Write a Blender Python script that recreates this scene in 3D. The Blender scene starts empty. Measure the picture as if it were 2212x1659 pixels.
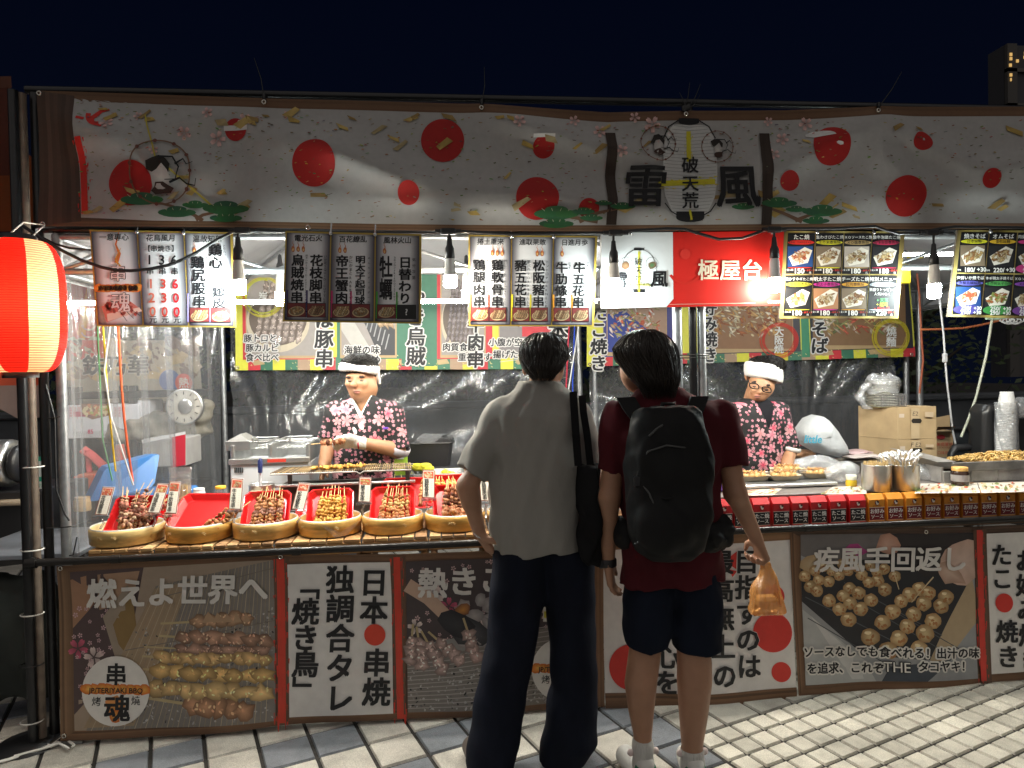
import bpy, bmesh, math, random
import numpy as np
from mathutils import Vector, Matrix, Euler
random.seed(7)
rng = np.random.default_rng(7)
C = bpy.context.scene.collection
R = math.radians
sc = bpy.context.scene

# ------------------------------------------------------------------ camera
W2, H2, FO = 2212.0, 1659.0, 1475.0
PITCH, YAW, ROLL = R(.9166), R(5.679), R(-1.1787)
CAM = np.array([0.0, -3.2623, 1.6347])
_f = np.array([math.sin(YAW)*math.cos(PITCH), math.cos(YAW)*math.cos(PITCH), -math.sin(PITCH)])
_r0 = np.array([math.cos(YAW), -math.sin(YAW), 0.0])
_u0 = np.cross(_r0, _f)
_r = math.cos(ROLL)*_r0 + math.sin(ROLL)*_u0
_u = -math.sin(ROLL)*_r0 + math.cos(ROLL)*_u0
cd = bpy.data.cameras.new('camera'); cam = bpy.data.objects.new('camera', cd); C.objects.link(cam)
cd.sensor_width = 36; cd.lens = FO/W2*36; cd.clip_end = 500; cd.clip_start = .05
cam.matrix_world = Matrix(((_r[0], _u[0], -_f[0], CAM[0]), (_r[1], _u[1], -_f[1], CAM[1]), (_r[2], _u[2], -_f[2], CAM[2]), (0, 0, 0, 1)))
sc.camera = cam

# ------------------------------------------------------------------ world, light, exposure
w = bpy.data.worlds.new('World'); sc.world = w; w.use_nodes = True
nt = w.node_tree; bg = nt.nodes['Background']
tc = nt.nodes.new('ShaderNodeTexCoord'); sx = nt.nodes.new('ShaderNodeSeparateXYZ'); rp = nt.nodes.new('ShaderNodeValToRGB')
nt.links.new(tc.outputs['Generated'], sx.inputs[0]); nt.links.new(sx.outputs['Z'], rp.inputs[0]); nt.links.new(rp.outputs[0], bg.inputs[0])
rp.color_ramp.elements[0].position = .0; rp.color_ramp.elements[0].color = (.0016, .0026, .0068, 1)
rp.color_ramp.elements[1].position = .6; rp.color_ramp.elements[1].color = (.0004, .0011, .0048, 1)
bg.inputs[1].default_value = 1.0
sd = bpy.data.lights.new('sun', 'SUN'); sun = bpy.data.objects.new('sun', sd); C.objects.link(sun)
sd.energy = .58; sd.angle = R(120); sd.color = (1.0, .93, .86)
sun.rotation_euler = (R(52), 0, R(-12))          # the dim glow of the market behind the camera
sc.view_settings.view_transform = 'Standard'; sc.view_settings.look = 'None'
sc.view_settings.exposure = .38; sc.view_settings.gamma = 1
sc.cycles.use_denoising = True
sc.cycles.max_bounces = 7; sc.cycles.transparent_max_bounces = 12
sc.cycles.sample_clamp_indirect = 4; sc.cycles.caustics_reflective = False; sc.cycles.caustics_refractive = False

# ------------------------------------------------------------------ helpers
def ray(px, py): return (px-W2/2)/FO*_r - (py-H2/2)/FO*_u + _f
def at(px, py, Y):
    d = ray(px, py); t = (Y-CAM[1])/d[1]; return CAM+t*d
def atz(px, py, z):
    d = ray(px, py); t = (z-CAM[2])/d[2]; return CAM+t*d
def mpp(px, py, Y):
    return float(np.linalg.norm(at(px+1, py, Y)-at(px, py, Y)))
def s2l(c):
    return tuple(((v/12.92) if v <= .04045 else ((v+.055)/1.055)**2.4) for v in c)
def hx(h, k=1.0):
    h = h.lstrip('#'); return tuple(min(1, x*k) for x in s2l(tuple(int(h[i:i+2], 16)/255 for i in (0, 2, 4))))

_M = {}
def mat(name, col=None, rough=.5, metal=0.0, spec=.5, var=0.0, vs=8.0, bump=0.0, bs=60.0, emit=0.0, trans=0.0, alpha=1.0, stretch=None, sheen=0.0, coat=0.0, stain=0.0, ss=1.5):
    if name in _M: return _M[name]
    m = bpy.data.materials.new(name); _M[name] = m; m.use_nodes = True
    n = m.node_tree.nodes; l = m.node_tree.links; b = n['Principled BSDF']
    b.inputs['Roughness'].default_value = rough; b.inputs['Metallic'].default_value = metal
    b.inputs['Specular IOR Level'].default_value = spec; b.inputs['Sheen Weight'].default_value = sheen; b.inputs['Coat Weight'].default_value = coat
    if col is None:
        a = n.new('ShaderNodeAttribute'); a.attribute_name = 'Col'; src = a.outputs['Color']
    else:
        a = n.new('ShaderNodeRGB'); a.outputs[0].default_value = (*col, 1); src = a.outputs[0]
    vec = None
    if var or bump:
        t = n.new('ShaderNodeTexCoord'); vec = t.outputs['Object']
        if stretch:
            mp = n.new('ShaderNodeMapping'); mp.inputs['Scale'].default_value = stretch; l.new(vec, mp.inputs[0]); vec = mp.outputs[0]
    if var:
        no = n.new('ShaderNodeTexNoise'); no.inputs['Scale'].default_value = vs; no.inputs['Detail'].default_value = 6; l.new(vec, no.inputs['Vector'])
        mr = n.new('ShaderNodeMapRange'); mr.inputs[1].default_value = .25; mr.inputs[2].default_value = .75
        mr.inputs[3].default_value = 1-var; mr.inputs[4].default_value = 1+var; l.new(no.outputs['Fac'], mr.inputs[0])
        mx = n.new('ShaderNodeVectorMath'); mx.operation = 'SCALE'; l.new(src, mx.inputs[0]); l.new(mr.outputs[0], mx.inputs['Scale']); src = mx.outputs[0]
    if stain:
        t2 = n.new('ShaderNodeTexCoord'); no = n.new('ShaderNodeTexNoise'); no.inputs['Scale'].default_value = ss; no.inputs['Detail'].default_value = 9; no.inputs['Roughness'].default_value = .7; l.new(t2.outputs['Object'], no.inputs['Vector'])
        mr = n.new('ShaderNodeMapRange'); mr.inputs[1].default_value = .34; mr.inputs[2].default_value = .58; mr.inputs[3].default_value = 1-stain; mr.inputs[4].default_value = 1.0; l.new(no.outputs['Fac'], mr.inputs[0])
        mx = n.new('ShaderNodeVectorMath'); mx.operation = 'SCALE'; l.new(src, mx.inputs[0]); l.new(mr.outputs[0], mx.inputs['Scale']); src = mx.outputs[0]
    l.new(src, b.inputs['Base Color'])
    if bump:
        nb = n.new('ShaderNodeTexNoise'); nb.inputs['Scale'].default_value = bs; nb.inputs['Detail'].default_value = 4; l.new(vec, nb.inputs['Vector'])
        bp = n.new('ShaderNodeBump'); bp.inputs['Strength'].default_value = bump; bp.inputs['Distance'].default_value = .01
        l.new(nb.outputs['Fac'], bp.inputs['Height']); l.new(bp.outputs[0], b.inputs['Normal'])
    if emit:
        l.new(src, b.inputs['Emission Color']); b.inputs['Emission Strength'].default_value = emit
    if trans:
        tr = n.new('ShaderNodeBsdfTranslucent'); l.new(src, tr.inputs[0]); ms = n.new('ShaderNodeMixShader'); ms.inputs[0].default_value = trans
        l.new(b.outputs[0], ms.inputs[1]); l.new(tr.outputs[0], ms.inputs[2]); l.new(ms.outputs[0], n['Material Output'].inputs[0])
    if alpha < 1: b.inputs['Alpha'].default_value = alpha
    return m

def plastic(name, tint=(1, 1, 1), amount=.10, bump=.6, bs=14, rough=.06, stretch=None, milky=.04, mcol=(.8, .82, .85)):
    """clear wrinkled film: mostly see-through with glossy creases"""
    if name in _M: return _M[name]
    m = bpy.data.materials.new(name); _M[name] = m; m.use_nodes = True
    n = m.node_tree.nodes; l = m.node_tree.links; out = n['Material Output']; n.remove(n['Principled BSDF'])
    tr = n.new('ShaderNodeBsdfTransparent'); tr.inputs[0].default_value = (*tint, 1)
    gl = n.new('ShaderNodeBsdfGlossy'); gl.inputs['Roughness'].default_value = rough
    df = n.new('ShaderNodeBsdfDiffuse'); df.inputs[0].default_value = (*mcol, 1)
    t = n.new('ShaderNodeTexCoord'); mp = n.new('ShaderNodeMapping'); l.new(t.outputs['Object'], mp.inputs[0])
    if stretch: mp.inputs['Scale'].default_value = stretch
    no = n.new('ShaderNodeTexNoise'); no.inputs['Scale'].default_value = bs; no.inputs['Detail'].default_value = 3; no.inputs['Distortion'].default_value = .6; l.new(mp.outputs[0], no.inputs['Vector'])
    bp = n.new('ShaderNodeBump'); bp.inputs['Strength'].default_value = bump; bp.inputs['Distance'].default_value = .03; l.new(no.outputs['Fac'], bp.inputs['Height'])
    l.new(bp.outputs[0], gl.inputs['Normal'])
    lw = n.new('ShaderNodeLayerWeight'); lw.inputs['Blend'].default_value = .25; l.new(bp.outputs[0], lw.inputs['Normal'])
    mr = n.new('ShaderNodeMapRange'); mr.inputs[3].default_value = amount; mr.inputs[4].default_value = min(1, amount*4.5); l.new(lw.outputs['Fresnel'], mr.inputs[0])
    m1 = n.new('ShaderNodeMixShader'); m1.inputs[0].default_value = milky; l.new(tr.outputs[0], m1.inputs[1]); l.new(df.outputs[0], m1.inputs[2])
    m2 = n.new('ShaderNodeMixShader'); l.new(mr.outputs[0], m2.inputs[0]); l.new(m1.outputs[0], m2.inputs[1]); l.new(gl.outputs[0], m2.inputs[2])
    l.new(m2.outputs[0], out.inputs[0]); return m

def tag(o, label=None, cat=None, group=None, kind=None):
    if label: o['label'] = label
    if cat: o['category'] = cat
    if group: o['group'] = group
    if kind: o['kind'] = kind
    return o
def thing(name, loc, label, cat, group=None, rz=0.0):
    o = bpy.data.objects.new(name, None); C.objects.link(o); o.location = loc; o.rotation_euler = (0, 0, rz); o.empty_display_size = .05
    return tag(o, label, cat, group)
def dup(root, loc=None, rot=None, label=None, group=None):
    r = root.copy(); C.objects.link(r)
    if loc is not None: r.location = loc
    if rot is not None: r.rotation_euler = rot
    if label: r['label'] = label
    if group: r['group'] = group
    for ch in list(root.children):
        c = ch.copy(); C.objects.link(c); c.parent = r
        for g in list(ch.children):
            d = g.copy(); C.objects.link(d); d.parent = c
    return r

class MB:
    def __init__(s): s.v = []; s.f = []; s.c = []; s.m = []; s.s = []
    def add(s, vs, fs, col=(.5, .5, .5), mi=0, smooth=False):
        o = len(s.v); s.v += [tuple(map(float, p)) for p in vs]
        percol = isinstance(col, list)
        for f in fs:
            s.f.append(tuple(i+o for i in f)); s.c.append([col[i] for i in f] if percol else col); s.m.append(mi); s.s.append(smooth)
        return s
    def box(s, c, d, col=(.5, .5, .5), mi=0, rz=0.0, bev=.0, M=None):
        hx_, hy, hz = d[0]/2, d[1]/2, d[2]/2
        b = min(bev, hx_*.9, hy*.9, hz*.9)
        pts = []; 
        if b <= 0:
            pts = [(x*hx_, y*hy, z*hz) for x in (-1, 1) for y in (-1, 1) for z in (-1, 1)]
            fs = [(0, 1, 3, 2), (4, 6, 7, 5), (0, 4, 5, 1), (2, 3, 7, 6), (0, 2, 6, 4), (1, 5, 7, 3)]
        else:
            rings = []
            for z, ins in ((-hz, b), (-hz+b, 0), (hz-b, 0), (hz, b)):
                X, Y = hx_-ins, hy-ins; k = b if ins == 0 else b*.3
                rings.append([(X-k, Y, z), (X, Y-k, z), (X, -Y+k, z), (X-k, -Y, z), (-X+k, -Y, z), (-X, -Y+k, z), (-X, Y-k, z), (-X+k, Y, z)])
            pts = [p for r_ in rings for p in r_]; fs = [tuple(range(8)), tuple(range(31, 23, -1))]
            for i in range(3):
                for j in range(8): fs.append((i*8+j, (i+1)*8+j, (i+1)*8+(j+1) % 8, i*8+(j+1) % 8))
        if M is None: M = Matrix.Rotation(rz, 3, 'Z')
        return s.add([Vector(c)+M @ Vector(p) for p in pts], fs, col, mi)
    def tube(s, pts, r, col=(.5, .5, .5), n=8, mi=0, cap=True, flat=1.0):
        pts = [Vector(p) for p in pts]; k = len(pts); rs = r if isinstance(r, (list, tuple)) else [r]*k
        vs = []; fs = []; up = None
        for i, p in enumerate(pts):
            d = (pts[min(i+1, k-1)]-pts[max(i-1, 0)])
            if d.length < 1e-9: d = Vector((0, 0, 1))
            d.normalize()
            if up is None: up = d.orthogonal().normalized()
            up = (up-d*up.dot(d))
            up = up.normalized() if up.length > 1e-6 else d.orthogonal().normalized()
            b = d.cross(up)
            for j in range(n):
                a = 2*math.pi*j/n; vs.append(p+(up*math.cos(a)+b*math.sin(a)*flat)*rs[i])
        for i in range(k-1):
            for j in range(n): fs.append((i*n+j, i*n+(j+1) % n, (i+1)*n+(j+1) % n, (i+1)*n+j))
        s.add(vs, fs, col, mi, True)
        if cap: s.add(vs[:n], [tuple(range(n-1, -1, -1))], col, mi); s.add(vs[-n:], [tuple(range(n))], col, mi)
        return s
    def lathe(s, c, prof, col=(.5, .5, .5), n=20, mi=0, smooth=True, sx=1.0, sy=1.0, M=None):
        vs = []; fs = []
        for r_, z in prof:
            for j in range(n):
                a = 2*math.pi*j/n; vs.append(Vector((r_*math.cos(a)*sx, r_*math.sin(a)*sy, z)))
        if M is not None: vs = [M @ p for p in vs]
        vs = [Vector(c)+p for p in vs]
        for i in range(len(prof)-1):
            for j in range(n): fs.append((i*n+j, i*n+(j+1) % n, (i+1)*n+(j+1) % n, (i+1)*n+j))
        return s.add(vs, fs, col if not isinstance(col, list) else [col[i//n] for i in range(len(vs))], mi, smooth)
    def disc(s, c, r_, col, n=20, mi=0, M=None, z=0.0):
        vs = [Vector((r_*math.cos(2*math.pi*j/n), r_*math.sin(2*math.pi*j/n), z)) for j in range(n)]
        if M is not None: vs = [M @ p for p in vs]
        return s.add([Vector(c)+p for p in vs], [tuple(range(n))], col, mi)
    def ball(s, c, rad, col, nu=8, nv=6, jit=0.0, mi=0, M=None):
        if not isinstance(rad, (tuple, list)): rad = (rad,)*3
        vs = []; fs = []; cols = []
        for i in range(nv+1):
            th = math.pi*i/nv
            for j in range(nu):
                a = 2*math.pi*j/nu; k = 1+random.uniform(-jit, jit)
                p = Vector((rad[0]*math.sin(th)*math.cos(a)*k, rad[1]*math.sin(th)*math.sin(a)*k, rad[2]*math.cos(th)*k))
                if M is not None: p = M @ p
                vs.append(Vector(c)+p)
        for i in range(nv):
            for j in range(nu): fs.append((i*nu+j, (i+1)*nu+j, (i+1)*nu+(j+1) % nu, i*nu+(j+1) % nu))
        return s.add(vs, fs, col, mi, True)
    def quad(s, a, b, c, d, col, mi=0): return s.add([a, b, c, d], [(0, 1, 2, 3)], col, mi)
    def grid(s, fn, nu, nv, col, mi=0, smooth=True):
        vs = [fn(i/nu, j/nv) for j in range(nv+1) for i in range(nu+1)]; n1 = nu+1
        fs = [(j*n1+i, j*n1+i+1, (j+1)*n1+i+1, (j+1)*n1+i) for j in range(nv) for i in range(nu)]
        return s.add(vs, fs, col, mi, smooth)
    def build(s, name, mats, parent=None, label=None, cat=None, group=None, kind=None, local=False, post=None):
        if not isinstance(mats, (list, tuple)): mats = [mats]
        me = bpy.data.meshes.new(name); org = Vector((0, 0, 0)); vs = s.v
        if parent is None and not local and len(vs):
            a = np.array(vs); org = Vector(((a[:, 0].min()+a[:, 0].max())/2, (a[:, 1].min()+a[:, 1].max())/2, a[:, 2].min()))
            vs = (a-np.array(org)).tolist()
        me.from_pydata(vs, [], s.f)
        for m in mats: me.materials.append(m)
        me.polygons.foreach_set('material_index', s.m); me.polygons.foreach_set('use_smooth', s.s)
        at_ = me.color_attributes.new('Col', 'FLOAT_COLOR', 'CORNER'); cols = []
        for f, c in zip(s.f, s.c):
            if isinstance(c, list):
                for q in c: cols += (q[0], q[1], q[2], 1.0)
            else: cols += [c[0], c[1], c[2], 1.0]*len(f)
        at_.data.foreach_set('color', cols)
        if post: post(me, org)
        me.update()
        o = bpy.data.objects.new(name, me); C.objects.link(o); o.location = org
        if parent is not None:
            o.parent = parent
            if not local and parent.type == 'EMPTY': o.matrix_parent_inverse = Matrix.Translation(-Vector(parent.location))
        return tag(o, label, cat, group, kind)

# ---- lettering: outlines of the built-in font as flat faces
_G = {}
def glyph(t, bold):
    k = (t, bold)
    if k in _G: return _G[k]
    cu = bpy.data.curves.new('lettering', 'FONT'); cu.body = t; cu.size = 1; cu.offset = bold; cu.resolution_u = 2; cu.fill_mode = 'FRONT'
    ob = bpy.data.objects.new('lettering', cu); C.objects.link(ob)
    dg = bpy.context.evaluated_depsgraph_get(); ev = ob.evaluated_get(dg); me = ev.to_mesh()
    vs = np.array([v.co[:2] for v in me.vertices]).reshape(-1, 2); fs = [tuple(p.vertices) for p in me.polygons]
    ev.to_mesh_clear(); bpy.data.objects.remove(ob); bpy.data.curves.remove(cu)
    _G[k] = (vs, fs); return _G[k]

class Sheet(MB):
    """a flat printed thing: points given as picture coordinates on the plane y=Y, each layer a little proud of the last"""
    def __init__(s, Y, step=.0011): super().__init__(); s.Y = Y; s.step = step
    def p(s, x, y, L=0):
        q = at(x, y, s.Y); return (q[0], q[1]-L*s.step, q[2])
    def poly(s, pts, col, L=1, mi=0):
        return s.add([s.p(x, y, L) for x, y in pts], [tuple(range(len(pts)))], col, mi)
    def rect(s, x0, y0, x1, y1, col, L=1, mi=0): return s.poly([(x0, y0), (x1, y0), (x1, y1), (x0, y1)], col, L, mi)
    def disc(s, x, y, r, col, L=1, n=28, ry=None, rot=0.0, mi=0):
        ry = ry or r; ca, sa = math.cos(rot), math.sin(rot); P = []
        for j in range(n):
            a = 2*math.pi*j/n; u, v = r*math.cos(a), ry*math.sin(a); P.append((x+u*ca-v*sa, y+u*sa+v*ca))
        return s.poly(P, col, L, mi)
    def ring(s, x, y, r0, r1, col, L=1, n=32, a0=0.0, a1=6.2832, k=1.0, mi=0):
        for j in range(n):
            A = a0+(a1-a0)*j/n; B = a0+(a1-a0)*(j+1)/n
            s.poly([(x+r0*math.cos(A), y+r0*k*math.sin(A)), (x+r1*math.cos(A), y+r1*k*math.sin(A)), (x+r1*math.cos(B), y+r1*k*math.sin(B)), (x+r0*math.cos(B), y+r0*k*math.sin(B))], col, L, mi)
        return s
    def stroke(s, pts, w, col, L=1, w1=None, mi=0):
        w1 = w if w1 is None else w1; k = len(pts); A = []; B = []
        for i in range(k):
            x, y = pts[i]; dx = pts[min(i+1, k-1)][0]-pts[max(i-1, 0)][0]; dy = pts[min(i+1, k-1)][1]-pts[max(i-1, 0)][1]
            d = math.hypot(dx, dy) or 1; ww = (w+(w1-w)*i/max(1, k-1))/2; A.append((x-dy/d*ww, y+dx/d*ww)); B.append((x+dy/d*ww, y-dx/d*ww))
        for i in range(k-1): s.poly([A[i], A[i+1], B[i+1], B[i]], col, L, mi)
        return s
    def blob(s, x, y, r, ry, col, edge=None, L=1, rot=0.0, n=9, jit=.25, mi=0):
        edge = edge or col; ca, sa = math.cos(rot), math.sin(rot); P = [s.p(x, y, L)]; cols = [col]
        for j in range(n):
            a = 2*math.pi*j/n; k = 1+random.uniform(-jit, jit); u, v = r*k*math.cos(a), ry*k*math.sin(a)
            P.append(s.p(x+u*ca-v*sa, y+u*sa+v*ca, L)); q = random.uniform(.8, 1.15); cols.append(tuple(c*q for c in edge))
        return s.add(P, [(0, j+1, (j+1) % n+1) for j in range(n)], cols, mi)
    def text(s, t, x, y, size, col, L=2, vert=False, bold=.012, pitch=1.0, outline=None, ow=.05, slant=0.0, sx=1.0, jit=0.0, mi=0):
        """x, y: centre of the line or column; size: the em in picture units"""
        if outline is not None:
            for j in range(15):
                a = j*.6283; e = ow if j < 10 else ow*.5; s.text(t, x+math.cos(a)*e*size, y+math.sin(a)*e*size, size, outline, L-.9+j*.02, vert, 0, pitch, None, 0, slant, sx, 0, mi)
        if bold > .015 and size > 10:
            d = min(bold, .06)*size*.55
            for j, (a, b) in enumerate(((-1, -.8), (1, -.8), (1, .8), (-1, .8))): s.text(t, x+a*d*sx, y+b*d, size, col, L+j*.03, vert, .0, pitch, None, 0, slant, sx, jit, mi)
            return s
        bold = min(bold, .005)
        cjk = any(ord(c) > 0x2000 for c in t)
        if vert or cjk:
            k = len(t)
            for i, ch in enumerate(t):
                if ch == ' ': continue
                o = (i-(k-1)/2)*size*pitch
                gx, gy = (x, y+o) if vert else (x+o*sx, y)
                vs, fs = glyph(ch, bold)
                if not len(vs): continue
                if ord(ch) > 0x2000: ctr = np.array([.5, .36])*1.0
                else: ctr = np.array([(vs[:, 0].min()+vs[:, 0].max())/2, .36])
                if vert and ch in 'ー「」～（）(': 
                    if ch == 'ー': vs = np.stack([.5-(vs[:, 1]-.36), .36-(vs[:, 0]-.5)], 1); 
                    else: vs = np.stack([.5+(vs[:, 1]-.36), .36-(vs[:, 0]-.5)], 1)
                q = (vs-ctr)*size; r_ = random.uniform(-jit, jit)
                s.add([s.p(gx+(a+slant*b)*sx*math.cos(r_)+b*math.sin(r_), gy-b+a*math.sin(r_), L) for a, b in q], fs, col, mi)
        else:
            vs, fs = glyph(t, bold)
            if not len(vs): return s
            ctr = np.array([(vs[:, 0].min()+vs[:, 0].max())/2, .36]); q = (vs-ctr)*size
            s.add([s.p(x+(a+slant*b)*sx, y-b, L) for a, b in q], fs, col, mi)
        return s

# ---- signed distance bodies: one continuous skin from many limbs
class Body:
    def __init__(s, k=.02): s.ops = []; s.k = k
    def cap(s, a, b, r1, r2=None, k=None):
        a = np.array(a, float); b = np.array(b, float); r2 = r1 if r2 is None else r2; ba = b-a; bb = max(float(ba @ ba), 1e-9)
        def f(P):
            t = np.clip(((P-a) @ ba)/bb, 0, 1); return np.linalg.norm(P-a-t[:, None]*ba, axis=1)-(r1+(r2-r1)*t)
        s.ops.append(('u', f, s.k if k is None else k)); return s
    def chain(s, pts, rs, k=None):
        for i in range(len(pts)-1): s.cap(pts[i], pts[i+1], rs[i], rs[i+1], k)
        return s
    def ell(s, c, r, Rm=None, k=None, op='u'):
        c = np.array(c, float); r = np.array(r, float); M = None if Rm is None else np.array(Rm)
        def f(P):
            q = P-c
            if M is not None: q = q @ M
            k0 = np.linalg.norm(q/r, axis=1); k1 = np.linalg.norm(q/(r*r), axis=1); return k0*(k0-1)/np.maximum(k1, 1e-9)
        s.ops.append((op, f, s.k if k is None else k)); return s
    def loft(s, rings, n=2.3, k=None, op='u'):
        """rings: (z, cx, cy, rx, ry) from low to high"""
        A = np.array(sorted(rings), float); z0, z1 = A[0, 0], A[-1, 0]
        def f(P):
            z = P[:, 2]; g = [np.interp(z, A[:, 0], A[:, i]) for i in range(1, 5)]
            q = ((np.abs(P[:, 0]-g[0])/g[2])**n+(np.abs(P[:, 1]-g[1])/g[3])**n)**(1/n)
            return np.maximum((q-1)*np.minimum(g[2], g[3]), np.maximum(z0-z, z-z1))
        s.ops.append((op, f, s.k if k is None else k)); return s
    def cut(s, f): s.ops.append(('i', f, 0)); return s
    def warp(s, f): s.ops.append(('w', f, 0)); return s
    def ev(s, P):
        d = np.full(len(P), 9.0)
        for op, f, k in s.ops:
            if op == 'w': d = d+f(P); continue
            e = f(P)
            if op == 'u':
                if k > 0:
                    h = np.clip(.5+.5*(d-e)/k, 0, 1); d = d+(e-d)*h-k*h*(1-h)
                else: d = np.minimum(d, e)
            elif op == 'i': d = np.maximum(d, e)
            elif op == 's':
                if k > 0:
                    h = np.clip(.5-.5*(d+e)/k, 0, 1); d = d+(-e-d)*h+k*h*(1-h)
                else: d = np.maximum(d, -e)
        return d
    def mesh(s, lo, hi, h=.007):
        lo = np.array(lo, float); n = np.ceil((np.array(hi)-lo)/h).astype(int); B = 6; nb = np.ceil(n/B).astype(int); N = nb*B+1
        cc = np.stack(np.meshgrid(*[np.arange(q) for q in nb], indexing='ij'), -1).reshape(-1, 3)
        dc = s.ev(lo+(cc+.5)*B*h); near = np.abs(dc) < B*h*1.35+.02
        D = np.full(N, 1.0); 
        for c_, v in zip(cc[~near], dc[~near]):
            if v < 0: D[c_[0]*B:c_[0]*B+B, c_[1]*B:c_[1]*B+B, c_[2]*B:c_[2]*B+B] = -1.0
        off = np.stack(np.meshgrid(*[np.arange(B+1)]*3, indexing='ij'), -1).reshape(-1, 3)
        idx = (cc[near][:, None, :]*B+off[None]).reshape(-1, 3); flat = np.unique(np.ravel_multi_index(idx.T, N)); idx = np.stack(np.unravel_index(flat, N), -1)
        val = np.concatenate([s.ev(lo+q*h) for q in np.array_split(idx, max(1, len(idx)//200000))]); D.reshape(-1)[flat] = val
        S = D < 0; nc = N-1
        acc = np.zeros((*nc, 3)); cnt = np.zeros(nc)
        corners = [np.array(c) for c in np.ndindex(2, 2, 2)]
        sl = lambda c: tuple(slice(c[i], c[i]+nc[i]) for i in range(3))
        for ax in range(3):
            for c in corners:
                if c[ax]: continue
                c2 = c.copy(); c2[ax] = 1; d0 = D[sl(c)]; d1 = D[sl(c2)]; x = (d0 < 0) != (d1 < 0)
                t = np.where(x, d0/np.where(x, d0-d1, 1), 0)
                for i in range(3): acc[..., i] += np.where(x, c[i]+(t if i == ax else 0), 0)
                cnt += x
        act = cnt > 0; vid = np.full(nc, -1); vid[act] = np.arange(act.sum())
        pos = lo+(np.argwhere(act)+acc[act]/cnt[act][:, None])*h
        faces = []
        for ax in range(3):
            a1, a2 = (ax+1) % 3, (ax+2) % 3
            s0 = [slice(None)]*3; s1 = [slice(None)]*3; s0[ax] = slice(0, -1); s1[ax] = slice(1, None)
            x = S[tuple(s0)] != S[tuple(s1)]; e = np.argwhere(x)
            ok = (e[:, a1] > 0) & (e[:, a2] > 0) & (e[:, a1] < nc[a1]) & (e[:, a2] < nc[a2]); e = e[ok]
            if not len(e): continue
            def g(o1, o2):
                q = e.copy(); q[:, a1] -= o1; q[:, a2] -= o2; return vid[q[:, 0], q[:, 1], q[:, 2]]
            F = np.stack([g(1, 1), g(0, 1), g(0, 0), g(1, 0)], 1); inside = S[tuple(s0)][tuple(e.T)]
            F[~inside] = F[~inside][:, ::-1]; faces.append(F[(F >= 0).all(1)])
        return pos, np.concatenate(faces)
    def build(s, name, m, lo, hi, h=.007, parent=None, smooth_it=2, **kw):
        P, F = s.mesh(lo, hi, h)
        mb = MB(); mb.v = P.tolist(); mb.f = [tuple(q) for q in F.tolist()]; mb.c = [(.5, .5, .5)]*len(F); mb.m = [0]*len(F); mb.s = [True]*len(F)
        return mb.build(name, m, parent, **kw)
# ================================================================== SETTING
tile_m = mat('paving_tile', None, rough=.42, var=.45, vs=330, bump=.25, bs=220, stain=.45, ss=3.2)
grout_m = mat('grout', (.03, .027, .024), rough=.95, var=.4, vs=40, bump=.4, bs=90)
g = MB()
g.add([(-40, -30, -.010), (45, -30, -.010), (45, 90, -.010), (-40, 90, -.010)], [(0, 1, 2, 3)], (.06, .055, .05))
g.build('ground', grout_m, kind='structure')
E1 = np.array([math.cos(R(21)), math.sin(R(21))]); E2 = np.array([math.sin(R(21)), -math.cos(R(21))]); GO = np.array([1.26, -.264])
P0 = float((atz(1531, 1614, 0)[:2]-GO) @ E1)
def tile(m, p, q, s, gap, col, h=.0):
    bv = .004
    def w_(a, b, z): k = GO+E1*a+E2*b; return (k[0], k[1], z)
    a0, a1, b0, b1 = p+gap/2, p+s-gap/2, q+gap/2, q+s-gap/2
    vs = [w_(a0, b0, -.0095), w_(a1, b0, -.0095), w_(a1, b1, -.0095), w_(a0, b1, -.0095), w_(a0+bv, b0+bv, h), w_(a1-bv, b0+bv, h), w_(a1-bv, b1-bv, h), w_(a0+bv, b1-bv, h)]
    m.add(vs, [(7, 6, 5, 4), (0, 1, 5, 4), (1, 2, 6, 5), (2, 3, 7, 6), (3, 0, 4, 7)], col)
big = MB(); small = MB(); tr = random.Random(3)
for i in range(-40, 30):
    for j in range(-40, 40):
        s = .215; p, q = i*s, j*s; c = GO+E1*(p+s/2)+E2*(q+s/2)
        if not (-4.6 < c[0] < 6 and -4.5 < c[1] < 3.2): continue
        if q > -.01 and p+s > P0+.02 and p > P0-.2: continue
        k = tr.random(); v = tr.uniform(.85, 1.1)
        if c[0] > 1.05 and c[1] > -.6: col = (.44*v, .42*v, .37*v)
        elif (i+2*j) % 5 < 3 if k < .85 else k < .95: col = (.64*v, .60*v, .53*v)
        else: col = (.22*v, .235*v, .26*v)
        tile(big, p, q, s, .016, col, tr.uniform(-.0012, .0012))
s = .1075
for j in range(0, 44):
    sh = tr.choice((0, .02, .05)); i = 0; p = P0
    while p < 5.2:
        q = j*s; c = GO+E1*(p+s/2)+E2*(q+s/2); wdt = s
        if -4.5 < c[1] and c[0] < 6:
            v = tr.uniform(.82, 1.12); tile(small, p, q, s, .013, (.66*v, .62*v, .53*v), tr.uniform(-.0012, .0012))
        p += s
big.build('large_tile_paving', tile_m, kind='structure'); small.build('small_tile_paving', tile_m, kind='structure')

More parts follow.
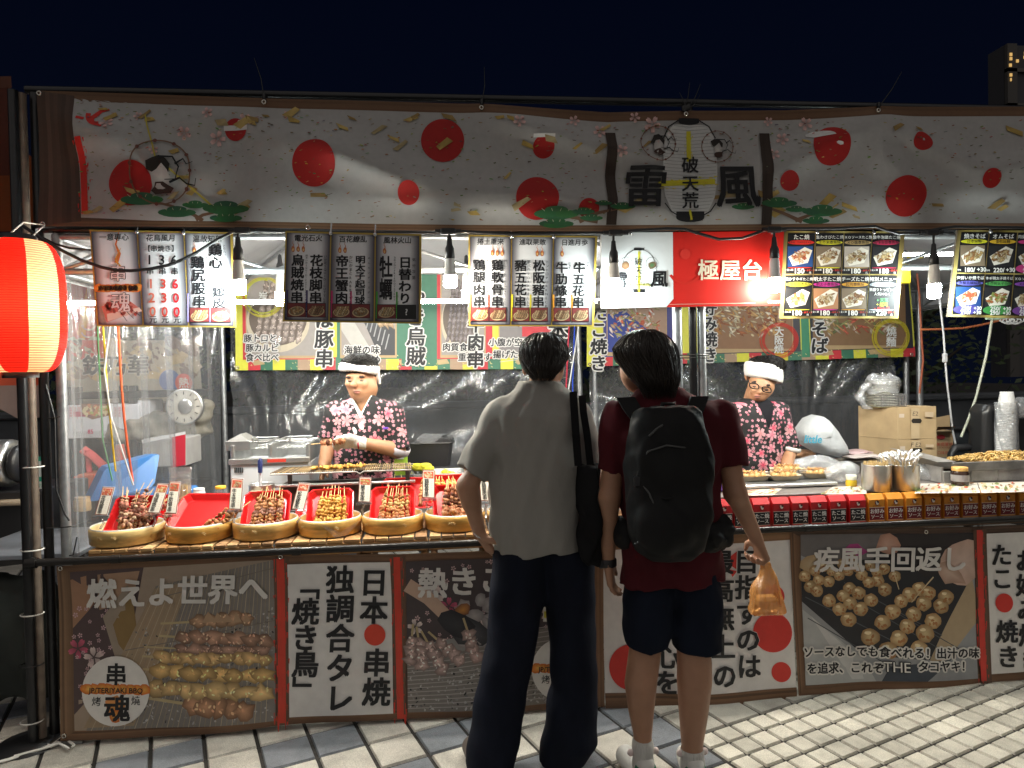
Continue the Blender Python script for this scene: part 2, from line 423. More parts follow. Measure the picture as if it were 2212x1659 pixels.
# ---- far background: low wall, dark trees, tower with lit windows
conc = mat('concrete', (.065, .07, .078), rough=.9, var=.35, vs=3, bump=.3, bs=30)
for i, (x0, x1, zt, y) in enumerate(((-9, 1.6, 1.22, 5.2), (1.6, 14, 1.16, 5.3))):
    b = MB(); b.box(((x0+x1)/2, y, zt/2), (x1-x0, .25, zt), bev=.02); b.box(((x0+x1)/2, y-.02, zt+.04), (x1-x0, .36, .08), bev=.02)
    b.build('concrete_wall', conc, label=('low grey concrete wall behind the skewer stall', 'low grey concrete wall behind the octopus ball stall')[i], cat='wall')
leaf_m = mat('leaf', None, rough=.6); bark_m = mat('bark', (.05, .04, .03), rough=.9, var=.4, vs=12)
def tree(x, y, h, rad, lab, n=1500):
    t = thing('tree', (x, y, 0), lab, 'tree', 'dark trees behind the stalls')
    b = MB(); b.tube([(x, y, 0), (x+.1, y, h*.4), (x-.1, y+.1, h*.8)], [.16, .12, .05], n=7)
    for k in range(5):
        a = k*1.3; b.tube([(x+.05, y, h*(.35+.07*k)), (x+rad*.6*math.cos(a), y+rad*.6*math.sin(a), h*(.55+.08*k))], [.06, .02], n=5)
    b.build('trunk', bark_m, t)
    L = MB(); cl = [(x+random.uniform(-rad, rad)*.8, y+random.uniform(-rad, rad)*.6, h*random.uniform(.28, 1.0), random.uniform(.3, .6)*rad) for _ in range(16)]
    for _ in range(n):
        cx, cy, cz, r_ = random.choice(cl); d = Vector((random.gauss(0, 1), random.gauss(0, 1), random.gauss(0, 1))).normalized()*r_*random.uniform(.6, 1)
        c = Vector((cx, cy, cz))+d; s_ = random.uniform(.05, .1)
        u = Vector((random.gauss(0, 1), random.gauss(0, 1), random.gauss(0, 1))).normalized(); v = u.orthogonal().normalized()
        k = random.uniform(.5, 1.3); L.add([c-u*s_, c+v*s_*.5, c+u*s_, c-v*s_*.5], [(0, 1, 2, 3)], (.05*k, .075*k, .03*k))
    L.build('crown', leaf_m, t)
for i, (x, y, h, r_) in enumerate(((-5.5, 8.5, 3.1, 1.7), (-2.6, 8.2, 3.0, 1.6), (.2, 8.8, 3.1, 1.7), (3.2, 8.0, 3.2, 1.7), (6.0, 7.6, 3.5, 1.8), (8.6, 8.6, 3.6, 1.8))):
    tree(x, y, h, r_, ('dark tree behind the left neighbour stall', 'dark tree behind the storage shelf', 'dark tree behind the skewer cook', 'dark tree behind the octopus ball cook', 'dark tree behind the cardboard boxes', 'dark tree behind the cup stack at the right edge')[i])
bt = at(2190, 160, 70); tw = thing('tower_block', (bt[0]+6, 70, 0), 'dark tall building with a few lit windows at the top right', 'building')
b = MB(); x0 = at(2170, 160, 70)[0]; zt = at(2190, 98, 70)[2]
b.box((x0+8, 71.2, zt/2), (16, 2.4, zt), (.05, .05, .055))
for k in range(5): b.box((x0+8, 69.8, zt-3-4*k), (16, .5, .4), (.09, .085, .075))
b.box((x0+.6, 69.8, zt/2), (1.2, .5, zt), (.07, .065, .06))
b.build('wall', mat('tower_wall', None, rough=.9), tw)
lit = mat('lit_window', (1, .62, .2), emit=.4, rough=.5); rr = random.Random(2)
for (wx, wy, a) in ((2176, 122, 1), (2176, 131, 1), (2175, 145, 1), (2176, 166, 1), (2176, 176, .5), (2190, 136, 1), (2206, 128, 1), (2206, 119, .5)):
    q = at(wx, wy, 69.9); b = MB(); b.box((q[0], 69.4, q[2]), (.28*a, .1, .34)); b.build('window', lit, tw)

# ================================================================== TENTS
steel_b = mat('black_steel', (.012, .012, .013), rough=.32, metal=.3, spec=.6, var=.3, vs=20)
galv = mat('galvanised_steel', (.36, .37, .38), rough=.38, metal=.75, var=.25, vs=30, bump=.05, bs=120)
brown_p = mat('brown_pipe', (.17, .13, .10), rough=.5, metal=.2, var=.3, vs=20)
fabric_g = mat('tent_fabric', (.33, .33, .34), rough=.9, var=.12, vs=5, bump=.2, bs=9)
tie_w = mat('white_tie', (.75, .73, .68), rough=.5); tie_b = mat('black_rubber', (.010, .010, .011), rough=.45)
def px_x(px, py, Y): return float(at(px, py, Y)[0])
TX0, TXM, TX2 = px_x(120, 900, .06), px_x(1465, 830, .06), px_x(1986, 760, 2.5)
TB = 2.5
def tent(x0, x1, lab, legs, roofcol):
    t = thing('market_tent', ((x0+x1)/2, 1.2, 0), lab, 'tent', 'market stall tents')
    for (x, y, r_, m_) in legs:
        b = MB(); b.tube([(x, y, .012), (x, y, 2.31)], r_, n=12); b.box((x, y, .008), (.17, .17, .012)); b.build('leg', m_, t)
    b = MB()
    for a, c in (((x0, .06), (x1, .06)), ((x0, TB), (x1, TB)), ((x0, .06), (x0, TB)), ((x1, .06), (x1, TB))):
        for z in (2.30, 2.14): b.tube([(*a, z), (*c, z)], .016, n=8)
        k = 6
        for i in range(k):
            pa = (a[0]+(c[0]-a[0])*i/k, a[1]+(c[1]-a[1])*i/k); pb = (a[0]+(c[0]-a[0])*(i+1)/k, a[1]+(c[1]-a[1])*(i+1)/k)
            b.tube([(*pa, 2.30 if i % 2 else 2.14), (*pb, 2.14 if i % 2 else 2.30)], .009, n=6)
    xm = (x0+x1)/2; ym = (.06+TB)/2
    for (x, y) in ((x0, .06), (x1, .06), (x0, TB), (x1, TB)): b.tube([(x, y, 2.31), (xm, ym, 3.02)], .014, n=7)
    b.build('truss', galv, t)
    b = MB(); cs = [(x0-.06, .02, 2.33), (x1+.03, .02, 2.33), (x1+.03, TB+.06, 2.33), (x0-.06, TB+.06, 2.33), (xm, ym, 3.08)]
    b.add(cs, [(0, 1, 4), (1, 2, 4), (2, 3, 4), (3, 0, 4)])
    lo = [(c[0], c[1], 2.12) for c in cs[:4]]; b.add(cs[:4]+lo, [(1, 2, 6, 5), (2, 3, 7, 6), (3, 0, 4, 7)])
    b.build('canopy', fabric_g, t)
    return t
tent(TX0+.02, TXM-.02, 'grey canopy tent on galvanised legs over the skewer cook', ((TX0+.03, .06, .022, galv), (TXM, .06, .024, galv), (px_x(483, 850, TB), TB, .024, galv), (px_x(1252, 850, TB), TB, .026, galv)), 0)
tent(TXM+.13, TX2, 'grey canopy tent on galvanised legs over the octopus ball cook', ((px_x(1517, 830, .06), .06, .021, galv), (px_x(1987, 850, TB), TB, .028, galv), (px_x(1958, 850, TB+.2), TB+.2, .026, galv), (px_x(1285, 850, TB+.15), TB+.15, .022, galv)), 0)

# banner frame: black pipes carrying the banners, with the long front rail
fr = thing('banner_frame', (px_x(95, 900, 0), 0, 0), 'black steel pipe frame with a long front rail carrying the banners', 'frame')
for px, py, r_ in ((97, 900, .021), (1498, 830, .019)):
    x = px_x(px, py, .06); b = MB(); b.tube([(x, .06, .01), (x, .06, 2.95)], r_, n=12); b.lathe((x, .06, .0), [(.0, .02), (.09, .018), (.1, .006), (.1, .0)]); b.build('post', steel_b, fr)
b = MB(); RZ = at(700, 1184, 0)[2]
b.tube([(px_x(60, 1212, -.03), -.03, RZ), (px_x(1000, 1170, -.03), -.03, RZ), (4.6, -.03, RZ)], .0165, n=12)
for px in (250, 640, 1745): b.tube([(px_x(px, 1160, -.03)-.02, -.03, RZ), (px_x(px, 1160, -.03)+.02, -.03, RZ)], .0195, n=12)
b.tube([(px_x(62, 1212, -.03)-.01, -.03, RZ), (px_x(62, 1212, -.03)+.035, -.03, RZ)], .024, n=12); b.build('rail', mat('rail_steel', (.02, .018, .017), rough=.28, metal=.5, var=.3, vs=14), fr)
for z in (2.965, 2.335):
    b = MB(); b.tube([(px_x(60, 300, .06), .06, z), (4.6, .06, z)], .019, n=10); b.build('beam', steel_b, fr)

# neighbour stall to the left: its poles, cloth and machine
nb = thing('neighbour_tent', (px_x(62, 900, -.02), 0, 0), 'neighbouring tent frame with paired poles and orange brown valance', 'tent')
for px, m_, r_, yy in ((50, steel_b, .021, -.02), (68, brown_p, .021, .015)):
    x = px_x(px, 900, yy); b = MB(); b.tube([(x, yy, .01), (x, yy, 2.93)], r_, n=12); b.build('leg', m_, nb)
b = MB(); x = px_x(60, 1600, 0); b.lathe((x, 0, 0), [(.0, .03), (.05, .028), (.12, .016), (.13, 0)], n=24); b.build('foot', tie_b, nb)
for zz in (1010, 1190, 1330, 1440, 1563):
    q = at(62, zz, -.03); b = MB(); b.lathe((q[0], -.005, q[2]), [(.046, -.003), (.05, 0), (.046, .003)], n=16, sy=.8); b.build('cable_tie', tie_w if zz != 1440 else tie_b, nb)
S = Sheet(.14); S.poly([(-160, 160), (22, 172), (36, 500), (-160, 505)], hx('#4a1c0c')); S.poly([(-160, 385), (60, 378), (64, 500), (-160, 500)], hx('#7a3a0a'), 2); S.poly([(-160, 170), (25, 165), (26, 190), (-160, 195)], hx('#5a3324'), 3)
S.poly([(58, 330), (76, 345), (80, 500), (60, 500)], hx('#7a3a10'), 2)
S.build('valance', mat('cloth_print', None, rough=.85, trans=.25, var=.05, vs=30), nb)

# ================================================================== PRINT HELPERS
cloth_m = mat('banner_cloth', None, rough=.62, spec=.35, trans=.22, var=.05, vs=40, bump=.12, bs=7)
vinyl_m = mat('vinyl_print', None, rough=.5, spec=.4, trans=.06, var=.06, vs=25)
board_m = mat('board_print', None, rough=.45, spec=.3, var=.03, vs=25)
WHITE, INK, RED = (.78, .77, .75), (.012, .012, .014), (.62, .028, .02)
GOLD = [(.42, .29, .08), (.5, .36, .12), (.3, .2, .07), (.38, .3, .16)]
def wood(S, pts0, pts1, L=1, n=6, base=(.14, .075, .04)):
    """wood-grain print between two polylines of equal length"""
    k = len(pts0)
    for i in range(k-1):
        for j in range(n):
            t0, t1 = j/n, (j+1)/n; rj = random.Random(j*7+n); v = rj.uniform(.55, 1.5)
            f = lambda a, b, t: (a[0]+(b[0]-a[0])*t, a[1]+(b[1]-a[1])*t)
            S.poly([f(pts0[i], pts1[i], t0), f(pts0[i+1], pts1[i+1], t0), f(pts0[i+1], pts1[i+1], t1), f(pts0[i], pts1[i], t1)], tuple(c*v for c in base), L)
def fleck(S, x, y, L=2, big=False):
    w_ = random.uniform(9, 22) if big else random.uniform(2.0, 4.5); h_ = w_*random.uniform(.25, .5) if big else random.uniform(.6, 1.5); a = random.uniform(-.35, .35) if not big else random.choice((-.4, .1, .5, 2.6))
    c = random.choice(GOLD); c = c if big else tuple(v*random.choice((1, .6, .35)) for v in c); ca, sa = math.cos(a), math.sin(a)
    P = [(-w_, -h_*random.uniform(-.2, 1)), (w_*random.uniform(.2, 1), -h_), (w_, h_*random.uniform(-.2, 1)), (-w_*random.uniform(.2, 1), h_)]
    P = [(x+u*ca-v*sa, y+u*sa+v*ca) for u, v in P]
    S.add([S.p(u, v, L) for u, v in P], [(0, 1, 2, 3)], [tuple(q*k for q in c) for k in (.7, 1.3, .8, 1.2)])
def sakura(S, x, y, r, col, L=2, rot=0.0, n=5, core=None):
    for k in range(n):
        a = rot+k*6.2832/n; P = []
        for (d, s_) in ((.1, 0), (.45, -.24), (.8, -.26), (1, -.12), (.88, 0), (1, .12), (.8, .26), (.45, .24)):
            P.append((x+r*(d*math.cos(a)-s_*math.sin(a)), y+r*(d*math.sin(a)+s_*math.cos(a))))
        S.add([S.p(u, v, L) for u, v in P], [tuple(range(8))], [tuple(min(1, q*kk) for q in col) for kk in (.55, .8, 1, 1.25, 1.1, 1.25, 1, .8)])
    if core: S.disc(x, y, r*.12, core, L+.5, 8)
def pine(S, x, y, w_, L=3):
    g_ = (.03, .12, .045)
    for dx, dy, k in ((-.28, .05, .5), (.25, .06, .55), (0, -.08, .5), (-.02, .12, .75)): S.disc(x+dx*w_, y+dy*w_*.7, w_*k*.62, tuple(v*random.uniform(.8, 1.2) for v in g_), L+random.random()*.2, 12, ry=w_*.085*1.2)
    for k in range(4): S.stroke([(x+w_*(k-1.5)*.2, y-w_*.03), (x+w_*(k-1.5)*.26, y-w_*.1)], .9, (.55, .5, .35), L+.5)
def brush(S, x0, y0, x1, y1, w_, col, L=3, n=60, seed=1):
    """ragged dry-brush bar from (x0,y0) to (x1,y1)"""
    rr = random.Random(seed); d = math.hypot(x1-x0, y1-y0); ux, uy = (x1-x0)/d, (y1-y0)/d
    S.stroke([(x0, y0), (x1, y1)], w_*.55, col, L)
    for k in range(n):
        t = rr.random(); o = rr.uniform(-.55, .55)*w_; l_ = rr.uniform(.01, .07)*d; ww = rr.uniform(.04, .16)*w_
        a = (x0+ux*d*t-uy*o, y0+uy*d*t+ux*o); S.stroke([a, (a[0]+ux*l_, a[1]+uy*l_)], ww, tuple(v*rr.uniform(.85, 1.1) for v in col), L+.2, ww*.3)
def bend(fn, step=.06):
    def post(me, org=None):
        bm = bmesh.new(); bm.from_mesh(me); xs = [v.co.x for v in bm.verts]; zs = [v.co.z for v in bm.verts]
        for ax, lo_, hi_ in ((0, min(xs), max(xs)), (2, min(zs), max(zs))):
            k = lo_+step
            while k < hi_:
                n_ = Vector((1, 0, 0)) if ax == 0 else Vector((0, 0, 1))
                bmesh.ops.bisect_plane(bm, geom=bm.verts[:]+bm.edges[:]+bm.faces[:], dist=1e-6, plane_co=n_*k, plane_no=n_); k += step
        for v in bm.verts: v.co.y += fn(v.co.x, v.co.z)
        for f_ in bm.faces: f_.smooth = True
        bm.to_mesh(me); bm.free()
    return post
def seg_d(x, z, pl):
    best = 9
    for (a, b) in zip(pl[:-1], pl[1:]):
        dx, dz = b[0]-a[0], b[1]-a[1]; t = max(0, min(1, ((x-a[0])*dx+(z-a[1])*dz)/(dx*dx+dz*dz))); best = min(best, math.hypot(x-a[0]-t*dx, z-a[1]-t*dz))
    return best
grom_m = mat('brass_eyelet', (.55, .52, .46), rough=.25, metal=.9)
def eyelet(x, y, Y, parent, r=.011):
    q = at(x, y, Y); b = MB(); M = Matrix.Rotation(R(90), 3, 'X'); b.lathe((q[0], q[1], q[2]), [(r, -.002), (r*1.05, .001), (r*.6, .003), (r*.55, -.002)], n=14, M=M); return b.build('eyelet', grom_m, parent)

# ================================================================== TOP BANNER
BY = -.012
S = Sheet(BY, .0026)
topE = [(80, 196), (330, 204), (570, 213), (820, 219), (1040, 226), (1180, 235), (1315, 243), (1482, 240), (1700, 238), (1898, 231), (2060, 231), (2330, 231)]
botE = [(83, 489), (330, 490), (570, 492), (820, 497), (1040, 499), (1180, 500), (1315, 500), (1482, 499), (1700, 497), (1898, 495), (2060, 495), (2330, 495)]
for i in range(len(topE)-1): S.poly([topE[i], topE[i+1], botE[i+1], botE[i]], (.12, .07, .045), 0)
wt = [(x, y+21) for x, y in topE]; wb = [(x, y-13) for x, y in botE]
wood(S, topE, wt, 1, 5); wood(S, wb, botE, 1, 4, (.2, .11, .06))
wood(S, [(80, 196), (83, 489)], [(162, 208), (176, 478)], 1.3, 9, (.085, .05, .036))
wt[0] = (161, 214); wb[0] = (175, 470)
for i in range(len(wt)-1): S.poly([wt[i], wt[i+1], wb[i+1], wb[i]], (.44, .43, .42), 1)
brush(S, 176, 300, 184, 462, 26, RED, 2, 40, 3); brush(S, 172, 258, 190, 262, 10, RED, 2, 10, 4)
discs = [(284, 397, 48), (680.8, 357.5, 48), (956, 305, 46.5), (883.5, 421.5, 23), (1172.8, 321, 23), (1159, 430, 46), (1270, 453, 22), (1790.8, 318.3, 41), (1703, 392, 21.5), (1980.5, 310, 21), (1951, 426, 43), (2131, 388.7, 20.5), (510, 281, 24), (2290, 320, 36)]
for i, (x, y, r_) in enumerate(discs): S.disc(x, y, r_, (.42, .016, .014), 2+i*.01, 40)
S.rect(484, 272, 536, 283, (.74, .73, .71), 2.6); S.rect(1150, 296, 1196, 303, (.74, .73, .71), 2.6)
S.blob(1770, 292, 30, 7, (.74, .73, .71), L=2.7, rot=-.1); S.blob(1806, 313, 8, 4, (.74, .73, .71), L=2.7)
S.ring(222, 250, 20, 30, RED, 2, 12, 1.5, 3.2); S.stroke([(205, 262), (212, 274), (232, 281)], 13, RED, 2.1, 4); S.stroke([(238, 238), (222, 242), (206, 262)], 4, RED, 2.1, 12)
rs = random.Random(11); st = random.getstate(); random.seed(11)
for k in range(900):
    x = random.uniform(170, 2215); i = next(j for j in range(len(wt)-1) if wt[j+1][0] >= x); t = (x-wt[i][0])/(wt[i+1][0]-wt[i][0])
    y0 = wt[i][1]+(wt[i+1][1]-wt[i][1])*t+4; y1 = wb[i][1]+(wb[i+1][1]-wb[i][1])*t-4
    y = random.uniform(y0, y1); big_ = k % 13 == 0
    if big_: y = random.choice((random.uniform(y0+2, y0+40), random.uniform(y1-60, y1-6), y))
    fleck(S, x, min(max(y, y0+6), y1-6), 3+random.random()*.4, big_)
for (x, y, r_) in ((530, 262, 16), (470, 300, 18), (400, 290, 15), (240, 272, 14), (300, 252, 10), (450, 245, 12), (1120, 268, 14), (1295, 285, 15), (1240, 262, 12), (1340, 330, 14), (1408, 270, 18), (1690, 300, 14), (1740, 268, 15), (1668, 335, 13), (1660, 262, 10), (620, 250, 9), (340, 330, 10), (1370, 255, 12)): sakura(S, x, y, r_, (.7, .45, .42), 2.5, random.uniform(0, 1))
random.setstate(st)
for x, y, w_ in ((310, 430, 80), (490, 449, 85), (385, 458, 70), (425, 443, 48), (490, 470, 60), (1200, 461, 82), (1258, 458, 42), (1300, 441, 32), (1342, 447, 46), (1201, 482, 64), (1276, 471, 42), (1602, 447, 42), (1717, 452, 40), (1773, 455, 74), (1680, 438, 66), (1760, 476, 50)): pine(S, x, y, w_, 4.2)
for pl in (((320, 434), (370, 446), (420, 465), (440, 478)), ((500, 452), (440, 466), (425, 476)), ((1180, 478), (1230, 470), (1290, 480)), ((1340, 452), (1290, 462), (1250, 480)), ((1640, 445), (1690, 462), (1730, 480)), ((1790, 458), (1745, 466), (1715, 478))): S.stroke(pl, 4, (.16, .085, .05), 3.9, 9)
for x0, x1 in ((1306, 1329), (1640, 1662)):
    xx = [(x0, 288), (x0+2, 320), (x0+1, 380), (x0+4, 430), (x0+2, 487)]; wood(S, xx, [(x+22, y) for x, y in xx], 4, 5, (.035, .022, .016))
# lantern print in the middle, with its brush lettering
prof = [(-.62, -1), (-.86, -.82), (-1, -.4), (-1, .2), (-.9, .6), (-.6, 1), (.6, 1), (.9, .6), (1, .2), (1, -.4), (.86, -.82), (.62, -1)]
S.poly([(1489+u*58, 369+v*98) for u, v in prof], (.62, .62, .61), 4)
for k in range(26):
    y = 275+k*7.4; v = (y-369)/98; hw = 58*(1-.38*max(0, abs(v)-.4)/.6*1.0) if abs(v) < 1 else 30; S.stroke([(1489-hw+2, y-2), (1489, y+1.5), (1489+hw-2, y-2)], .9, (.3, .3, .3), 4.3)
S.disc(1486, 265, 23, INK, 4.6, 20, ry=7); S.rect(1464, 258, 1508, 266, INK, 4.7); S.disc(1489, 472, 30, INK, 4.6, 20, ry=9); S.rect(1459, 458, 1519, 473, INK, 4.65); S.stroke([(1464, 262), (1443, 275), (1432, 300)], 2.5, INK, 4.7); S.stroke([(1508, 262), (1530, 275), (1544, 300)], 2.5, INK, 4.7); S.stroke([(1434, 440), (1448, 458), (1462, 466)], 2.5, INK, 4.7); S.stroke([(1544, 440), (1532, 458), (1518, 466)], 2.5, INK, 4.7)
YEL = (.62, .55, .03)
brush(S, 1486, 285, 1487, 350, 17, YEL, 4.9, 26, 5); brush(S, 1422, 397, 1542, 394, 22, YEL, 4.9, 50, 6); brush(S, 1488, 455, 1492, 476, 8, YEL, 5, 14, 7)
for t, y in (('破', 358), ('天', 398), ('荒', 435)): S.text(t, 1489, y, 37, INK, 6, bold=.03)
S.text('雷', 1393, 405, 98, INK, 6, bold=.03, slant=.10); S.text('風', 1590, 405, 98, INK, 6, bold=.036, slant=-.05)
# plain ribbon swirls where the print carries its figures
def swirl(x, y, k, L=5.2):
    S.ring(x, y, 66*k, 69*k, (.17, .09, .05), L, 40)
    for j in range(11): S.disc(x+67.5*k*math.cos(j*.571), y+67.5*k*math.sin(j*.571), 4.2*k, (.15, .05, .035), L+.3, 10)
    S.blob(x-2*k, y-14*k, 26*k, 22*k, (.022, .017, .014), L=L+.4); S.blob(x+3*k, y+14*k, 20*k, 28*k, (.6, .58, .55), (.45, .42, .4), L+.6); S.blob(x+2*k, y+34*k, 22*k, 13*k, (.05, .025, .018), L=L+.7)
    for q in (((0, -30), (30, -30), (44, -8), (34, 16), (10, 16)), ((20, 22), (44, 14), (58, 26), (76, 30), (80, 16)), ((36, -14), (52, -26), (60, -14), (72, -20))): S.stroke([(x+a*k, y+b_*k) for a, b_ in q], 5*k, INK, L+.8, 1.5*k)
swirl(352, 376, 1.0); swirl(1420, 312, .56); swirl(1548, 318, .5)
S.stroke([(316, 250), (345, 345), (470, 455)], 3, (.5, .42, .06), 3.6, 4)
folds = [[(1048, 232), (1150, 280), (1260, 320), (1400, 345)], [(560, 218), (420, 260), (250, 300), (165, 310)], [(160, 250), (300, 330), (440, 380)], [(720, 330), (850, 380), (1000, 425), (1200, 440), (1400, 470)], [(1895, 240), (1800, 300), (1660, 370)], [(1902, 240), (1980, 320), (2100, 370), (2250, 360)], [(880, 400), (700, 330), (560, 290)], [(1480, 250), (1440, 256), (1340, 262)], [(1905, 250), (1890, 330), (1960, 400), (2200, 420)]]
FW = [[(float(at(x, y, 0)[0]), float(at(x, y, 0)[2])) for x, y in pl] for pl in folds]; FA = [.044, .026, .040, .044, .034, .038, .026, .014, .020]; FWd = [.07, .065, .075, .09, .07, .07, .075, .05, .075]
def top_fold(x, z):
    y = .006*math.sin(x*7+z*3)+.010*math.sin(x*2.3-z*5)
    for pl, a, w_ in zip(FW, FA, FWd): d = seg_d(x, z, pl); y -= a*math.exp(-(d/w_)**2)
    return y*max(.12, min(1, (z-2.34)/.14, (2.94-z)/.16))
tb = thing('top_banner', (0, BY, 2.3), 'long white valance banner with red discs, gold flecks and lantern print above the stalls', 'banner')
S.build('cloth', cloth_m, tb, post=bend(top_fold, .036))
for x, y in ((84, 201), (570, 220), (1040, 232), (1482, 246), (1898, 238), (92, 484), (665, 491)): eyelet(x, y, BY-.03, tb)
for i, (x, y, tx, ty) in enumerate(((571, 214, 549, 125), (1041, 226, 1046, 145), (1898, 232, 1948, 155), (1476, 240, 1490, 178), (1484, 238, 1513, 182), (1480, 240, 1468, 200), (1488, 236, 1512, 205))):
    a, b_ = at(x, y, -.03), at(tx, ty, .02); b = MB(); m_ = tuple((a+b_)/2+np.array([.008, 0, 0])); b.tube([a, m_, b_], [.003, .0025, .0012], n=5); b.lathe((a[0], -.03, a[2]+.012), [(.008, -.012), (.010, 0), (.008, .012)], n=10)
    b.build('cable_tie', tie_b, label='thin zip tie tail ' + ('above the left part of the top banner', 'above the middle of the top banner', 'leaning right above the right part of the top banner', 'pointing up above the lantern print', 'leaning right above the lantern print', 'short and leaning left above the lantern print', 'short and leaning right above the lantern print')[i], cat='cable tie')
# ================================================================== FRONT BANNERS
FY = -.008
def foodstick(S, x0, y0, x1, y1, w_, col, L, lumps=7, stick=0, sc_=(.45, .36, .2)):
    """printed skewer: lumps of meat along a line"""
    d = math.hypot(x1-x0, y1-y0); ux, uy = (x1-x0)/d, (y1-y0)/d; a = math.atan2(uy, ux)
    if stick: S.stroke([(x0-ux*stick, y0-uy*stick), (x0+ux*4, y0+uy*4)], max(1.2, w_*.16), sc_, L)
    for k in range(lumps):
        t = (k+.5)/lumps; x, y = x0+(x1-x0)*t, y0+(y1-y0)*t
        v = random.uniform(.75, 1.2); S.blob(x, y, d/lumps*.8, w_*.5, tuple(c*v*1.15 for c in col), tuple(c*v*.4 for c in col), L+.1+random.random()*.3, a, 11, .34)
        for _ in range(5): 
            q = random.uniform(.5, 1.7); S.blob(x+random.uniform(-.4, .4)*d/lumps, y+random.uniform(-.3, .3)*w_, w_*.11, w_*.06, tuple(min(.8, c*q*1.3) for c in col), L=L+.5, rot=random.random()*3, n=6)
def logo(S, x, y, r, L, circle=True):
    if circle: S.disc(x, y, r, (.74, .72, .68), L, 40)
    for k in range(9): S.blob(x+(k-4)*r*.21, y-r*.05, r*.2, r*.16, (.75, .42, .08), (.62, .14, .02), L+.3, n=10, jit=.15)
    S.blob(x-r*.8, y-r*.06, r*.13, r*.12, (.8, .5, .12), (.7, .2, .03), L+.4); S.blob(x, y+r*.72, r*.16, r*.2, (.75, .42, .08), (.62, .14, .02), L+.3); S.blob(x, y+r*.42, r*.3, r*.34, (.75, .35, .08), (.72, .3, .1), L+.2)
    S.text('串', x, y-r*.47, r*.66, INK, L+1, bold=.05); S.text('魂', x+r*.06, y+r*.5, r*.8, INK, L+1, bold=.045)
    S.text('JP/TERIYAKI BBQ', x, y-r*.02, r*.215, INK, L+1.2, bold=.02); S.text('烤', x-r*.56, y+r*.3, r*.28, INK, L+1); S.text('燒', x+r*.6, y+r*.27, r*.28, INK, L+1)
def lerp(a, b, t): return a+(b-a)*t
def quadmap(q):
    (a, b, c, d) = q
    return lambda s, t: (lerp(lerp(a[0], b[0], s), lerp(d[0], c[0], s), t), lerp(lerp(a[1], b[1], s), lerp(d[1], c[1], s), t))
def qfill(S, q, col, L, ns=6):
    f = quadmap(q)
    for i in range(ns): S.poly([f(i/ns, 0), f((i+1)/ns, 0), f((i+1)/ns, 1), f(i/ns, 1)], col, L)
def frame_band(S, q, k, L):
    """wood print round a quad, k wide"""
    (a, b, c, d) = q
    ins = [(a[0]+k, a[1]+k*.75), (b[0]-k, b[1]+k*.75), (c[0]-k, c[1]-k*.75), (d[0]+k, d[1]-k*.75)]
    for i in range(4): wood(S, [q[i], q[(i+1) % 4]], [ins[i], ins[(i+1) % 4]], L, 5)
    return ins
def charcoal_grill(S, q, L, lines=26, slope=.0, coal=.5):
    f = quadmap(q); qfill(S, q, (.22, .20, .18), L)
    for _ in range(620):
        s_, t_ = random.uniform(.01, .99), random.uniform(.02, .98)
        if (s_, t_) and t_ < .30-.0*s_: continue
        x, y = f(s_, t_); v = random.choice((.03, .16, .28, .42, .5)); S.blob(x, y, random.uniform(1.5, 4.5), random.uniform(1, 2.6), (v, v*.97, v*.95), L=L+.3+random.random()*.2, n=6, rot=random.random()*3)
st = random.getstate(); random.seed(21)
# ---- banner A: the skewer stall
S = Sheet(FY, .0018)
A0 = [(125, 1222), (420, 1207), (606, 1199), (860, 1197), (1100, 1187), (1303, 1176)]
A1 = [(135, 1597), (420, 1578), (612, 1561), (860, 1549), (1100, 1533), (1303, 1520)]
for i in range(5): S.poly([A0[i], A0[i+1], A1[i+1], A1[i]], (.12, .07, .045), 0)
wood(S, A0, [(x, y+15) for x, y in A0], 1, 5); wood(S, [(x, y-22) for x, y in A1], A1, 1, 6); wood(S, [A0[0], A1[0]], [(153, 1234), (166, 1575)], 1.2, 6, (.17, .1, .055))
ph = [(153, 1235), (592, 1208), (598, 1551), (166, 1574)]; f = quadmap(ph); qfill(S, ph, (.36, .28, .21), 1.5, 8)
S.poly([f(0, 0), f(.36, 0), f(.27, .55), f(0, .9)], (.09, .06, .06), 1.7)             # apron in the corner of the picture
S.poly([f(.1, .03), f(.34, .02), f(.3, .2), f(.12, .26)], (.40, .25, .16), 1.75); S.poly([f(.0, .05), f(.12, .02), f(.12, .2), f(0, .36)], (.36, .2, .12), 1.8)
for _ in range(46):
    s_, t_ = random.random()**.8*.26, random.uniform(.22, .84); x, y = f(s_, t_); big_ = random.random() < .3
    sakura(S, x, y, random.uniform(16, 25) if big_ else random.uniform(4, 6), random.choice(((.62, .5, .47), (.5, .1, .16), (.6, .42, .4))) if big_ else (.6, .4, .42), 2+random.random()*.3, random.random()*6)
S.poly([f(.15, .3), f(.28, .1), f(.32, .5), f(.22, .62)], (.32, .26, .2), 2.4); S.poly([f(.2, .35), f(.30, .15), f(.33, .5), f(.25, .6)], (.25, .16, .06), 2.45)
gq = [f(.42, .12), f(1, 0), f(1, 1), f(.06, 1)]; charcoal_grill(S, gq, 2.6); gf = quadmap(gq)
S.poly([gf(0, .02), gf(.3, .02), gf(.25, .98), gf(-.02, .98)], (.34, .25, .16), 3.0)
for k in range(34): S.stroke([gf(k/34, .0), gf(k/34*.98+.0, 1)], 1.4, (.46, .38, .27) if k % 2 else (.30, .24, .17), 3.2)
for k in range(3): S.stroke([gf(0, k*.35+.1), gf(1, k*.33+.05)], 2, (.2, .17, .14), 3.3)
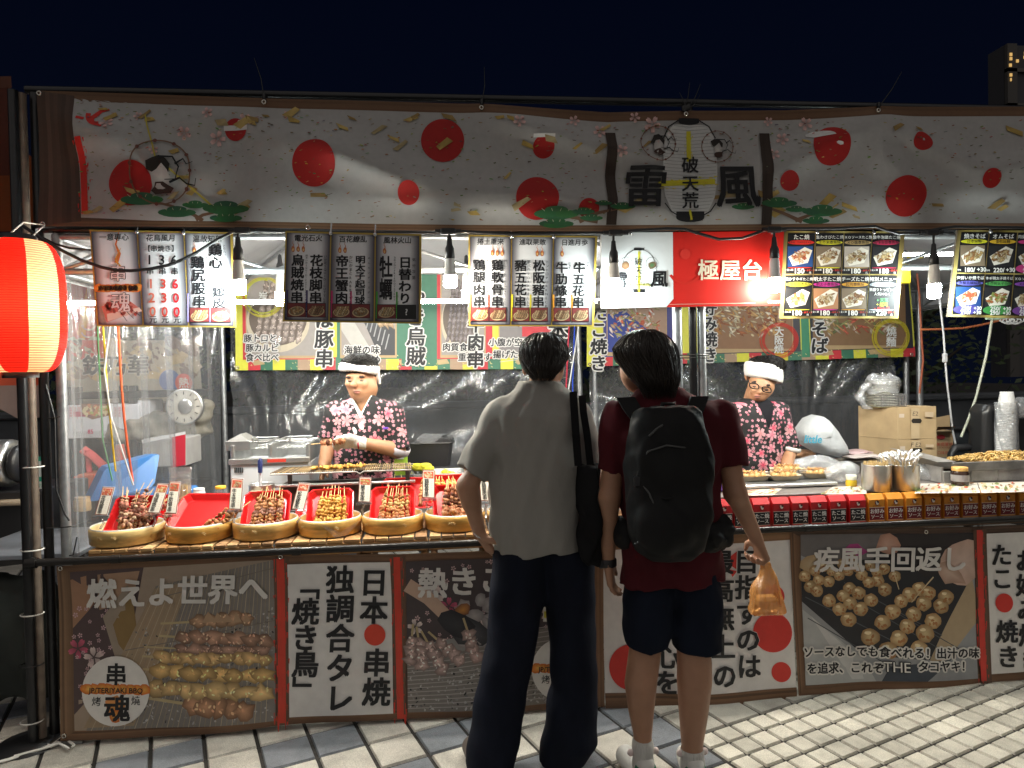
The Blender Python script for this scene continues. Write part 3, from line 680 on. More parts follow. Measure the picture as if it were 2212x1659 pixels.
for (x0, y0, x1, y1, w_, c, lp, sk) in ((420, 1340, 545, 1333, 30, (.33, .2, .12), 5, 70), (392, 1372, 585, 1380, 30, (.36, .21, .14), 7, 45), (387, 1396, 582, 1402, 20, (.3, .18, .13), 8, 72), (345, 1415, 585, 1420, 28, (.46, .30, .13), 9, 35), (340, 1443, 588, 1456, 30, (.48, .31, .12), 8, 28), (325, 1480, 585, 1491, 34, (.50, .34, .15), 8, 10), (410, 1512, 545, 1527, 40, (.34, .18, .10), 5, 85)): foodstick(S, x0, y0, x1, y1, w_, tuple(min(.8, q_*1.5) for q_ in c), 4.2, lp, sk)
for k in range(5): S.poly([(440+k*22, 1342), (452+k*20, 1322-abs(k-2)*2), (470+k*18, 1340)], (.42, .28, .17), 4.9)
for i, ch in enumerate('燃えよ世界へ'): S.text(ch, 222+i*65.5, 1282-i*2.6, 66, (.66, .64, .60), 7, bold=.055, slant=.04)
logo(S, 255, 1488, 73, 6)
wood(S, [(590, 1202), (604, 1561)], [(626, 1202), (627, 1558)], 2, 5, (.12, .065, .04)); brush(S, 607, 1205, 612, 1556, 30, (.60, .055, .03), 3, 90, 8)
wp = [(622, 1218), (845, 1214), (850, 1536), (627, 1545)]; qfill(S, wp, (.72, .70, .67), 2.5, 6)
wood(S, [(842, 1200), (858, 1549)], [(876, 1200), (878, 1547)], 2.6, 5, (.12, .065, .04)); brush(S, 857, 1203, 866, 1546, 26, (.60, .055, .03), 3.2, 70, 9)
for i, ch in enumerate('日本'): S.text(ch, 808, 1258+i*60, 62, INK, 5, bold=.05, slant=.05)
S.disc(810, 1370, 23, (.66, .06, .03), 5, 32)
for i, ch in enumerate('串焼'): S.text(ch, 814, 1430+i*61, 62, INK, 5, bold=.05, slant=.05)
S.text('独調合タレ', 735, 1378, 63, INK, 5, True, .05, slant=.05); S.text('「焼き鳥」', 661, 1376, 60, INK, 5, True, .05, .93, slant=.05)
p2 = [(877, 1213), (1286, 1193), (1284, 1508), (882, 1533)]; f = quadmap(p2); qfill(S, p2, (.07, .055, .058), 2.8, 6)
for _ in range(120):
    s_, t_ = random.uniform(.02, .98), random.uniform(.02, .55); x, y = f(s_, t_); big_ = random.random() < .24
    sakura(S, x, y, random.uniform(15, 24) if big_ else random.uniform(3, 6), random.choice(((.6, .5, .47), (.46, .09, .16), (.58, .44, .4))) if big_ else (.6, .42, .42), 3+random.random()*.3, random.random()*6)
g2 = [f(0, .58), f(1, .46), f(1, 1), f(0, 1)]; charcoal_grill(S, g2, 3.5); gf = quadmap(g2)
for k in range(16): S.stroke([gf(0, k/16), gf(1, k/16-.02)], 1.8, (.40, .37, .35), 4.1)
S.poly([gf(0, -.04), gf(.62, -.1), gf(.62, .1), gf(0, .18)], (.26, .26, .25), 4.2)
S.stroke([(880, 1262), (925, 1290), (975, 1338)], 30, (.52, .36, .27), 4.4, 26); S.blob(985, 1348, 44, 26, (.05, .05, .055), (.025, .025, .03), 4.6, .5); S.blob(1020, 1365, 40, 30, (.1, .1, .11), (.04, .04, .045), 4.5, .3)
S.blob(1000, 1315, 22, 12, (.55, .25, .05), (.2, .08, .04), 4.5, -.6)
for _ in range(26): S.blob(random.uniform(990, 1110), random.uniform(1290, 1400), random.uniform(10, 24), random.uniform(7, 16), (.40, .38, .37), (.26, .24, .24), 4.3+random.random()*.2, random.random()*3)
for (x0, y0, x1, y1) in ((905, 1380, 915, 1440), (925, 1385, 960, 1445), (948, 1380, 1000, 1425), (890, 1375, 885, 1430), (1010, 1360, 1030, 1420)): foodstick(S, x0, y0, x1, y1, 30, (.56, .40, .36), 5, 4, 30)
for i, ch in enumerate('熱きこころ'): S.text(ch, 935+i*66, 1258-i*4, 66, (.68, .66, .63), 7, bold=.055, slant=.04)
logo(S, 1215, 1442, 68, 6)
S.rect(1172, 1300, 1190, 1340, (.6, .6, .55), 5); S.rect(1174, 1318, 1186, 1332, (.55, .5, .05), 5.5)
wood(S, [(1284, 1180), (1286, 1520)], [(1303, 1178), (1303, 1520)], 5, 4, (.24, .13, .07))
def front_fold(amp):
    def fn(x, z):
        k = max(0, (.85-z)/.85)
        y = -.010*math.sin(x*5.1+1)*(.3+k)-.006*math.sin(x*11+z*6)*k-amp*k*k*.03
        for gx in GX: d = math.hypot((x-gx)*1.0, z-.80); y -= .012*math.exp(-(d/.11)**2)
        return y
    return fn
GX = [float(at(x, 1200, 0)[0]) for x in (128, 606, 1040, 1310, 2000)]
ba = thing('front_banner', (0, FY, 0), 'front banner with printed skewers on a grill and Japanese lettering below the wooden crates', 'banner', 'printed banners along the stall fronts')
S.build('cloth', vinyl_m, ba, post=bend(front_fold(1.0), .06))
for x, y in ((130, 1228), (606, 1203), (610, 1558), (138, 1590)): eyelet(x, y, FY-.02, ba)
# ---- banner B: white with red discs
S = Sheet(FY, .0018)
B0 = [(1304, 1168), (1500, 1158), (1708, 1146)]; B1 = [(1304, 1522), (1500, 1521), (1712, 1508)]
for i in range(2): S.poly([B0[i], B0[i+1], B1[i+1], B1[i]], (.72, .70, .68), 0)
wood(S, B0, [(x, y+20) for x, y in B0], 1, 5, (.22, .12, .06)); wood(S, [(x, y-31) for x, y in B1], B1, 1, 6)
for x, y, r_ in ((1362, 1438, 48), (1664, 1362, 42), (1680, 1445, 21), (1668, 1286, 24), (1585, 1222, 0.1)): S.disc(x, y, r_, (.62, .04, .03), 2, 36)
S.poly([(1577, 1200), (1590, 1190), (1588, 1228), (1576, 1220)], (.62, .04, .03), 2); S.poly([(1572, 1228), (1590, 1232), (1580, 1245)], (.62, .04, .03), 2)
S.text('目指すのは', 1610, 1322, 54, INK, 5, True, .05, 1.02, slant=.05, outline=(.72, .70, .68), ow=.05); S.text('最高無上の', 1556, 1332, 54, INK, 5, True, .05, 1.1, slant=.05)
S.text('心を', 1436, 1440, 54, INK, 5, True, .05)
bb = thing('front_banner', (1.2, FY, 0), 'white front banner with red discs and black brush lettering behind the customer in maroon', 'banner', 'printed banners along the stall fronts')
S.build('cloth', vinyl_m, bb, post=bend(front_fold(1.5), .06))
# ---- banner C: octopus balls
S = Sheet(FY-.006, .0018)
C0 = [(1706, 1147), (1930, 1139), (2105, 1137), (2300, 1130)]; C1 = [(1718, 1496), (1930, 1482), (2110, 1467), (2300, 1455)]
for i in range(3): S.poly([C0[i], C0[i+1], C1[i+1], C1[i]], (.10, .06, .04), 0)
wood(S, C0, [(x, y+13) for x, y in C0], 1, 4, (.10, .06, .04)); wood(S, [(x, y-19) for x, y in C1], C1, 1, 5); wood(S, [C0[0], C1[0]], [(1729, 1160), (1734, 1478)], 1.2, 6)
p3 = [(1729, 1155), (2101, 1150), (2099, 1458), (1733, 1474)]; f = quadmap(p3); qfill(S, p3, (.30, .31, .32), 2, 8)
S.poly([f(0, .22), f(.55, .08), f(.98, .3), f(.72, .86), f(.35, .82), f(0, .45)], (.022, .023, .028), 2.4)
S.poly([f(.98, .3), f(1, .42), f(1, .62), f(.8, .9), f(.72, .86)], (.42, .32, .2), 2.5); S.poly([f(0, .5), f(.36, .86), f(.42, 1), f(0, 1)], (.42, .43, .43), 2.5); S.poly([f(.05, .55), f(.3, .82), f(.36, .98), f(.28, .98)], (.55, .55, .54), 2.6); S.poly([f(.5, .9), f(.85, .86), f(.7, 1), f(.45, 1)], (.05, .06, .08), 2.7)
for a in ((.28, .48), (.55, .36), (.78, .45)): S.stroke([f(a[0]-.25, a[1]+.08), f(a[0]+.22, a[1]+.42)], 2, (.07, .075, .085), 2.8)
S.stroke([f(.02, .42), f(.55, .75)], 2, (.08, .085, .1), 2.8); S.stroke([f(.25, .33), f(.8, .7)], 2, (.08, .085, .1), 2.8)
S.poly([f(0, 0), f(.5, 0), f(.42, .17), f(.12, .2), f(0, .14)], (.16, .15, .15), 2.6); S.poly([f(.5, 0), f(1, 0), f(1, .22), f(.72, .3), f(.5, .12)], (.03, .025, .026), 2.6)
S.blob(*f(.93, .2), 44, 50, (.62, .47, .40), (.5, .34, .27), 3.2, .6, 16, .08); S.blob(*f(.85, .27), 36, 22, (.6, .44, .36), (.42, .27, .2), 3.3, .6); S.blob(*f(.5, .08), 24, 22, (.6, .38, .3), (.45, .24, .17), 3.1)
S.blob(*f(.08, .2), 34, 20, (.5, .4, .26), (.4, .28, .15), 3); S.blob(*f(.32, .12), 22, 15, (.4, .06, .22), L=3)
S.stroke([f(.52, .2), f(.56, .38)], 2, (.6, .48, .3), 4.6); S.stroke([f(.76, .3), f(.63, .47)], 3, (.6, .48, .3), 4.6, 1.5)
def ballp(s_, t_, r_):
    x, y = f(s_, t_); v = random.uniform(.85, 1.1); S.blob(x, y, r_, r_*.95, (.66*v, .52*v, .29*v), (.34*v, .2*v, .085*v), 3.6+t_, n=16, jit=.07)
    for _ in range(5): a, b_ = random.uniform(-.6, .6)*r_, random.uniform(-.1, .7)*r_; S.blob(x+a, y+b_, r_*.22, r_*.14, (.38*v, .17*v, .06*v), L=3.8+t_, rot=random.random()*3, n=7)
    S.blob(x-r_*.2, y-r_*.4, r_*.35, r_*.2, (.78, .66, .42), L=3.9+t_, n=8)
for (s_, t_, r_) in ((.02, .28, 13), (.08, .245, 13), (.13, .22, 12), (.18, .25, 12), (.24, .2, 12), (.3, .17, 11), (.05, .35, 14), (.1, .31, 13), (.16, .32, 13), (.22, .28, 12), (.27, .25, 12), (.09, .38, 14), (.33, .23, 12), (.40, .22, 12), (.44, .26, 13), (.48, .24, 13), (.35, .28, 13), (.39, .33, 13), (.44, .32, 14), (.54, .29, 13), (.48, .38, 15), (.28, .37, 14), (.24, .42, 14), (.33, .4, 15), (.16, .45, 15), (.28, .47, 15), (.22, .51, 15), (.34, .51, 16), (.4, .45, 15), (.27, .58, 17), (.57, .46, 15), (.62, .42, 17), (.68, .38, 16), (.73, .41, 16), (.7, .48, 17), (.83, .44, 17), (.8, .5, 17), (.64, .55, 17), (.52, .53, 17), (.6, .63, 17), (.75, .6, 18), (.7, .68, 20), (.46, .6, 17), (.55, .71, 18), (.39, .7, 20), (.49, .79, 19), (.66, .78, 18)): ballp(s_, t_, r_)
for i, ch in enumerate('疾風手回返し'): S.text(ch, 1783+i*54.5, 1209-i*.6, 56, (.68, .66, .63), 7, bold=.05, slant=.04)
S.text('ソースなしでも食べれる！出汁の味', 1915, 1404, 23.4, INK, 7, bold=.05, outline=(.70, .68, .64), ow=.18, slant=.08); S.text('を追求、これぞ', 1818, 1438, 24, INK, 7, bold=.05, outline=(.70, .68, .64), ow=.18, slant=.08); S.text('THE', 1927, 1434, 30, (.70, .68, .64), 7, bold=.01, outline=INK, ow=.07); S.text('タコヤキ！', 2026, 1431, 23, INK, 7, bold=.05, outline=(.70, .68, .64), ow=.18, slant=.08)
wood(S, [(2099, 1142), (2104, 1468)], [(2128, 1142), (2128, 1466)], 4, 5, (.1, .055, .035)); brush(S, 2112, 1144, 2110, 1462, 22, (.60, .05, .035), 5, 80, 12)
qfill(S, [(2128, 1152), (2300, 1146), (2300, 1437), (2124, 1449)], (.72, .70, .67), 3.5)
S.text('たこ', 2159, 1223, 50, INK, 6, True, .05, 1.0, slant=.06); S.disc(2161, 1299, 20, (.62, .04, .03), 6, 28); S.text('焼き', 2164, 1386, 50, INK, 6, True, .05, 1.05, slant=.06); S.text('お好み焼き', 2214, 1316, 50, INK, 6, True, .05, 1.05, slant=.06)
random.setstate(st)
bc = thing('front_banner', (2.2, FY, 0), 'front banner with printed octopus balls on a griddle below the sauce cartons', 'banner', 'printed banners along the stall fronts')
S.build('cloth', vinyl_m, bc, post=bend(front_fold(1.2), .06))
for x, y in ((2001, 1149), (2004, 1471)): eyelet(x, y, FY-.035, bc)

# ================================================================== MENU BOARDS
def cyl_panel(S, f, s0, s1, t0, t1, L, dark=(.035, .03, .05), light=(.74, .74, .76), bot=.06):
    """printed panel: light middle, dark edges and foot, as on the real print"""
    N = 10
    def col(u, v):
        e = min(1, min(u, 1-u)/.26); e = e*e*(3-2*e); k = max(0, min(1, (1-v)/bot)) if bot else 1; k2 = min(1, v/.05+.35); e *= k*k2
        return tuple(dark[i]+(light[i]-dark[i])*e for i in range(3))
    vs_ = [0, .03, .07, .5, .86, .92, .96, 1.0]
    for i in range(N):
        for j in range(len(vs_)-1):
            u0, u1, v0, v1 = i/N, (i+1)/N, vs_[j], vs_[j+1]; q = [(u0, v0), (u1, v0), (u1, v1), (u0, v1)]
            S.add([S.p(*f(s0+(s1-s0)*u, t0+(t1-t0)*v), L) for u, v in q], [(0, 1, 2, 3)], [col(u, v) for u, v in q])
def flame(S, x, y, h, L):
    S.stroke([(x, y+h*.1), (x+h*.06, y-h*.1), (x-h*.05, y-h*.28), (x+h*.04, y-h*.5)], h*.09, (.5, .16, .06), L+.1, h*.02); S.blob(x, y+h*.28, h*.16, h*.27, (.66, .3, .08), (.42, .08, .03), L, n=12, jit=.1); S.blob(x, y+h*.34, h*.08, h*.13, (.75, .5, .2), L=L+.2)
FOODS = {'skew': ((.32, .2, .11), (.2, .11, .06), (.42, .3, .17)), 'pale': ((.5, .38, .22), (.42, .28, .13), (.58, .46, .3)), 'tako': ((.55, .4, .2), (.3, .14, .05), (.62, .52, .36)), 'green': ((.3, .36, .1), (.5, .4, .2), (.4, .14, .05)), 'noodle': ((.5, .34, .14), (.4, .2, .08), (.58, .46, .26)), 'red': ((.5, .12, .06), (.58, .3, .14), (.66, .52, .4))}
def dish(S, x0, y0, x1, y1, kind, L, bgc=(.16, .03, .03), bowl=(.5, .38, .22), n=26):
    S.rect(x0, y0, x1, y1, bgc, L); cx, cy, w_, h_ = (x0+x1)/2, (y0+y1)/2, x1-x0, y1-y0; 
    if bowl[0] > .6: S.poly([(x0+w_*.03, cy+h_*.02), (x0+w_*.68, y0+h_*.04), (x1-w_*.02, y0+h_*.2), (x1-w_*.2, cy+h_*.3), (x0+w_*.2, y1-h_*.05)], bowl, L+.2)
    else: S.disc(cx, cy+h_*.1, w_*.46, bowl, L+.2, 18, ry=h_*.36, rot=-.1); S.disc(cx, cy+h_*.08, w_*.4, tuple(c*.35 for c in bowl), L+.3, 18, ry=h_*.3, rot=-.1)
    pal = FOODS[kind]
    if kind in ('skew', 'pale'):
        for k in range(5): x = cx+(k-2)*w_*.14; foodstick(S, x+w_*.12, cy-h_*.3, x-w_*.1, cy+h_*.3, w_*.15, random.choice(pal), L+.5, 5, 0)
    else:
        for _ in range(n):
            a, r_ = random.random()*6.28, random.random()**.6; c = random.choice(pal); v = random.uniform(.7, 1.3)
            S.blob(cx+math.cos(a)*r_*w_*.36, cy+math.sin(a)*r_*h_*.24-math.cos(a)*r_*h_*.12, w_*random.uniform(.05, .13), h_*random.uniform(.02, .08), tuple(c_*v for c_ in c), tuple(c_*v*.5 for c_ in c), L+.5+random.random()*.4, random.random()*3, 8)
def slab(S, q, th=.012, col=(.5, .5, .5)):
    a = [Vector(S.p(x, y, -.5)) for x, y in q]; o = [p+Vector((0, th, 0)) for p in a]
    S.add(a+o, [(7, 6, 5, 4), (0, 4, 5, 1), (1, 5, 6, 2), (2, 6, 7, 3), (3, 7, 4, 0)], col)
clip_m = mat('metal_clip', (.6, .6, .6), rough=.25, metal=.9)
def clips(f, Y, parent, ss):
    for s_ in ss:
        q = at(*f(s_, .02), Y); b = MB(); b.ball((q[0], q[1]-.008, q[2]+.0), .010, (.6, .6, .6)); b.tube([(q[0], q[1]-.006, q[2]+.008), (q[0], q[1]+.02, q[2]+.05)], .004, n=6); b.build('clip', clip_m, parent)
st = random.getstate(); random.seed(5)
def skewer_menu(q, Y, lab, cols, hot):
    S = Sheet(Y); f = quadmap(q); slab(S, q, .010, (.05, .03, .02))
    qfill(S, q, (.40, .28, .05), .2)
    wd = q[1][0]-q[0][0]; ht = q[3][1]-q[0][1]
    for i, c in enumerate(cols):
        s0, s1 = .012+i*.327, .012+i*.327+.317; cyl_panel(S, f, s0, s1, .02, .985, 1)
        x, y = f((s0+s1)/2, .075); S.text(c['head'], x, y, wd*.052, INK, 3, bold=.03, slant=.05)
        if 'fl' in c:
            for k in range(c['fl'][0]): x, y = f(s0+.317*c['fl'][1]+k*.038, .165); flame(S, x, y, ht*.12, 2.5)
        for (u, t0, t1, txt, side) in c.get('cols', ()):
            n_ = len(txt); x, y = f(s0+.317*u, (t0+t1)/2); sz = ht*(t1-t0)/n_
            for k, ch in enumerate(txt):
                xx, yy = f(s0+.317*u, t0+(t1-t0)*(k+.5)/n_); S.text(ch, xx, yy, sz*1.0, INK, 3, bold=.05, sx=min(1.25, wd*.098/sz))
            if side: 
                for k, ch in enumerate(side): xx, yy = f(s0+.317*(u+.2), t0+(t1-t0)*(k+.5)/max(len(side), 8)); S.text(ch, xx, yy, min(sz*.3, ht*(t1-t0)/max(len(side), 8)*1.0), INK, 3, bold=.02)
        for (u, ac, kind) in c.get('pics', ()):
            a, b_ = f(s0+.317*u-.066, .80), f(s0+.317*u+.066, .945)
            if ac:
                pa = f(s0+.317*u-.072, .60); brush(S, pa[0], pa[1]+10, pa[0], b_[1], 6, ac, 2.2, 24, int(a[0]))
            S.rect(a[0]-1.2, a[1]-1.2, b_[0]+1.2, b_[1]+1.2, INK, 2.4)
            if kind == '?': S.rect(*a, *b_, (.02, .02, .02), 2.6); S.text('?', (a[0]+b_[0])/2, (a[1]+b_[1])/2, 19, (.6, .6, .6), 3.4, bold=.04)
            else: dish(S, *a, *b_, kind, 2.6)
        if 'extra' in c: c['extra'](S, f, s0)
    b = thing('menu_board', tuple(at(*f(.5, 1), Y)), lab, 'menu board', 'menu boards under the top banner')
    S.build('panel', board_m, b); clips(f, Y, b, (.335, .66))
def ex_logo(S, f, s0):
    x, y = f(s0+.16, .62); S.stroke([(x-4, y-58), (x+3, y-78), (x-5, y-98), (x+3, y-130)], 9, (.62, .16, .03), 2.5, 1); S.stroke([(x+4, y-50), (x-6, y-66), (x+6, y-90)], 6, (.68, .28, .05), 2.6, 1)
    for k in range(9): S.blob(x+(k-4)*10.5, y-4, 11, 9, (.75, .42, .08), (.62, .14, .02), 2.4, n=9, jit=.15)
    S.text('串', x, y-36, 38, (.72, .6, .58), 3.3, bold=.02, outline=INK, ow=.045); S.text('JP/TERIYAKI BBQ', x, y-4, 11.8, INK, 3.4, bold=.02)
    S.poly([(x-36, y+36), (x+20, y+20), (x+52, y+44), (x-24, y+70)], (.5, .16, .13), 2.5); S.poly([(x-24, y+52), (x+46, y+38), (x+52, y+46), (x-22, y+68)], (.68, .52, .45), 2.6)
    for k in range(14): S.blob(x+random.uniform(-25, 40), y+random.uniform(26, 52), 6, 4, (.16, .05, .04), (.4, .08, .06), 2.8, random.random()*3)
    for k in range(3): S.stroke([(x+2+k*14, y+44), (x+20+k*14, y+68-k*6)], 1.2, INK, 2.9)
    S.text('魂', x+6, y+28, 44, (.72, .6, .58), 3.3, bold=.02, outline=INK, ow=.04)
def ex_price(S, f, s0):
    x, y = f(s0+.155, .185); S.text('【串焼き】', x, y, 15, INK, 3, bold=.03)
    for k, (a, p) in enumerate((('1', '120'), ('3', '330'), ('6', '600'))):
        u = s0+.07+k*.086; x, y = f(u, .30); S.text(a, x, y, 29, INK, 3, bold=.035); x, y = f(u, .42); S.text('串', x, y, 17, INK, 3, bold=.03)
        for j, ch in enumerate(p): x, y = f(u, .55+j*.145); S.text(ch, x, y, 29, ((.66, .16, .1), (.6, .07, .05), (.55, .02, .03))[k], 3, bold=.035)
        x, y = f(u, .925); S.text('元', x, y, 17, INK, 3, bold=.03)
def ex_c3(S, f, s0):
    a = f(s0+.19, .42); S.rect(a[0], a[1], a[0]+36, a[1]+34, (.5, .62, .72), 2.6); foodstick(S, a[0]+6, a[1]+28, a[0]+28, a[1]+6, 9, (.4, .12, .3), 2.9, 5); S.stroke([(a[0]+4, a[1]+2), (a[0]+32, a[1]+5)], 3, (.6, .03, .03), 2.9)
skewer_menu([(193, 496), (502.5, 502), (510, 707), (209.5, 705)], .018, 'skewer menu board with flame logo and red prices beside the red lantern',
    [dict(head='一意専心', extra=ex_logo), dict(head='花鳥風月', extra=ex_price),
     dict(head='温故知新', fl=(1, .2), cols=((.26, .26, .80, '鶏尻股串', 'ボンジリchickenskin'), (.66, .13, .39, '鶏心', 'とりハツ'), (.70, .58, .80, '鶏皮', 'とりかわ')), pics=((.24, (.3, .25, .6), 'pale'), (.72, (.3, .25, .6), 'noodle')), extra=ex_c3)], 0)
skewer_menu([(616.6, 498.8), (910.6, 506), (909.7, 699), (611, 694)], -.115, 'shadowed skewer menu board for squid, crab and oyster between two bulbs',
    [dict(head='電光石火', fl=(3, .15), cols=((.27, .255, .80, '烏賊焼串', '焼きいかSQUID/CUTTLEFISH'), (.70, .255, .80, '花枝脚串', 'いか足SQUID/CUTTLE')), pics=((.27, (.03, .02, .12), 'noodle'), (.72, (.03, .02, .12), 'skew'))),
     dict(head='百花繚乱', fl=(2, .2), cols=((.26, .255, .80, '帝王蟹肉', 'かにかまCRABBITE'), (.68, .255, .80, '明太子起司球', 'めんたいチーズボール')), pics=((.26, (.5, .02, .15), 'pale'), (.70, (.5, .02, .15), 'tako'))),
     dict(head='風林火山', fl=(1, .2), cols=((.24, .255, .75, '牡蠣', 'カキフライFRIEDOYSTERS'), (.68, .255, .79, '日替わり', '気分次第')), pics=((.26, (.05, .3, .03), 'pale'), (.72, (.05, .3, .03), '?')))], 0)
skewer_menu([(1011.9, 507.3), (1290.4, 510), (1283, 705), (1012.6, 704)], .018, 'bright skewer menu board for chicken, pork and beef left of the red sign',
    [dict(head='捲土重来', fl=(3, .55), cols=((.22, .27, .80, '鶏腿肉串', '鶏ももCHIKENDRUMSTICKs'), (.67, .27, .80, '鶏軟骨串', '鶏なんこつCHIKENCARTILAG')), pics=((.25, (.68, .04, .02), 'pale'), (.69, (.68, .04, .02), 'skew'))),
     dict(head='進取果敢', fl=(2, .62), cols=((.22, .27, .80, '豬五花串', '豚バラPORKBELLY'), (.67, .27, .80, '松阪豬串', 'トントロPORKNECK')), pics=((.24, (.62, .55, .03), 'skew'), (.70, (.62, .55, .03), 'skew'))),
     dict(head='日進月歩', fl=(1, .2), cols=((.2, .29, .80, '牛肋條串', '中落ちカルビBEEFRIBFINGER'), (.64, .29, .80, '牛五花串', 'ぎゅうカルビBEEFSHORTPLAT')), pics=((.24, (.68, .28, .03), 'skew'), (.70, (.68, .28, .03), 'skew')))], 0)
# ---- red and white stall sign
q = [(1298.4, 503), (1693.5, 499), (1694.8, 659), (1299.6, 666)]; SY = .02
S = Sheet(SY); f = quadmap(q); slab(S, q, .02, (.4, .4, .4)); qfill(S, q, (.62, .018, .012), .2)
S.poly([f(0, 0), f(.392, 0), f(.392, .89), f(.353, 1), f(0, 1)], (.74, .76, .77), 1); S.stroke([f(.37, .965), f(.84, .965)], 1.2, (.7, .35, .3), 1.5)
x, y = 1380, 583
S.ring(x, y, 37, 38, INK, 2, 36, k=1.2); S.rect(x-11, y-47, x+11, y-42, INK, 2.3); S.rect(x-13, y+41, x+13, y+49, INK, 2.3)
for k in range(12): S.stroke([(x-9, y+4+k*3), (x+9, y+4+k*3)], .5, (.5, .5, .5), 2)
brush(S, x, y-40, x, y+47, 7, (.66, .6, .03), 2.4, 20, 3); brush(S, x-24, y+32, x+24, y+32, 10, (.66, .6, .2), 2.4, 20, 4)
for i, ch in enumerate('破天荒'): S.text(ch, x-2, y-17+i*19, 18, INK, 4, bold=.01)
S.text('雷', x-42, y+22, 36, INK, 4, bold=.05); S.text('風', x+44, y+20, 38, INK, 4, bold=.05, slant=.05); S.text('日本グルメ専門店', x, y+32, 7.2, INK, 4, bold=.01)
for xx, c in ((x-28, (.3, .2, .1)), (x+28, (.05, .2, .08))): S.ring(xx, y-14, 13, 13.7, INK, 3, 18); S.blob(xx, y-10, 8, 9, c, (.2, .1, .06), 3.2)
S.text('極屋台', 1577, 584, 47, (.74, .66, .52), 3, bold=.03)
S.disc(1480, 549, 11, (.66, .035, .025), 1.6, 20); S.ring(1480, 575, 34, 40, (.59, .02, .012), 1.5, 20, .2, 2.6)
for k in range(9): S.stroke([(1659+k*3.6, 654.5), (1661.5+k*3.6, 649)], 2, (.7, .6, .58), 2)
sg = thing('stall_sign', tuple(at(1496, 662, SY)), 'wide red and white stall sign with large cream characters in the middle of the stalls', 'sign')
S.build('panel', board_m, sg); clips(f, SY, sg, (.158, .52, .93))
# ---- black and gold picture menus
def pic_menu(q, Y, lab, cells, ncol):
    S = Sheet(Y); f = quadmap(q); slab(S, q, .012, (.05, .04, .03)); cs = [(.10, .07, .03), (.42, .32, .08), (.55, .46, .16), (.22, .15, .05)]
    for i in range(12): S.add([S.p(*f(u, v), .2) for u, v in ((i/12, 0), ((i+1)/12, 0), ((i+1)/12, 1), (i/12, 1))], [(0, 1, 2, 3)], [cs[i % 4], cs[(i+1) % 4], cs[(i+2) % 4], cs[(i+1) % 4]])
    wd = q[1][0]-q[0][0]; ht = q[3][1]-q[0][1]; cw = .94/ncol
    for k, c in enumerate(cells):
        i, j = k % ncol, k//ncol; s0, t0 = .03+cw*i, .025+.48*j; s1, t1 = s0+cw*.965, t0+.465
        S.poly([f(s0, t0), f(s1, t0), f(s1, t1), f(s0, t1)], (.010, .010, .012), 1); sm = (s0+s1)/2; W_ = wd*cw
        x, y = f(sm, t0+.045); n_ = len(c[0]); S.text(c[0], x, y, min(W_*.19, W_*.98/n_), (.78, .77, .74), 3, bold=.03)
        x, y = f(sm, t0+.105); S.disc(x, y, W_*.47, c[2], 2, 20, ry=ht*.027); S.text(c[1], x, y, min(W_*.13, W_*.9/max(5, len(c[1]))), INK if sum(c[2]) > .35 else (.75, .7, .2), 3, bold=.02)
        if c[3]:
            a, b_ = f(s0+.004, t0+.15), f(s1-.004, t0+.385); dish(S, a[0], a[1], b_[0], b_[1], c[3], 1.5, c[5], (.7, .66, .58), 44)
        if 'pr' in c[6]:
            x, y = f(sm, t0+.43); S.text(c[4], x, y, W_*.25, (.78, .77, .74), 3, bold=.045); x, y = f(s0+.025, t0+.42); S.text('1盒6顆', x, y, W_*.075, (.7, .7, .68), 3, bold=.02); x, y = f(s1-.03, t0+.425); S.text('+激辛30', x, y, W_*.075, (.6, .05, .03), 3, bold=.02)
            x, y = f(s1-.025, t0+.452); S.text('元', x, y, W_*.09, (.7, .7, .68), 3); x, y = f(sm, t0+.395); S.disc(x, y, W_*.44, c[2], 2.6, 16, ry=1.2)
        if 'lst' in c[6]:
            for r_, (t, col) in enumerate((('激盛りトッピング', (.78, .77, .74)), ('人気NO1', (.78, .77, .74)), ('+天蔥', (.1, .5, .15)), ('+起司', (.7, .68, .05)), ('+明太子', (.65, .05, .04)))): x, y = f(sm, t0+.165+r_*.05+(.02 if r_ > 1 else 0)); S.text(t, x, y, W_*(.12 if r_ < 2 else .15), col, 3, bold=.03)
        if 'two' in c[6]:
            x, y = f(sm, t0+.41); S.disc(x, y, W_*.48, c[7], 2.6, 20, ry=ht*.055)
            x, y = f(sm-.01, t0+.39); S.text('250/', x, y, W_*.2, (.78, .77, .74), 3.4, bold=.04); x, y = f(sm-.01, t0+.44); S.text('290/', x, y, W_*.2, (.78, .77, .74), 3.4, bold=.04)
            for t_ in (.39, .44): x, y = f(s1-.03, t0+t_); S.text('+30', x, y, W_*.18, (.78, .77, .74), 3.4, bold=.04)
        if 'one' in c[6]:
            x, y = f(sm-.01, t0+.43); S.text(c[4]+'/', x, y, W_*.22, (.78, .77, .74), 3, bold=.045); x, y = f(s1-.03, t0+.425); S.text('+30', x, y, W_*.21, (.78, .77, .74), 3, bold=.045); x, y = f(s0+.015, t0+.435); S.text('原味', x, y, W_*.07, (.7, .7, .68), 3)
    b = thing('menu_board', tuple(at(*f(.5, 1), Y)), lab, 'menu board', 'menu boards under the top banner')
    S.build('panel', board_m, b); clips(f, Y, b, (.265, .735))
dk, sky_, br_ = (.02, .02, .022), (.02, .06, .2), (.2, .15, .1)
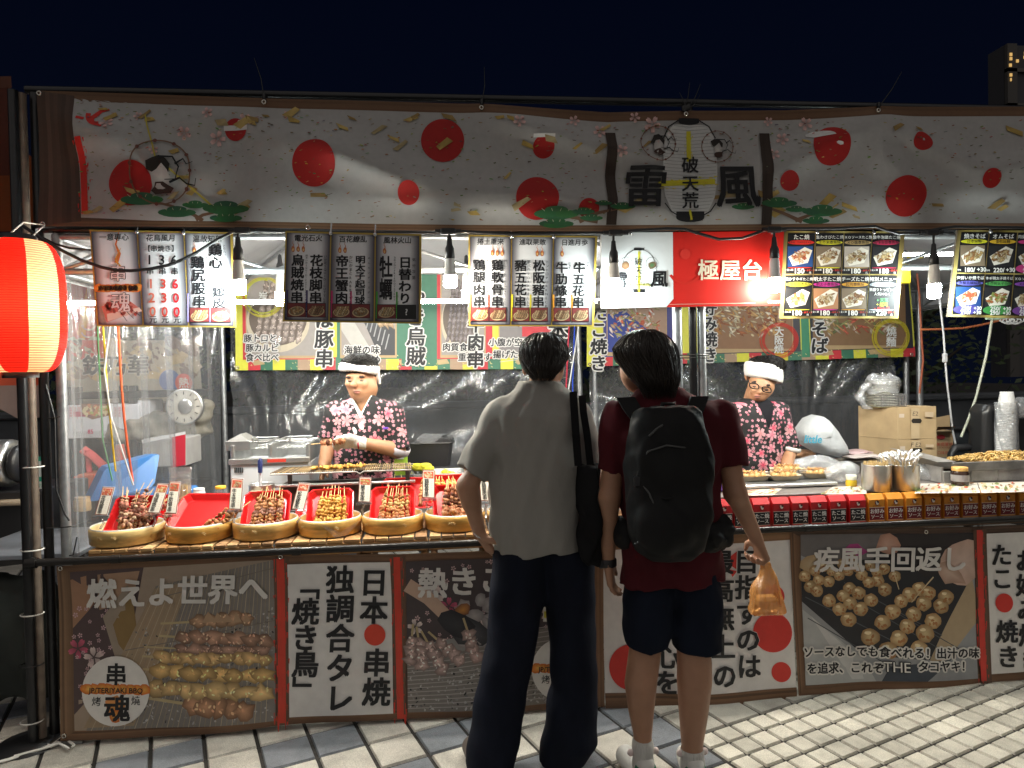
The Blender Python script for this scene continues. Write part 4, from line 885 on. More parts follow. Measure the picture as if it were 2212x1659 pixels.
pic_menu([(1694, 499), (1955, 500), (1940.4, 688), (1684, 688)], .018, 'black and gold menu board with eight octopus ball dishes right of the red sign', [
    ('たこ焼', '章魚燒 TAKOYAKI', (.6, .03, .02), 'red', '150', sky_, 'pr'), ('生わさびたこ焼', '生芥末章魚燒', (.6, .55, .03), 'tako', '180', br_, 'pr'), ('XOソースたこ焼', 'XO醬章魚燒', (.4, .28, .12), 'tako', '180', (.45, .4, .35), 'pr'), ('酸辛泡菜たこ焼', '酸辣泡菜章魚燒', (.45, .03, .08), 'tako', '180', dk, 'pr'),
    ('天かすネギたこ焼', '天華青蔥章魚燒', (.6, .55, .05), 'green', '180', dk, 'pr'), ('明太子たこ焼', '明太子章魚燒', (.6, .04, .3), 'tako', '180', (.4, .2, .1), 'pr'), ('チーズたこ焼', '起司章魚燒', (.65, .33, .04), 'tako', '180', (.2, .15, .1), 'pr'), ('特別メニュー', '綜合3/WISH章魚燒', (.6, .68, .75), None, '220', dk, 'pr lst')], 4)
pic_menu([(2068.8, 497), (2330, 499), (2318, 690), (2047.6, 684)], .018, 'black and gold menu board of fried noodle dishes at the right edge', [
    ('焼きそば', '日本燒麵', (.62, .6, .03), 'noodle', '180', br_, 'one'), ('オムそば', '蛋包燒麵', (.65, .4, .03), 'tako', '220', dk, 'one'), ('肉盛り焼きそば', '肉盛燒麵', (.55, .04, .2), 'noodle', '250', dk, 'two', (.5, .05, .2)), ('特盛焼きそば', '特盛燒麵', (.5, .05, .05), 'noodle', '250', dk, 'two', (.4, .05, .05)),
    ('海鮮いか焼そば', '海鮮烏賊燒麵', (.1, .1, .4), 'red', '250', sky_, 'two', (.06, .05, .25)), ('ネギ明太子焼そば', '青蔥明太子燒麵', (.1, .4, .1), 'green', '250', dk, 'two', (.05, .25, .06)), ('XOソース焼そば', 'XO醬燒麵', (.2, .06, .35), 'noodle', '250', dk, 'two', (.15, .05, .25)), ('チーズ焼そば', '起司燒麵', (.5, .4, .05), 'noodle', '250', dk, 'two', (.3, .2, .03))], 4)
random.setstate(st)

# ================================================================== BACK BANNERS
def back_banner(q, Y, lab, panels, sag):
    S = Sheet(Y, .0025); f = quadmap(q); qfill(S, q, (.62, .60, .08), 0, 10)
    cols = [(.05, .16, .10), (.5, .04, .05), (.62, .60, .06), (.35, .24, .16), (.05, .16, .10), (.62, .60, .06)]
    for i in range(26):
        c = cols[(i*5+2) % 6]; S.poly([f(i/26, .88), f((i+1)/26, .88), f((i+1)/26, 1), f(i/26, 1)], c, .5)
        S.poly([f(i/26, 0), f((i+1)/26, 0), f((i+1)/26, .1), f(i/26, .1)], cols[(i*3+1) % 6], .5)
    for _ in range(120): x, y = f(random.random(), random.uniform(.86, .99)); S.blob(x, y, 2.2, .8, (.6, .5, .2), L=.9, n=6, rot=random.random())
    for _ in range(14): x, y = f(random.random(), random.choice((.93, .06))); S.poly([(x-14, y-4), (x+10, y-7), (x+16, y+3), (x-8, y+6)], (.45, .33, .17), .8)
    for p in panels: p(S, f)
    b = thing('back_banner', tuple(at(*f(.5, 1), Y)), lab, 'banner', 'printed banners along the back of the stalls')
    w0 = at(*f(0, 1), Y)[0]; w1 = at(*f(1, 1), Y)[0]
    S.build('cloth', vinyl_m, b, post=bend(lambda x, z: .03*math.sin(x*3.1)+.010*math.sin(x*7+z*4), .07))
    for s_ in (0.01, .5, .99): eyelet(*f(s_, .975), Y-.04, b, .014)
OUT = (.62, .6, .58)
def picpanel(s0, s1, side, pic, title, tt, sub, body=(.3, .27, .25)):
    def g_(S, f):
        S.poly([f(s0, .02), f(s1, .02), f(s1, .9), f(s0, .9)], side, 1); S.poly([f(s0+.01, .05), f(s1-.02, .05), f(s1-.02, .89), f(s0+.01, .89)], (.42, .3, .16), 1.3)
        a, b_ = f(s0+.014, .07), f(s1-.025, .865); S.rect(a[0], a[1], b_[0], b_[1], body, 1.6); pic(S, a, b_)
        x, y = f(tt[0], tt[1]); S.text(title, x, y, tt[2], INK, 7, True, .05, 1.0, outline=OUT, ow=.10, slant=.05)
        for t, s_, t_, sz in sub: x, y = f(s_, t_); S.text(t, x, y, sz*1.08, INK, 7, bold=.04, outline=OUT, ow=.15, slant=.05)
    return g_
def p_sk(col, bowl=True, tilt=.25):
    def g_(S, a, b_):
        w_, h_ = b_[0]-a[0], b_[1]-a[1]
        if bowl: S.disc(a[0]+w_*.45, a[1]+h_*.6, w_*.46, (.5, .43, .32), 2, 30, ry=h_*.36); S.disc(a[0]+w_*.45, a[1]+h_*.56, w_*.42, (.12, .09, .07), 2.2, 30, ry=h_*.32)
        for k in range(7): x = a[0]+w_*(.14+k*.1); foodstick(S, x+w_*tilt*.6, a[1]+h_*.12, x-w_*tilt*.0, a[1]+h_*.84, w_*.085, col, 2.5, 10)
    return g_
def p_squid(S, a, b_):
    w_, h_ = b_[0]-a[0], b_[1]-a[1]; S.poly([(a[0], a[1]), (a[0]+w_*.3, a[1]), (b_[0], a[1]+h_*.7), (b_[0], b_[1]), (a[0]+w_*.7, b_[1])], (.04, .04, .045), 2)
    for k in range(12): S.stroke([(a[0]+w_*(.12+k*.07), a[1]+h_*(.2+k*.05)), (a[0]+w_*(.05+k*.07), a[1]+h_*(.38+k*.05))], 2.5, (.3, .3, .3), 2.3)
    for k in range(3): foodstick(S, a[0]+w_*(.25+k*.13), a[1]+h_*.12, a[0]+w_*(.75+k*.1), a[1]+h_*.66, w_*.1, (.55, .36, .2), 2.6, 7)
    S.poly([(a[0], a[1]+h_*.35), (a[0]+w_*.62, b_[1]), (a[0]+w_*.3, b_[1]), (a[0], a[1]+h_*.7)], (.45, .43, .4), 2.4)
def p_crab(S, a, b_):
    w_, h_ = b_[0]-a[0], b_[1]-a[1]
    for k in range(14): S.stroke([(a[0], a[1]+h_*k/12), (a[0]+w_, a[1]+h_*(k/12+.2) if k/12+.2 < 1 else b_[1])], 1.5, (.5, .48, .45), 2.1)
    for k in range(6): foodstick(S, a[0]+w_*(.3+k*.1), a[1]+h_*.2, a[0]+w_*(.34+k*.1), a[1]+h_*.62, w_*.09, (.6, .3, .2), 2.6, 4)
    S.rect(a[0], a[1]+h_*.66, b_[0], b_[1], (.22, .2, .2), 2.9); S.rect(a[0]+w_*.4, a[1]+h_*.66, b_[0], a[1]+h_*.78, (.5, .04, .05), 3)
def p_food(pal, n=120, bgc=(.06, .04, .035), tray=None):
    def g_(S, a, b_):
        w_, h_ = b_[0]-a[0], b_[1]-a[1]; S.rect(a[0], a[1], b_[0], b_[1], bgc, 2)
        if tray: S.poly([(a[0], a[1]+h_*.45), (a[0]+w_*.3, a[1]+h_*.4), (b_[0], a[1]+h_*.9), (b_[0], b_[1]), (a[0], b_[1])], tray, 2.2)
        for _ in range(n):
            x, y = a[0]+w_*random.uniform(.05, .9), a[1]+h_*random.uniform(.03, .8); c = random.choice(pal); v = random.uniform(.6, 1.3)
            S.blob(x, y, w_*random.uniform(.02, .075), h_*random.uniform(.008, .022), tuple(q_*v for q_ in c), tuple(q_*v*.5 for q_ in c), 2.5+random.random(), random.choice((.7, 1.2, -.6, .2)), 7)
    return g_
st = random.getstate(); random.seed(9)
bx = lambda q, x: (x-q[0][0])/(q[1][0]-q[0][0])
q = [(505.7, 570), (1219, 570), (1219, 797), (505.7, 800)]; s_ = lambda x: bx(q, x)
def green_strip(x0, x1, c): return lambda S, f: S.poly([f(s_(x0), .02), f(s_(x1), .02), f(s_(x1), .97), f(s_(x0), .97)], c, .9)
def ringtxt(t, x, y, r, col, tc, sz):
    def g_(S, f):
        for k in range(7): S.ring(x, y, r-5+k*1.6, r-4+k*1.6, tuple(c*random.uniform(.8, 1.1) for c in col), 5.5, 26, k*.9, k*.9+random.uniform(4, 5.8))
        S.text(t, x, y, sz, tc, 7, True, .03, .95)
    return g_
back_banner(q, 2.36, 'printed back banner of skewers behind the skewer cook', [
    picpanel(s_(522), s_(700), (.5, .04, .05), p_sk((.40, .32, .28)), 'には豚串', (s_(701), .62, 42), (('豚トロと', s_(562), .70, 17), ('豚カルビ', s_(566), .79, 17), ('食べ比べ', s_(566), .88, 17))),
    picpanel(s_(728), s_(872), (.05, .16, .10), p_squid, 'やき烏賊', (s_(899), .60, 42), (('海鮮の味', s_(783), .815, 18), ('噛み締め', s_(785), .905, 18))),
    green_strip(868, 944, (.05, .16, .10)),
    picpanel(s_(944), s_(1064), (.5, .04, .05), p_sk((.24, .2, .2)), 'の牛肉串', (s_(1028), .66, 38), (('肉質食感', s_(992), .79, 17), ('重視です', s_(1026), .885, 17))),
    picpanel(s_(1070), s_(1219), (.62, .60, .06), p_crab, '天一本', (s_(1205), .45, 44), (('小腹が空いたら', s_(1120), .745, 17), ('揚げた「帝王', s_(1120), .86, 17))),
    ringtxt('炭', 568, 640, 40, (.6, .55, .03), (.6, .6, .58), 20)], 0)
q = [(1266, 600), (1966, 590), (1977, 770), (1267, 792)]; s_ = lambda x: bx(q, x)
back_banner(q, 2.38, 'printed back banner of octopus balls and fried noodles behind the octopus ball cook', [
    picpanel(s_(1300), s_(1452), (.05, .05, .2), p_food(((.6, .42, .28), (.62, .14, .07), (.68, .6, .54), (.35, .33, .12)), 260, (.34, .22, .16), (.03, .05, .25)), '名物たこ焼き', (s_(1290), .5, 36), ()),
    picpanel(s_(1528), s_(1722), (.05, .05, .06), p_food(((.58, .34, .13), (.34, .11, .04), (.68, .6, .45), (.5, .22, .06), (.62, .5, .3)), 280, (.24, .13, .07)), 'お好み焼き', (s_(1530), .55, 34), ()),
    green_strip(1724, 1740, (.05, .22, .12)),
    picpanel(s_(1742), s_(1962), (.03, .03, .04), p_food(((.6, .4, .16), (.6, .14, .09), (.66, .56, .44), (.25, .28, .12), (.62, .46, .2)), 280, (.22, .13, .07)), '焼きそば', (s_(1760), .55, 36), ()),
    ringtxt('大阪焼', 1683, 735, 34, (.6, .03, .02), (.7, .7, .68), 20), ringtxt('燒麵', 1920, 728, 36, (.6, .56, .03), (.7, .7, .68), 23)], 0)
random.setstate(st)
# ================================================================== LAMPS
def emis(name, col, strength):
    if name in _M: return _M[name]
    m = bpy.data.materials.new(name); _M[name] = m; m.use_nodes = True; n = m.node_tree.nodes; n.remove(n['Principled BSDF'])
    e = n.new('ShaderNodeEmission'); e.inputs[0].default_value = (*col, 1); e.inputs[1].default_value = strength; m.node_tree.links.new(e.outputs[0], n['Material Output'].inputs[0]); return m
frost = mat('bulb_collar', (.62, .60, .56), rough=.35)
BULB = 480.0
def bulb(px, py_top, py_glass, py_bot, Y, col, k, lab, cable=True):
    q = at(px, py_bot, Y); zt = at(px, py_top, Y)[2]; zg = at(px, py_glass, Y)[2]; x = q[0]; zb = q[2]
    t = thing('light_bulb', (x, Y, zb), lab, 'light bulb', 'string light bulbs along the stall fronts')
    r_ = .030
    b = MB(); b.tube([(x, Y, zt), (x, Y, zg+.075)], .006, n=6)
    b.lathe((x, Y, 0), [(.0, zg+.15), (.010, zg+.14), (.014, zg+.10), (.021, zg+.085), (.024, zg+.04), (.020, zg+.036)], n=14); b.build('socket', tie_b, t)
    b = MB(); zm = (zg*.45+zb*.55)+.012; b.lathe((x, Y, 0), [(.019, zg+.04), (.024, zg+.02), (r_*.93, zm+.004), (r_, zm)], n=16); b.build('collar', frost, t)
    b = MB(); b.lathe((x, Y, 0), [(r_*.99, zm-.001), (r_*1.02, zm-.012), (r_*1.0, zb+.012), (r_*.85, zb+.003), (0, zb)], n=12); b.build('glass', emis('bulb_glow_'+str(int(px)), col, BULB*k), t)
cool, warm, amber = (.88, 1.0, .97), (1.0, .93, .78), (1.0, .80, .58)
bulb(517, 502, 580, 637, -.055, cool, 1.15, 'lit cool white bulb hanging between the price board and the shadowed skewer board')
bulb(973, 500, 576, 622, -.055, warm, 1.0, 'lit warm bulb hanging left of the bright skewer board')
bulb(1327, 498, 585, 627, -.06, cool, .5, 'lit bulb hanging in front of the white part of the stall sign')
bulb(1674, 498, 575, 632, -.06, warm, .55, 'lit warm bulb hanging in front of the red part of the stall sign')
bulb(2018, 504, 588, 645, -.055, cool, 1.1, 'lit cool white bulb hanging between the two black and gold menus')
bulb(607, 560, 605, 661, .75, warm, 1.3, 'lit bulb inside the stall half hidden by the shadowed skewer board')
bulb(1009, 560, 605, 652, .75, warm, 1.0, 'lit bulb inside the stall half hidden by the bright skewer board')
for i, (a, b_, Y) in enumerate((((130, 655), (1298, 650), 1.25), ((1760, 553), (2063, 549), 1.3))):
    A, B_ = at(*a, Y), at(*b_, Y); t = thing('tube_light', tuple((A+B_)/2), ('long white light tube across the inside of the skewer stall', 'white light tube across the inside of the noodle stall')[i], 'tube light')
    k = 4 if i == 0 else 2
    for j in range(k):
        p0, p1 = A+(B_-A)*(j+.03)/k, A+(B_-A)*(j+.97)/k; b = MB(); b.tube([p0, p1], .011, n=8); b.build('tube', emis('tube_glow', (.95, 1.0, 1.0), 75), t)
    b = MB(); b.tube([A+np.array([0, .012, .014]), B_+np.array([0, .012, .014])], .008, n=6); b.build('carrier', mat('white_plastic', (.7, .7, .7), rough=.4), t)
for i, (px, py, Y) in enumerate(((350, 585, .17), (760, 580, .17), (1140, 585, .17), (1560, 585, .17), (1830, 590, .17), (2200, 585, .17))):   # unseen fill lamps, added behind the boards to light food and faces
    q = at(px, py, Y); t = thing('fill_lamp', (q[0], Y, 2.02), 'unseen fill lamp added under the canopy '+('behind the price board', 'behind the shadowed skewer board', 'behind the bright skewer board', 'behind the stall sign', 'behind the octopus ball menu', 'behind the noodle menu')[i], 'lamp', 'added fill lamps under the canopies')
    b = MB(); b.lathe((q[0], Y, 2.02), [(0, .0), (.04, .004), (.05, .03), (.03, .055)], n=16); b.build('glass', emis('fill_glow', (1.0, .94, .82), 340), t)
    b = MB(); b.lathe((q[0], Y, 2.02), [(.052, .03), (.054, .05), (.03, .075), (.0, .08)], n=16); b.tube([(q[0], Y, 2.09), (q[0], Y, 2.30)], .005, n=5); b.build('housing', tie_b, t)
# string cable with its junction blocks
b = MB()
cab = [(50, 488), (57, 493), (96, 520), (136, 542), (176, 562), (218, 577), (250, 584), (283, 585), (325, 581), (363, 573), (394, 561), (424, 546), (464, 521), (504, 500), (560, 499), (700, 503), (940, 503), (1000, 500), (1100, 506), (1320, 503), (1360, 499), (1440, 494), (1478, 495), (1515, 506), (1553, 517), (1602, 515), (1648, 499), (1693, 494), (1800, 494), (1890, 489), (1915, 498), (1942, 505), (1980, 504), (2000, 500), (2030, 494), (2062, 490), (2230, 492)]
b.tube([at(x, y, -.05) for x, y in cab], .0075, n=7)
for x, y in ((524, 498), (968, 500), (1330, 503), (1672, 496), (2012, 502)):
    q = at(x, y, -.055); b.box(tuple(q), (.075, .028, .028), bev=.006); b.tube([(q[0]-.06, q[1], q[2]), (q[0]+.06, q[1], q[2])], .011, n=8)
for pts in (((57, 493), (90, 520), (130, 535), (190, 541), (196, 541)), ((160, 498), (163, 520), (172, 530)), ((1420, 790), (1500, 800), (1512, 780))): pass
b.tube([at(x, y, .02) for x, y in ((60, 494), (90, 512), (120, 527), (150, 536), (196, 540))], .005, n=6)
b.build('light_cable', tie_b, label='black cable of the bulb string sagging from the lantern along the front beam', cat='cable')

# ------------------------------------------------------------------ red and white lantern
lp = mat('lantern_paper', None, rough=.7, trans=.5, emit=.27, bump=.5, bs=3, stretch=(1, 1, 30))
LY = -.20; c0 = at(47, 665, LY); zT, zB = at(47, 521, LY)[2], at(47, 804, LY)[2]; LR = .160; Lh = zT-zB
lt = thing('paper_lantern', (c0[0], LY, zB), 'big red and white striped paper lantern lit from inside at the left edge', 'lantern')
b = MB(); NR, NC = 110, 48; th0 = R(-90)+.0
def lant_r(v):
    e = abs(2*v-1); return LR*(.52+.48*(1-e**3.2)**.55)
for i in range(NR):
    v0, v1 = i/NR, (i+1)/NR; k0 = lant_r(v0)+(.0022 if i % 2 else 0); k1 = lant_r(v1)+(.0022 if (i+1) % 2 else 0)
    for j in range(NC):
        a0, a1 = 2*math.pi*j/NC, 2*math.pi*(j+1)/NC; red = ((j+1)//6) % 2 == 0
        col = (.78, .022, .012) if red else (.80, .58, .36); col = tuple(c*(.5 if i % 2 else 1.05) for c in col)
        z0, z1 = zB+Lh*v0, zB+Lh*v1
        b.add([(c0[0]+k0*math.cos(a0), LY+k0*math.sin(a0), z0), (c0[0]+k0*math.cos(a1), LY+k0*math.sin(a1), z0), (c0[0]+k1*math.cos(a1), LY+k1*math.sin(a1), z1), (c0[0]+k1*math.cos(a0), LY+k1*math.sin(a0), z1)], [(0, 1, 2, 3)], col, 0, True)
b.build('paper', lp, lt)
for z, nm in ((zT, .02), (zB-.018, 0)):
    b = MB(); rr_ = lant_r(0)*.78; b.lathe((c0[0]-.012+nm*.2, LY, z), [(rr_, -.006), (rr_, .024), (rr_*.86, .024), (rr_*.86, -.006)], n=28); b.build('hoop', tie_b, lt)
b = MB(); b.lathe((c0[0], LY, zB+Lh*.42), [(0, .1), (.03, .09), (.035, .03), (.0, 0)], n=12); b.build('bulb', emis('lantern_bulb', (1, .72, .42), 110), lt)
b = MB(); b.tube([(c0[0]-.05, LY, zT+.02), (c0[0]-.01, LY+.05, zT+.09), (c0[0]+.02, LY+.15, zT+.10), (c0[0]+.05, LY, zT+.02)], .0035, n=6); b.build('cord', tie_w, lt)

# ================================================================== COUNTERS
woodm = mat('crate_wood', None, rough=.7, var=.45, vs=10, bump=.25, bs=40, stretch=(1, 6, 6))
TZ = at(500, 1178, .0)[2]                     # table tops, at the rail
def deck(x0, x1, y0, y1, z, lab, cols, nb):
    t = thing('wooden_crate', ((x0+x1)/2, y0, 0), lab, 'crate', 'wooden crates under the skewer baskets')
    b = MB(); k = nb
    for i in range(k):
        xa = x0+(x1-x0)*i/k; b.box((xa+(x1-x0)/k/2, (y0+y1)/2, z-.009), ((x1-x0)/k-.006, y1-y0, .016), random.choice(cols), bev=.002)
    b.build('slat_top', woodm, t); b = MB(); b.box(((x0+x1)/2, y0+.012, z-.045), (x1-x0, .018, .052), random.choice(cols), bev=.003); b.box(((x0+x1)/2, y0+.014, z-.13), (x1-x0, .018, .08), random.choice(cols), bev=.003)
    b.build('front_board', woodm, t); b = MB(); b.box((x0+.02, (y0+y1)/2, z/2-.05), (.03, y1-y0-.05, z-.1), random.choice(cols)); b.box((x1-.02, (y0+y1)/2, z/2-.05), (.03, y1-y0-.05, z-.1), random.choice(cols)); b.build('side_board', woodm, t)
wc = [(.46, .25, .09), (.52, .30, .12), (.40, .21, .08), (.55, .35, .16), (.33, .18, .08)]
xs = [px_x(186, 1190, .03), px_x(330, 1184, .03), px_x(460, 1180, .03), px_x(590, 1176, .03), px_x(780, 1170, .03), px_x(925, 1165, .03), px_x(1060, 1160, .03), px_x(1420, 1150, .03)]
for i in range(7): deck(xs[i]+.004, xs[i+1]-.004, .035, .46, TZ-.004, ('pale slatted crate under the leftmost basket', 'slatted crate under the second basket with the half empty tray', 'slatted crate under the third basket from the left', 'long slatted crate under the fourth basket and its torn film', 'slatted crate under the fifth basket from the left', 'slatted crate under the basket at the elbow of the man in the grey shirt', 'slatted crate hidden behind the man in the grey shirt')[i], wc, 5)
tbl = thing('work_table', (0, .7, 0), 'steel work table along the skewer stall behind the crates', 'table')
b = MB(); b.box(((xs[0]+xs[-1])/2, .86, TZ-.03), (xs[-1]-xs[0]-.1, .78, .03), bev=.004); b.build('top', mat('steel_sheet', (.5, .5, .5), rough=.32, metal=.8, var=.2, vs=9), tbl)
for x in (xs[0]+.1, xs[-1]-.1):
    for y in (.55, 1.2): b = MB(); b.tube([(x, y, 0), (x, y, TZ-.045)], .02, n=8); b.build('leg', galv, tbl)

# ---- steamer baskets with red trays and skewers
bam = mat('bamboo', None, rough=.45, var=.22, vs=14, bump=.12, bs=60, stretch=(1, 1, 5), coat=.15); red_pl = mat('red_plastic', (.62, .010, .012), rough=.24, spec=.6); meat_m = mat('grilled_meat', None, rough=.5, spec=.3, var=.5, vs=70, bump=.5, bs=90); stick_m = mat('bamboo_stick', (.62, .44, .2), rough=.6, var=.15, vs=30)
film = plastic('cling_film', amount=.10, bump=.9, bs=30, milky=.10)
def basket_mesh(b, r, h, col):
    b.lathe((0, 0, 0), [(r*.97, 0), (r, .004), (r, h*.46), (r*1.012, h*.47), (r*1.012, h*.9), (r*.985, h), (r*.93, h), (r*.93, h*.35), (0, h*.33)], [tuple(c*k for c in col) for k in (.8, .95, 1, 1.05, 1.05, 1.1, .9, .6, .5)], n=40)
def sk_proto(kind):
    root = thing('meat_skewer', (0, 0, -5), 'skewer', 'skewer'); b = MB(); b.tube([(0, 0, -.01), (0, 0, .205)], .0020, n=5); b.build('stick', stick_m, root, local=True)
    pal = {'squid': [(.66, .46, .30), (.58, .32, .20), (.46, .18, .12), (.70, .54, .38)], 'beef': [(.30, .12, .04), (.38, .17, .06), (.22, .08, .03)], 'mix': [(.46, .25, .07), (.34, .15, .05), (.42, .19, .08), (.26, .12, .08)], 'gold': [(.58, .33, .07), (.50, .26, .05), (.62, .40, .10), (.42, .20, .04)], 'pale': [(.60, .33, .10), (.50, .22, .07), (.62, .40, .16), (.44, .18, .08)], 'dark': [(.40, .15, .07), (.28, .09, .04), (.46, .22, .11), (.20, .06, .03)]}[kind]
    b = MB(); k = 8; z = .002
    for i in range(k):
        s_ = .0120*random.uniform(.8, 1.15); kk = random.choice((1, 1.1, .9, .5)); c = tuple(q*kk for q in random.choice(pal)); o = (random.uniform(-.003, .003), random.uniform(-.003, .003), z+i*.0190+s_*.5)
        M = Euler((random.uniform(-.5, .5), random.uniform(-.5, .5), random.random()*3)).to_matrix(); b.ball(o, (s_*random.uniform(.9, 1.35), s_*random.uniform(.6, .95), s_*random.uniform(.6, 1.1)), c, 9, 6, .30, M=M)
        for _k in range(random.choice((0, 0, 1))): b.ball((o[0]+random.choice((-1, 1))*s_*.7, o[1]-s_*.4, o[2]), (s_*random.uniform(.35, .75), s_*.5, s_*random.uniform(.3, .7)), random.choice(pal), 7, 5, .3)
    b.build('meat', meat_m, root, local=True); return root
protos = {}
BASK = [  # px left, right, bottom y, skewer kind, label colour words, count, lay
    (199, 353, 1185, 'squid', 'leftmost round bamboo basket heaped with pink squid leg skewers'), (361.5, 504, 1178, 'beef', 'bamboo basket with a half empty red tray and two brown skewers'),
    (505, 645.6, 1172, 'mix', 'bamboo basket with seven mottled beef skewers, third from the left'), (645.6, 782, 1166, 'gold', 'bamboo basket of golden pork skewers with torn film hanging at its front'),
    (782.5, 915.5, 1152, 'pale', 'bamboo basket of pale pork belly skewers in front of the grill'), (917, 1048, 1148, 'dark', 'bamboo basket of dark cartilage skewers at the elbow of the man in grey'),
    (1052, 1180, 1144, 'pale', 'bamboo basket hidden behind the man in the grey shirt')]
fill = ['pink squid skewer heaped in the leftmost basket', 'brown beef skewer in the half empty red tray', 'mottled beef skewer in the third basket from the left', 'golden pork skewer in the basket with torn film', 'pale pork belly skewer in the basket in front of the grill', 'dark cartilage skewer in the basket at the elbow of the man in grey', 'pale chicken skewer in the basket behind the man in grey']
def tray_pts(w_, l_, d_, M, o):
    """open rectangular tray, lip up; local x across, y along, z depth"""
    rings = []
    for z, k in ((0, .82), (.003, .86), (d_*.8, .97), (d_, 1.0), (d_+.001, 1.05), (d_-.004, 1.06)):
        X, Y = w_/2*k, l_/2*(1-(1-k)*w_/l_); c = .022
        rings.append([(X-c, Y, z), (X, Y-c, z), (X, -Y+c, z), (X-c, -Y, z), (-X+c, -Y, z), (-X, -Y+c, z), (-X, Y-c, z), (-X+c, Y, z)])
    vs = [Vector(o)+M @ Vector(p) for r_ in rings for p in r_]; fs = [tuple(range(8))]
    for i in range(5):
        for j in range(8): fs.append((i*8+j, i*8+(j+1) % 8, (i+1)*8+(j+1) % 8, (i+1)*8+j))
    return vs, fs
for i, (xl, xr, yb, kind, lab) in enumerate(BASK):
    Yb = .205; p0, p1 = at(xl, yb-22, Yb), at(xr, yb-22, Yb); r_ = (p1[0]-p0[0])/2*.985; cx = (p0[0]+p1[0])/2; z = TZ+.001; h = .074
    t = thing('bamboo_basket', (cx, Yb, z), lab, 'basket', 'bamboo baskets along the front of the skewer stall'); bc_ = random.choice(((.60, .35, .09), (.64, .40, .13), (.56, .31, .07))) if i else (.66, .46, .18)
    b = MB(); basket_mesh(b, r_, h, bc_); b.v = [(x+cx, y+Yb, z_+z) for x, y, z_ in b.v]; b.build('body', bam, t)
    b = MB(); b.lathe((cx, Yb, z+h+.0), [(r_*.985, .0005), (r_*.97, .006), (r_*.955, .0005)], (.5, .5, .48), n=40); b.build('rim_band', mat('pale_rim', (.52, .50, .46), rough=.35), t)
    for k in range(2):
        a = -1.57+random.uniform(-.5, .5)-k*.4; b = MB(); px_, py_ = cx+r_*1.015*math.cos(a), Yb+r_*1.015*math.sin(a); b.tube([(px_-.012, py_, z+h*.55), (px_, py_-.004, z+h*.7), (px_+.012, py_, z+h*.58)], .0016, n=5); b.tube([(px_-.01, py_, z+h*.7), (px_+.01, py_-.003, z+h*.5)], .0016, n=5); b.build('wire_tie', stick_m, t)
    # tray leans towards the customer
    tilt = R(50) if i != 1 else R(36); M = Matrix.Rotation((-.12, -.2, .05, .06, -.02, .12, 0)[i], 3, 'Z') @ Matrix.Rotation(tilt, 3, 'X'); o = Vector((cx+(.03 if i == 0 else 0), Yb+.01, z+h+.042))
    wtr = r_*1.42 if i != 1 else r_*1.7; ltr = .20 if i != 1 else .235
    vs, fs = tray_pts(wtr, ltr, .026, M, o-M @ Vector((0, 0, .02))); b = MB(); b.add(vs, fs, (.6, .01, .01), smooth=False); b.build('red_tray', red_pl, label=('red plastic tray under the pink squid skewers', 'half empty red plastic tray', 'red plastic tray under the seven mottled beef skewers', 'red plastic tray under the golden pork skewers', 'red plastic tray under the pale pork belly skewers', 'red plastic tray under the dark cartilage skewers', 'red tray in the hidden basket behind the man in grey')[i], cat='tray', group='red trays in the bamboo baskets')
    if kind not in protos: protos[kind] = sk_proto(kind); fresh = True
    else: fresh = False
    P = protos[kind]; n_ = (26, 3, 9, 8, 9, 11, 5)[i]
    for k in range(n_):
        if i == 0: u = random.uniform(-.36, .40); lift = random.uniform(.0, .05); yaw = random.uniform(-.95, .35); v = random.uniform(-.115, -.02)
        elif i == 1: u = .20+k*.13; lift = .004; yaw = -.55; v = -.10
        else: u = -.36+.74*(k+.5)/n_+random.uniform(-.02, .02); lift = random.uniform(0, .014); yaw = (.5-(k+.5)/n_)*-.25-.06; v = -.092+random.uniform(-.008, .02)
        if i == 5: lift += random.uniform(0, .03)
        loc = o+M @ Vector((u*wtr, v, -.004+lift)); rot = (M @ Matrix.Rotation(yaw, 3, 'Z') @ Matrix.Rotation(R(-90), 3, 'X')).to_euler(); rot2 = (M @ Matrix.Rotation(yaw, 3, 'Z') @ Matrix.Rotation(R(-90), 3, 'X') @ Matrix.Rotation(random.random()*6, 3, 'Z')).to_euler()
        if fresh and k == 0: P.location = loc; P.rotation_euler = rot2; P['label'] = fill[i]; P['group'] = fill[i].replace('skewer', 'skewers', 1)
        else: dup(P, loc, rot2, fill[i], fill[i].replace('skewer', 'skewers', 1))
# torn film on the fourth basket
b = MB(); q = [at(x, y, .205-.165) for x, y in ((690, 1130), (735, 1150), (782, 1120), (748, 1158), (724, 1162))]
b.add(q, [(0, 1, 4), (1, 3, 4), (1, 2, 3)], (.8, .8, .8)); b.build('torn_film', film, label='torn clear film hanging at the front of the fourth basket', cat='film')
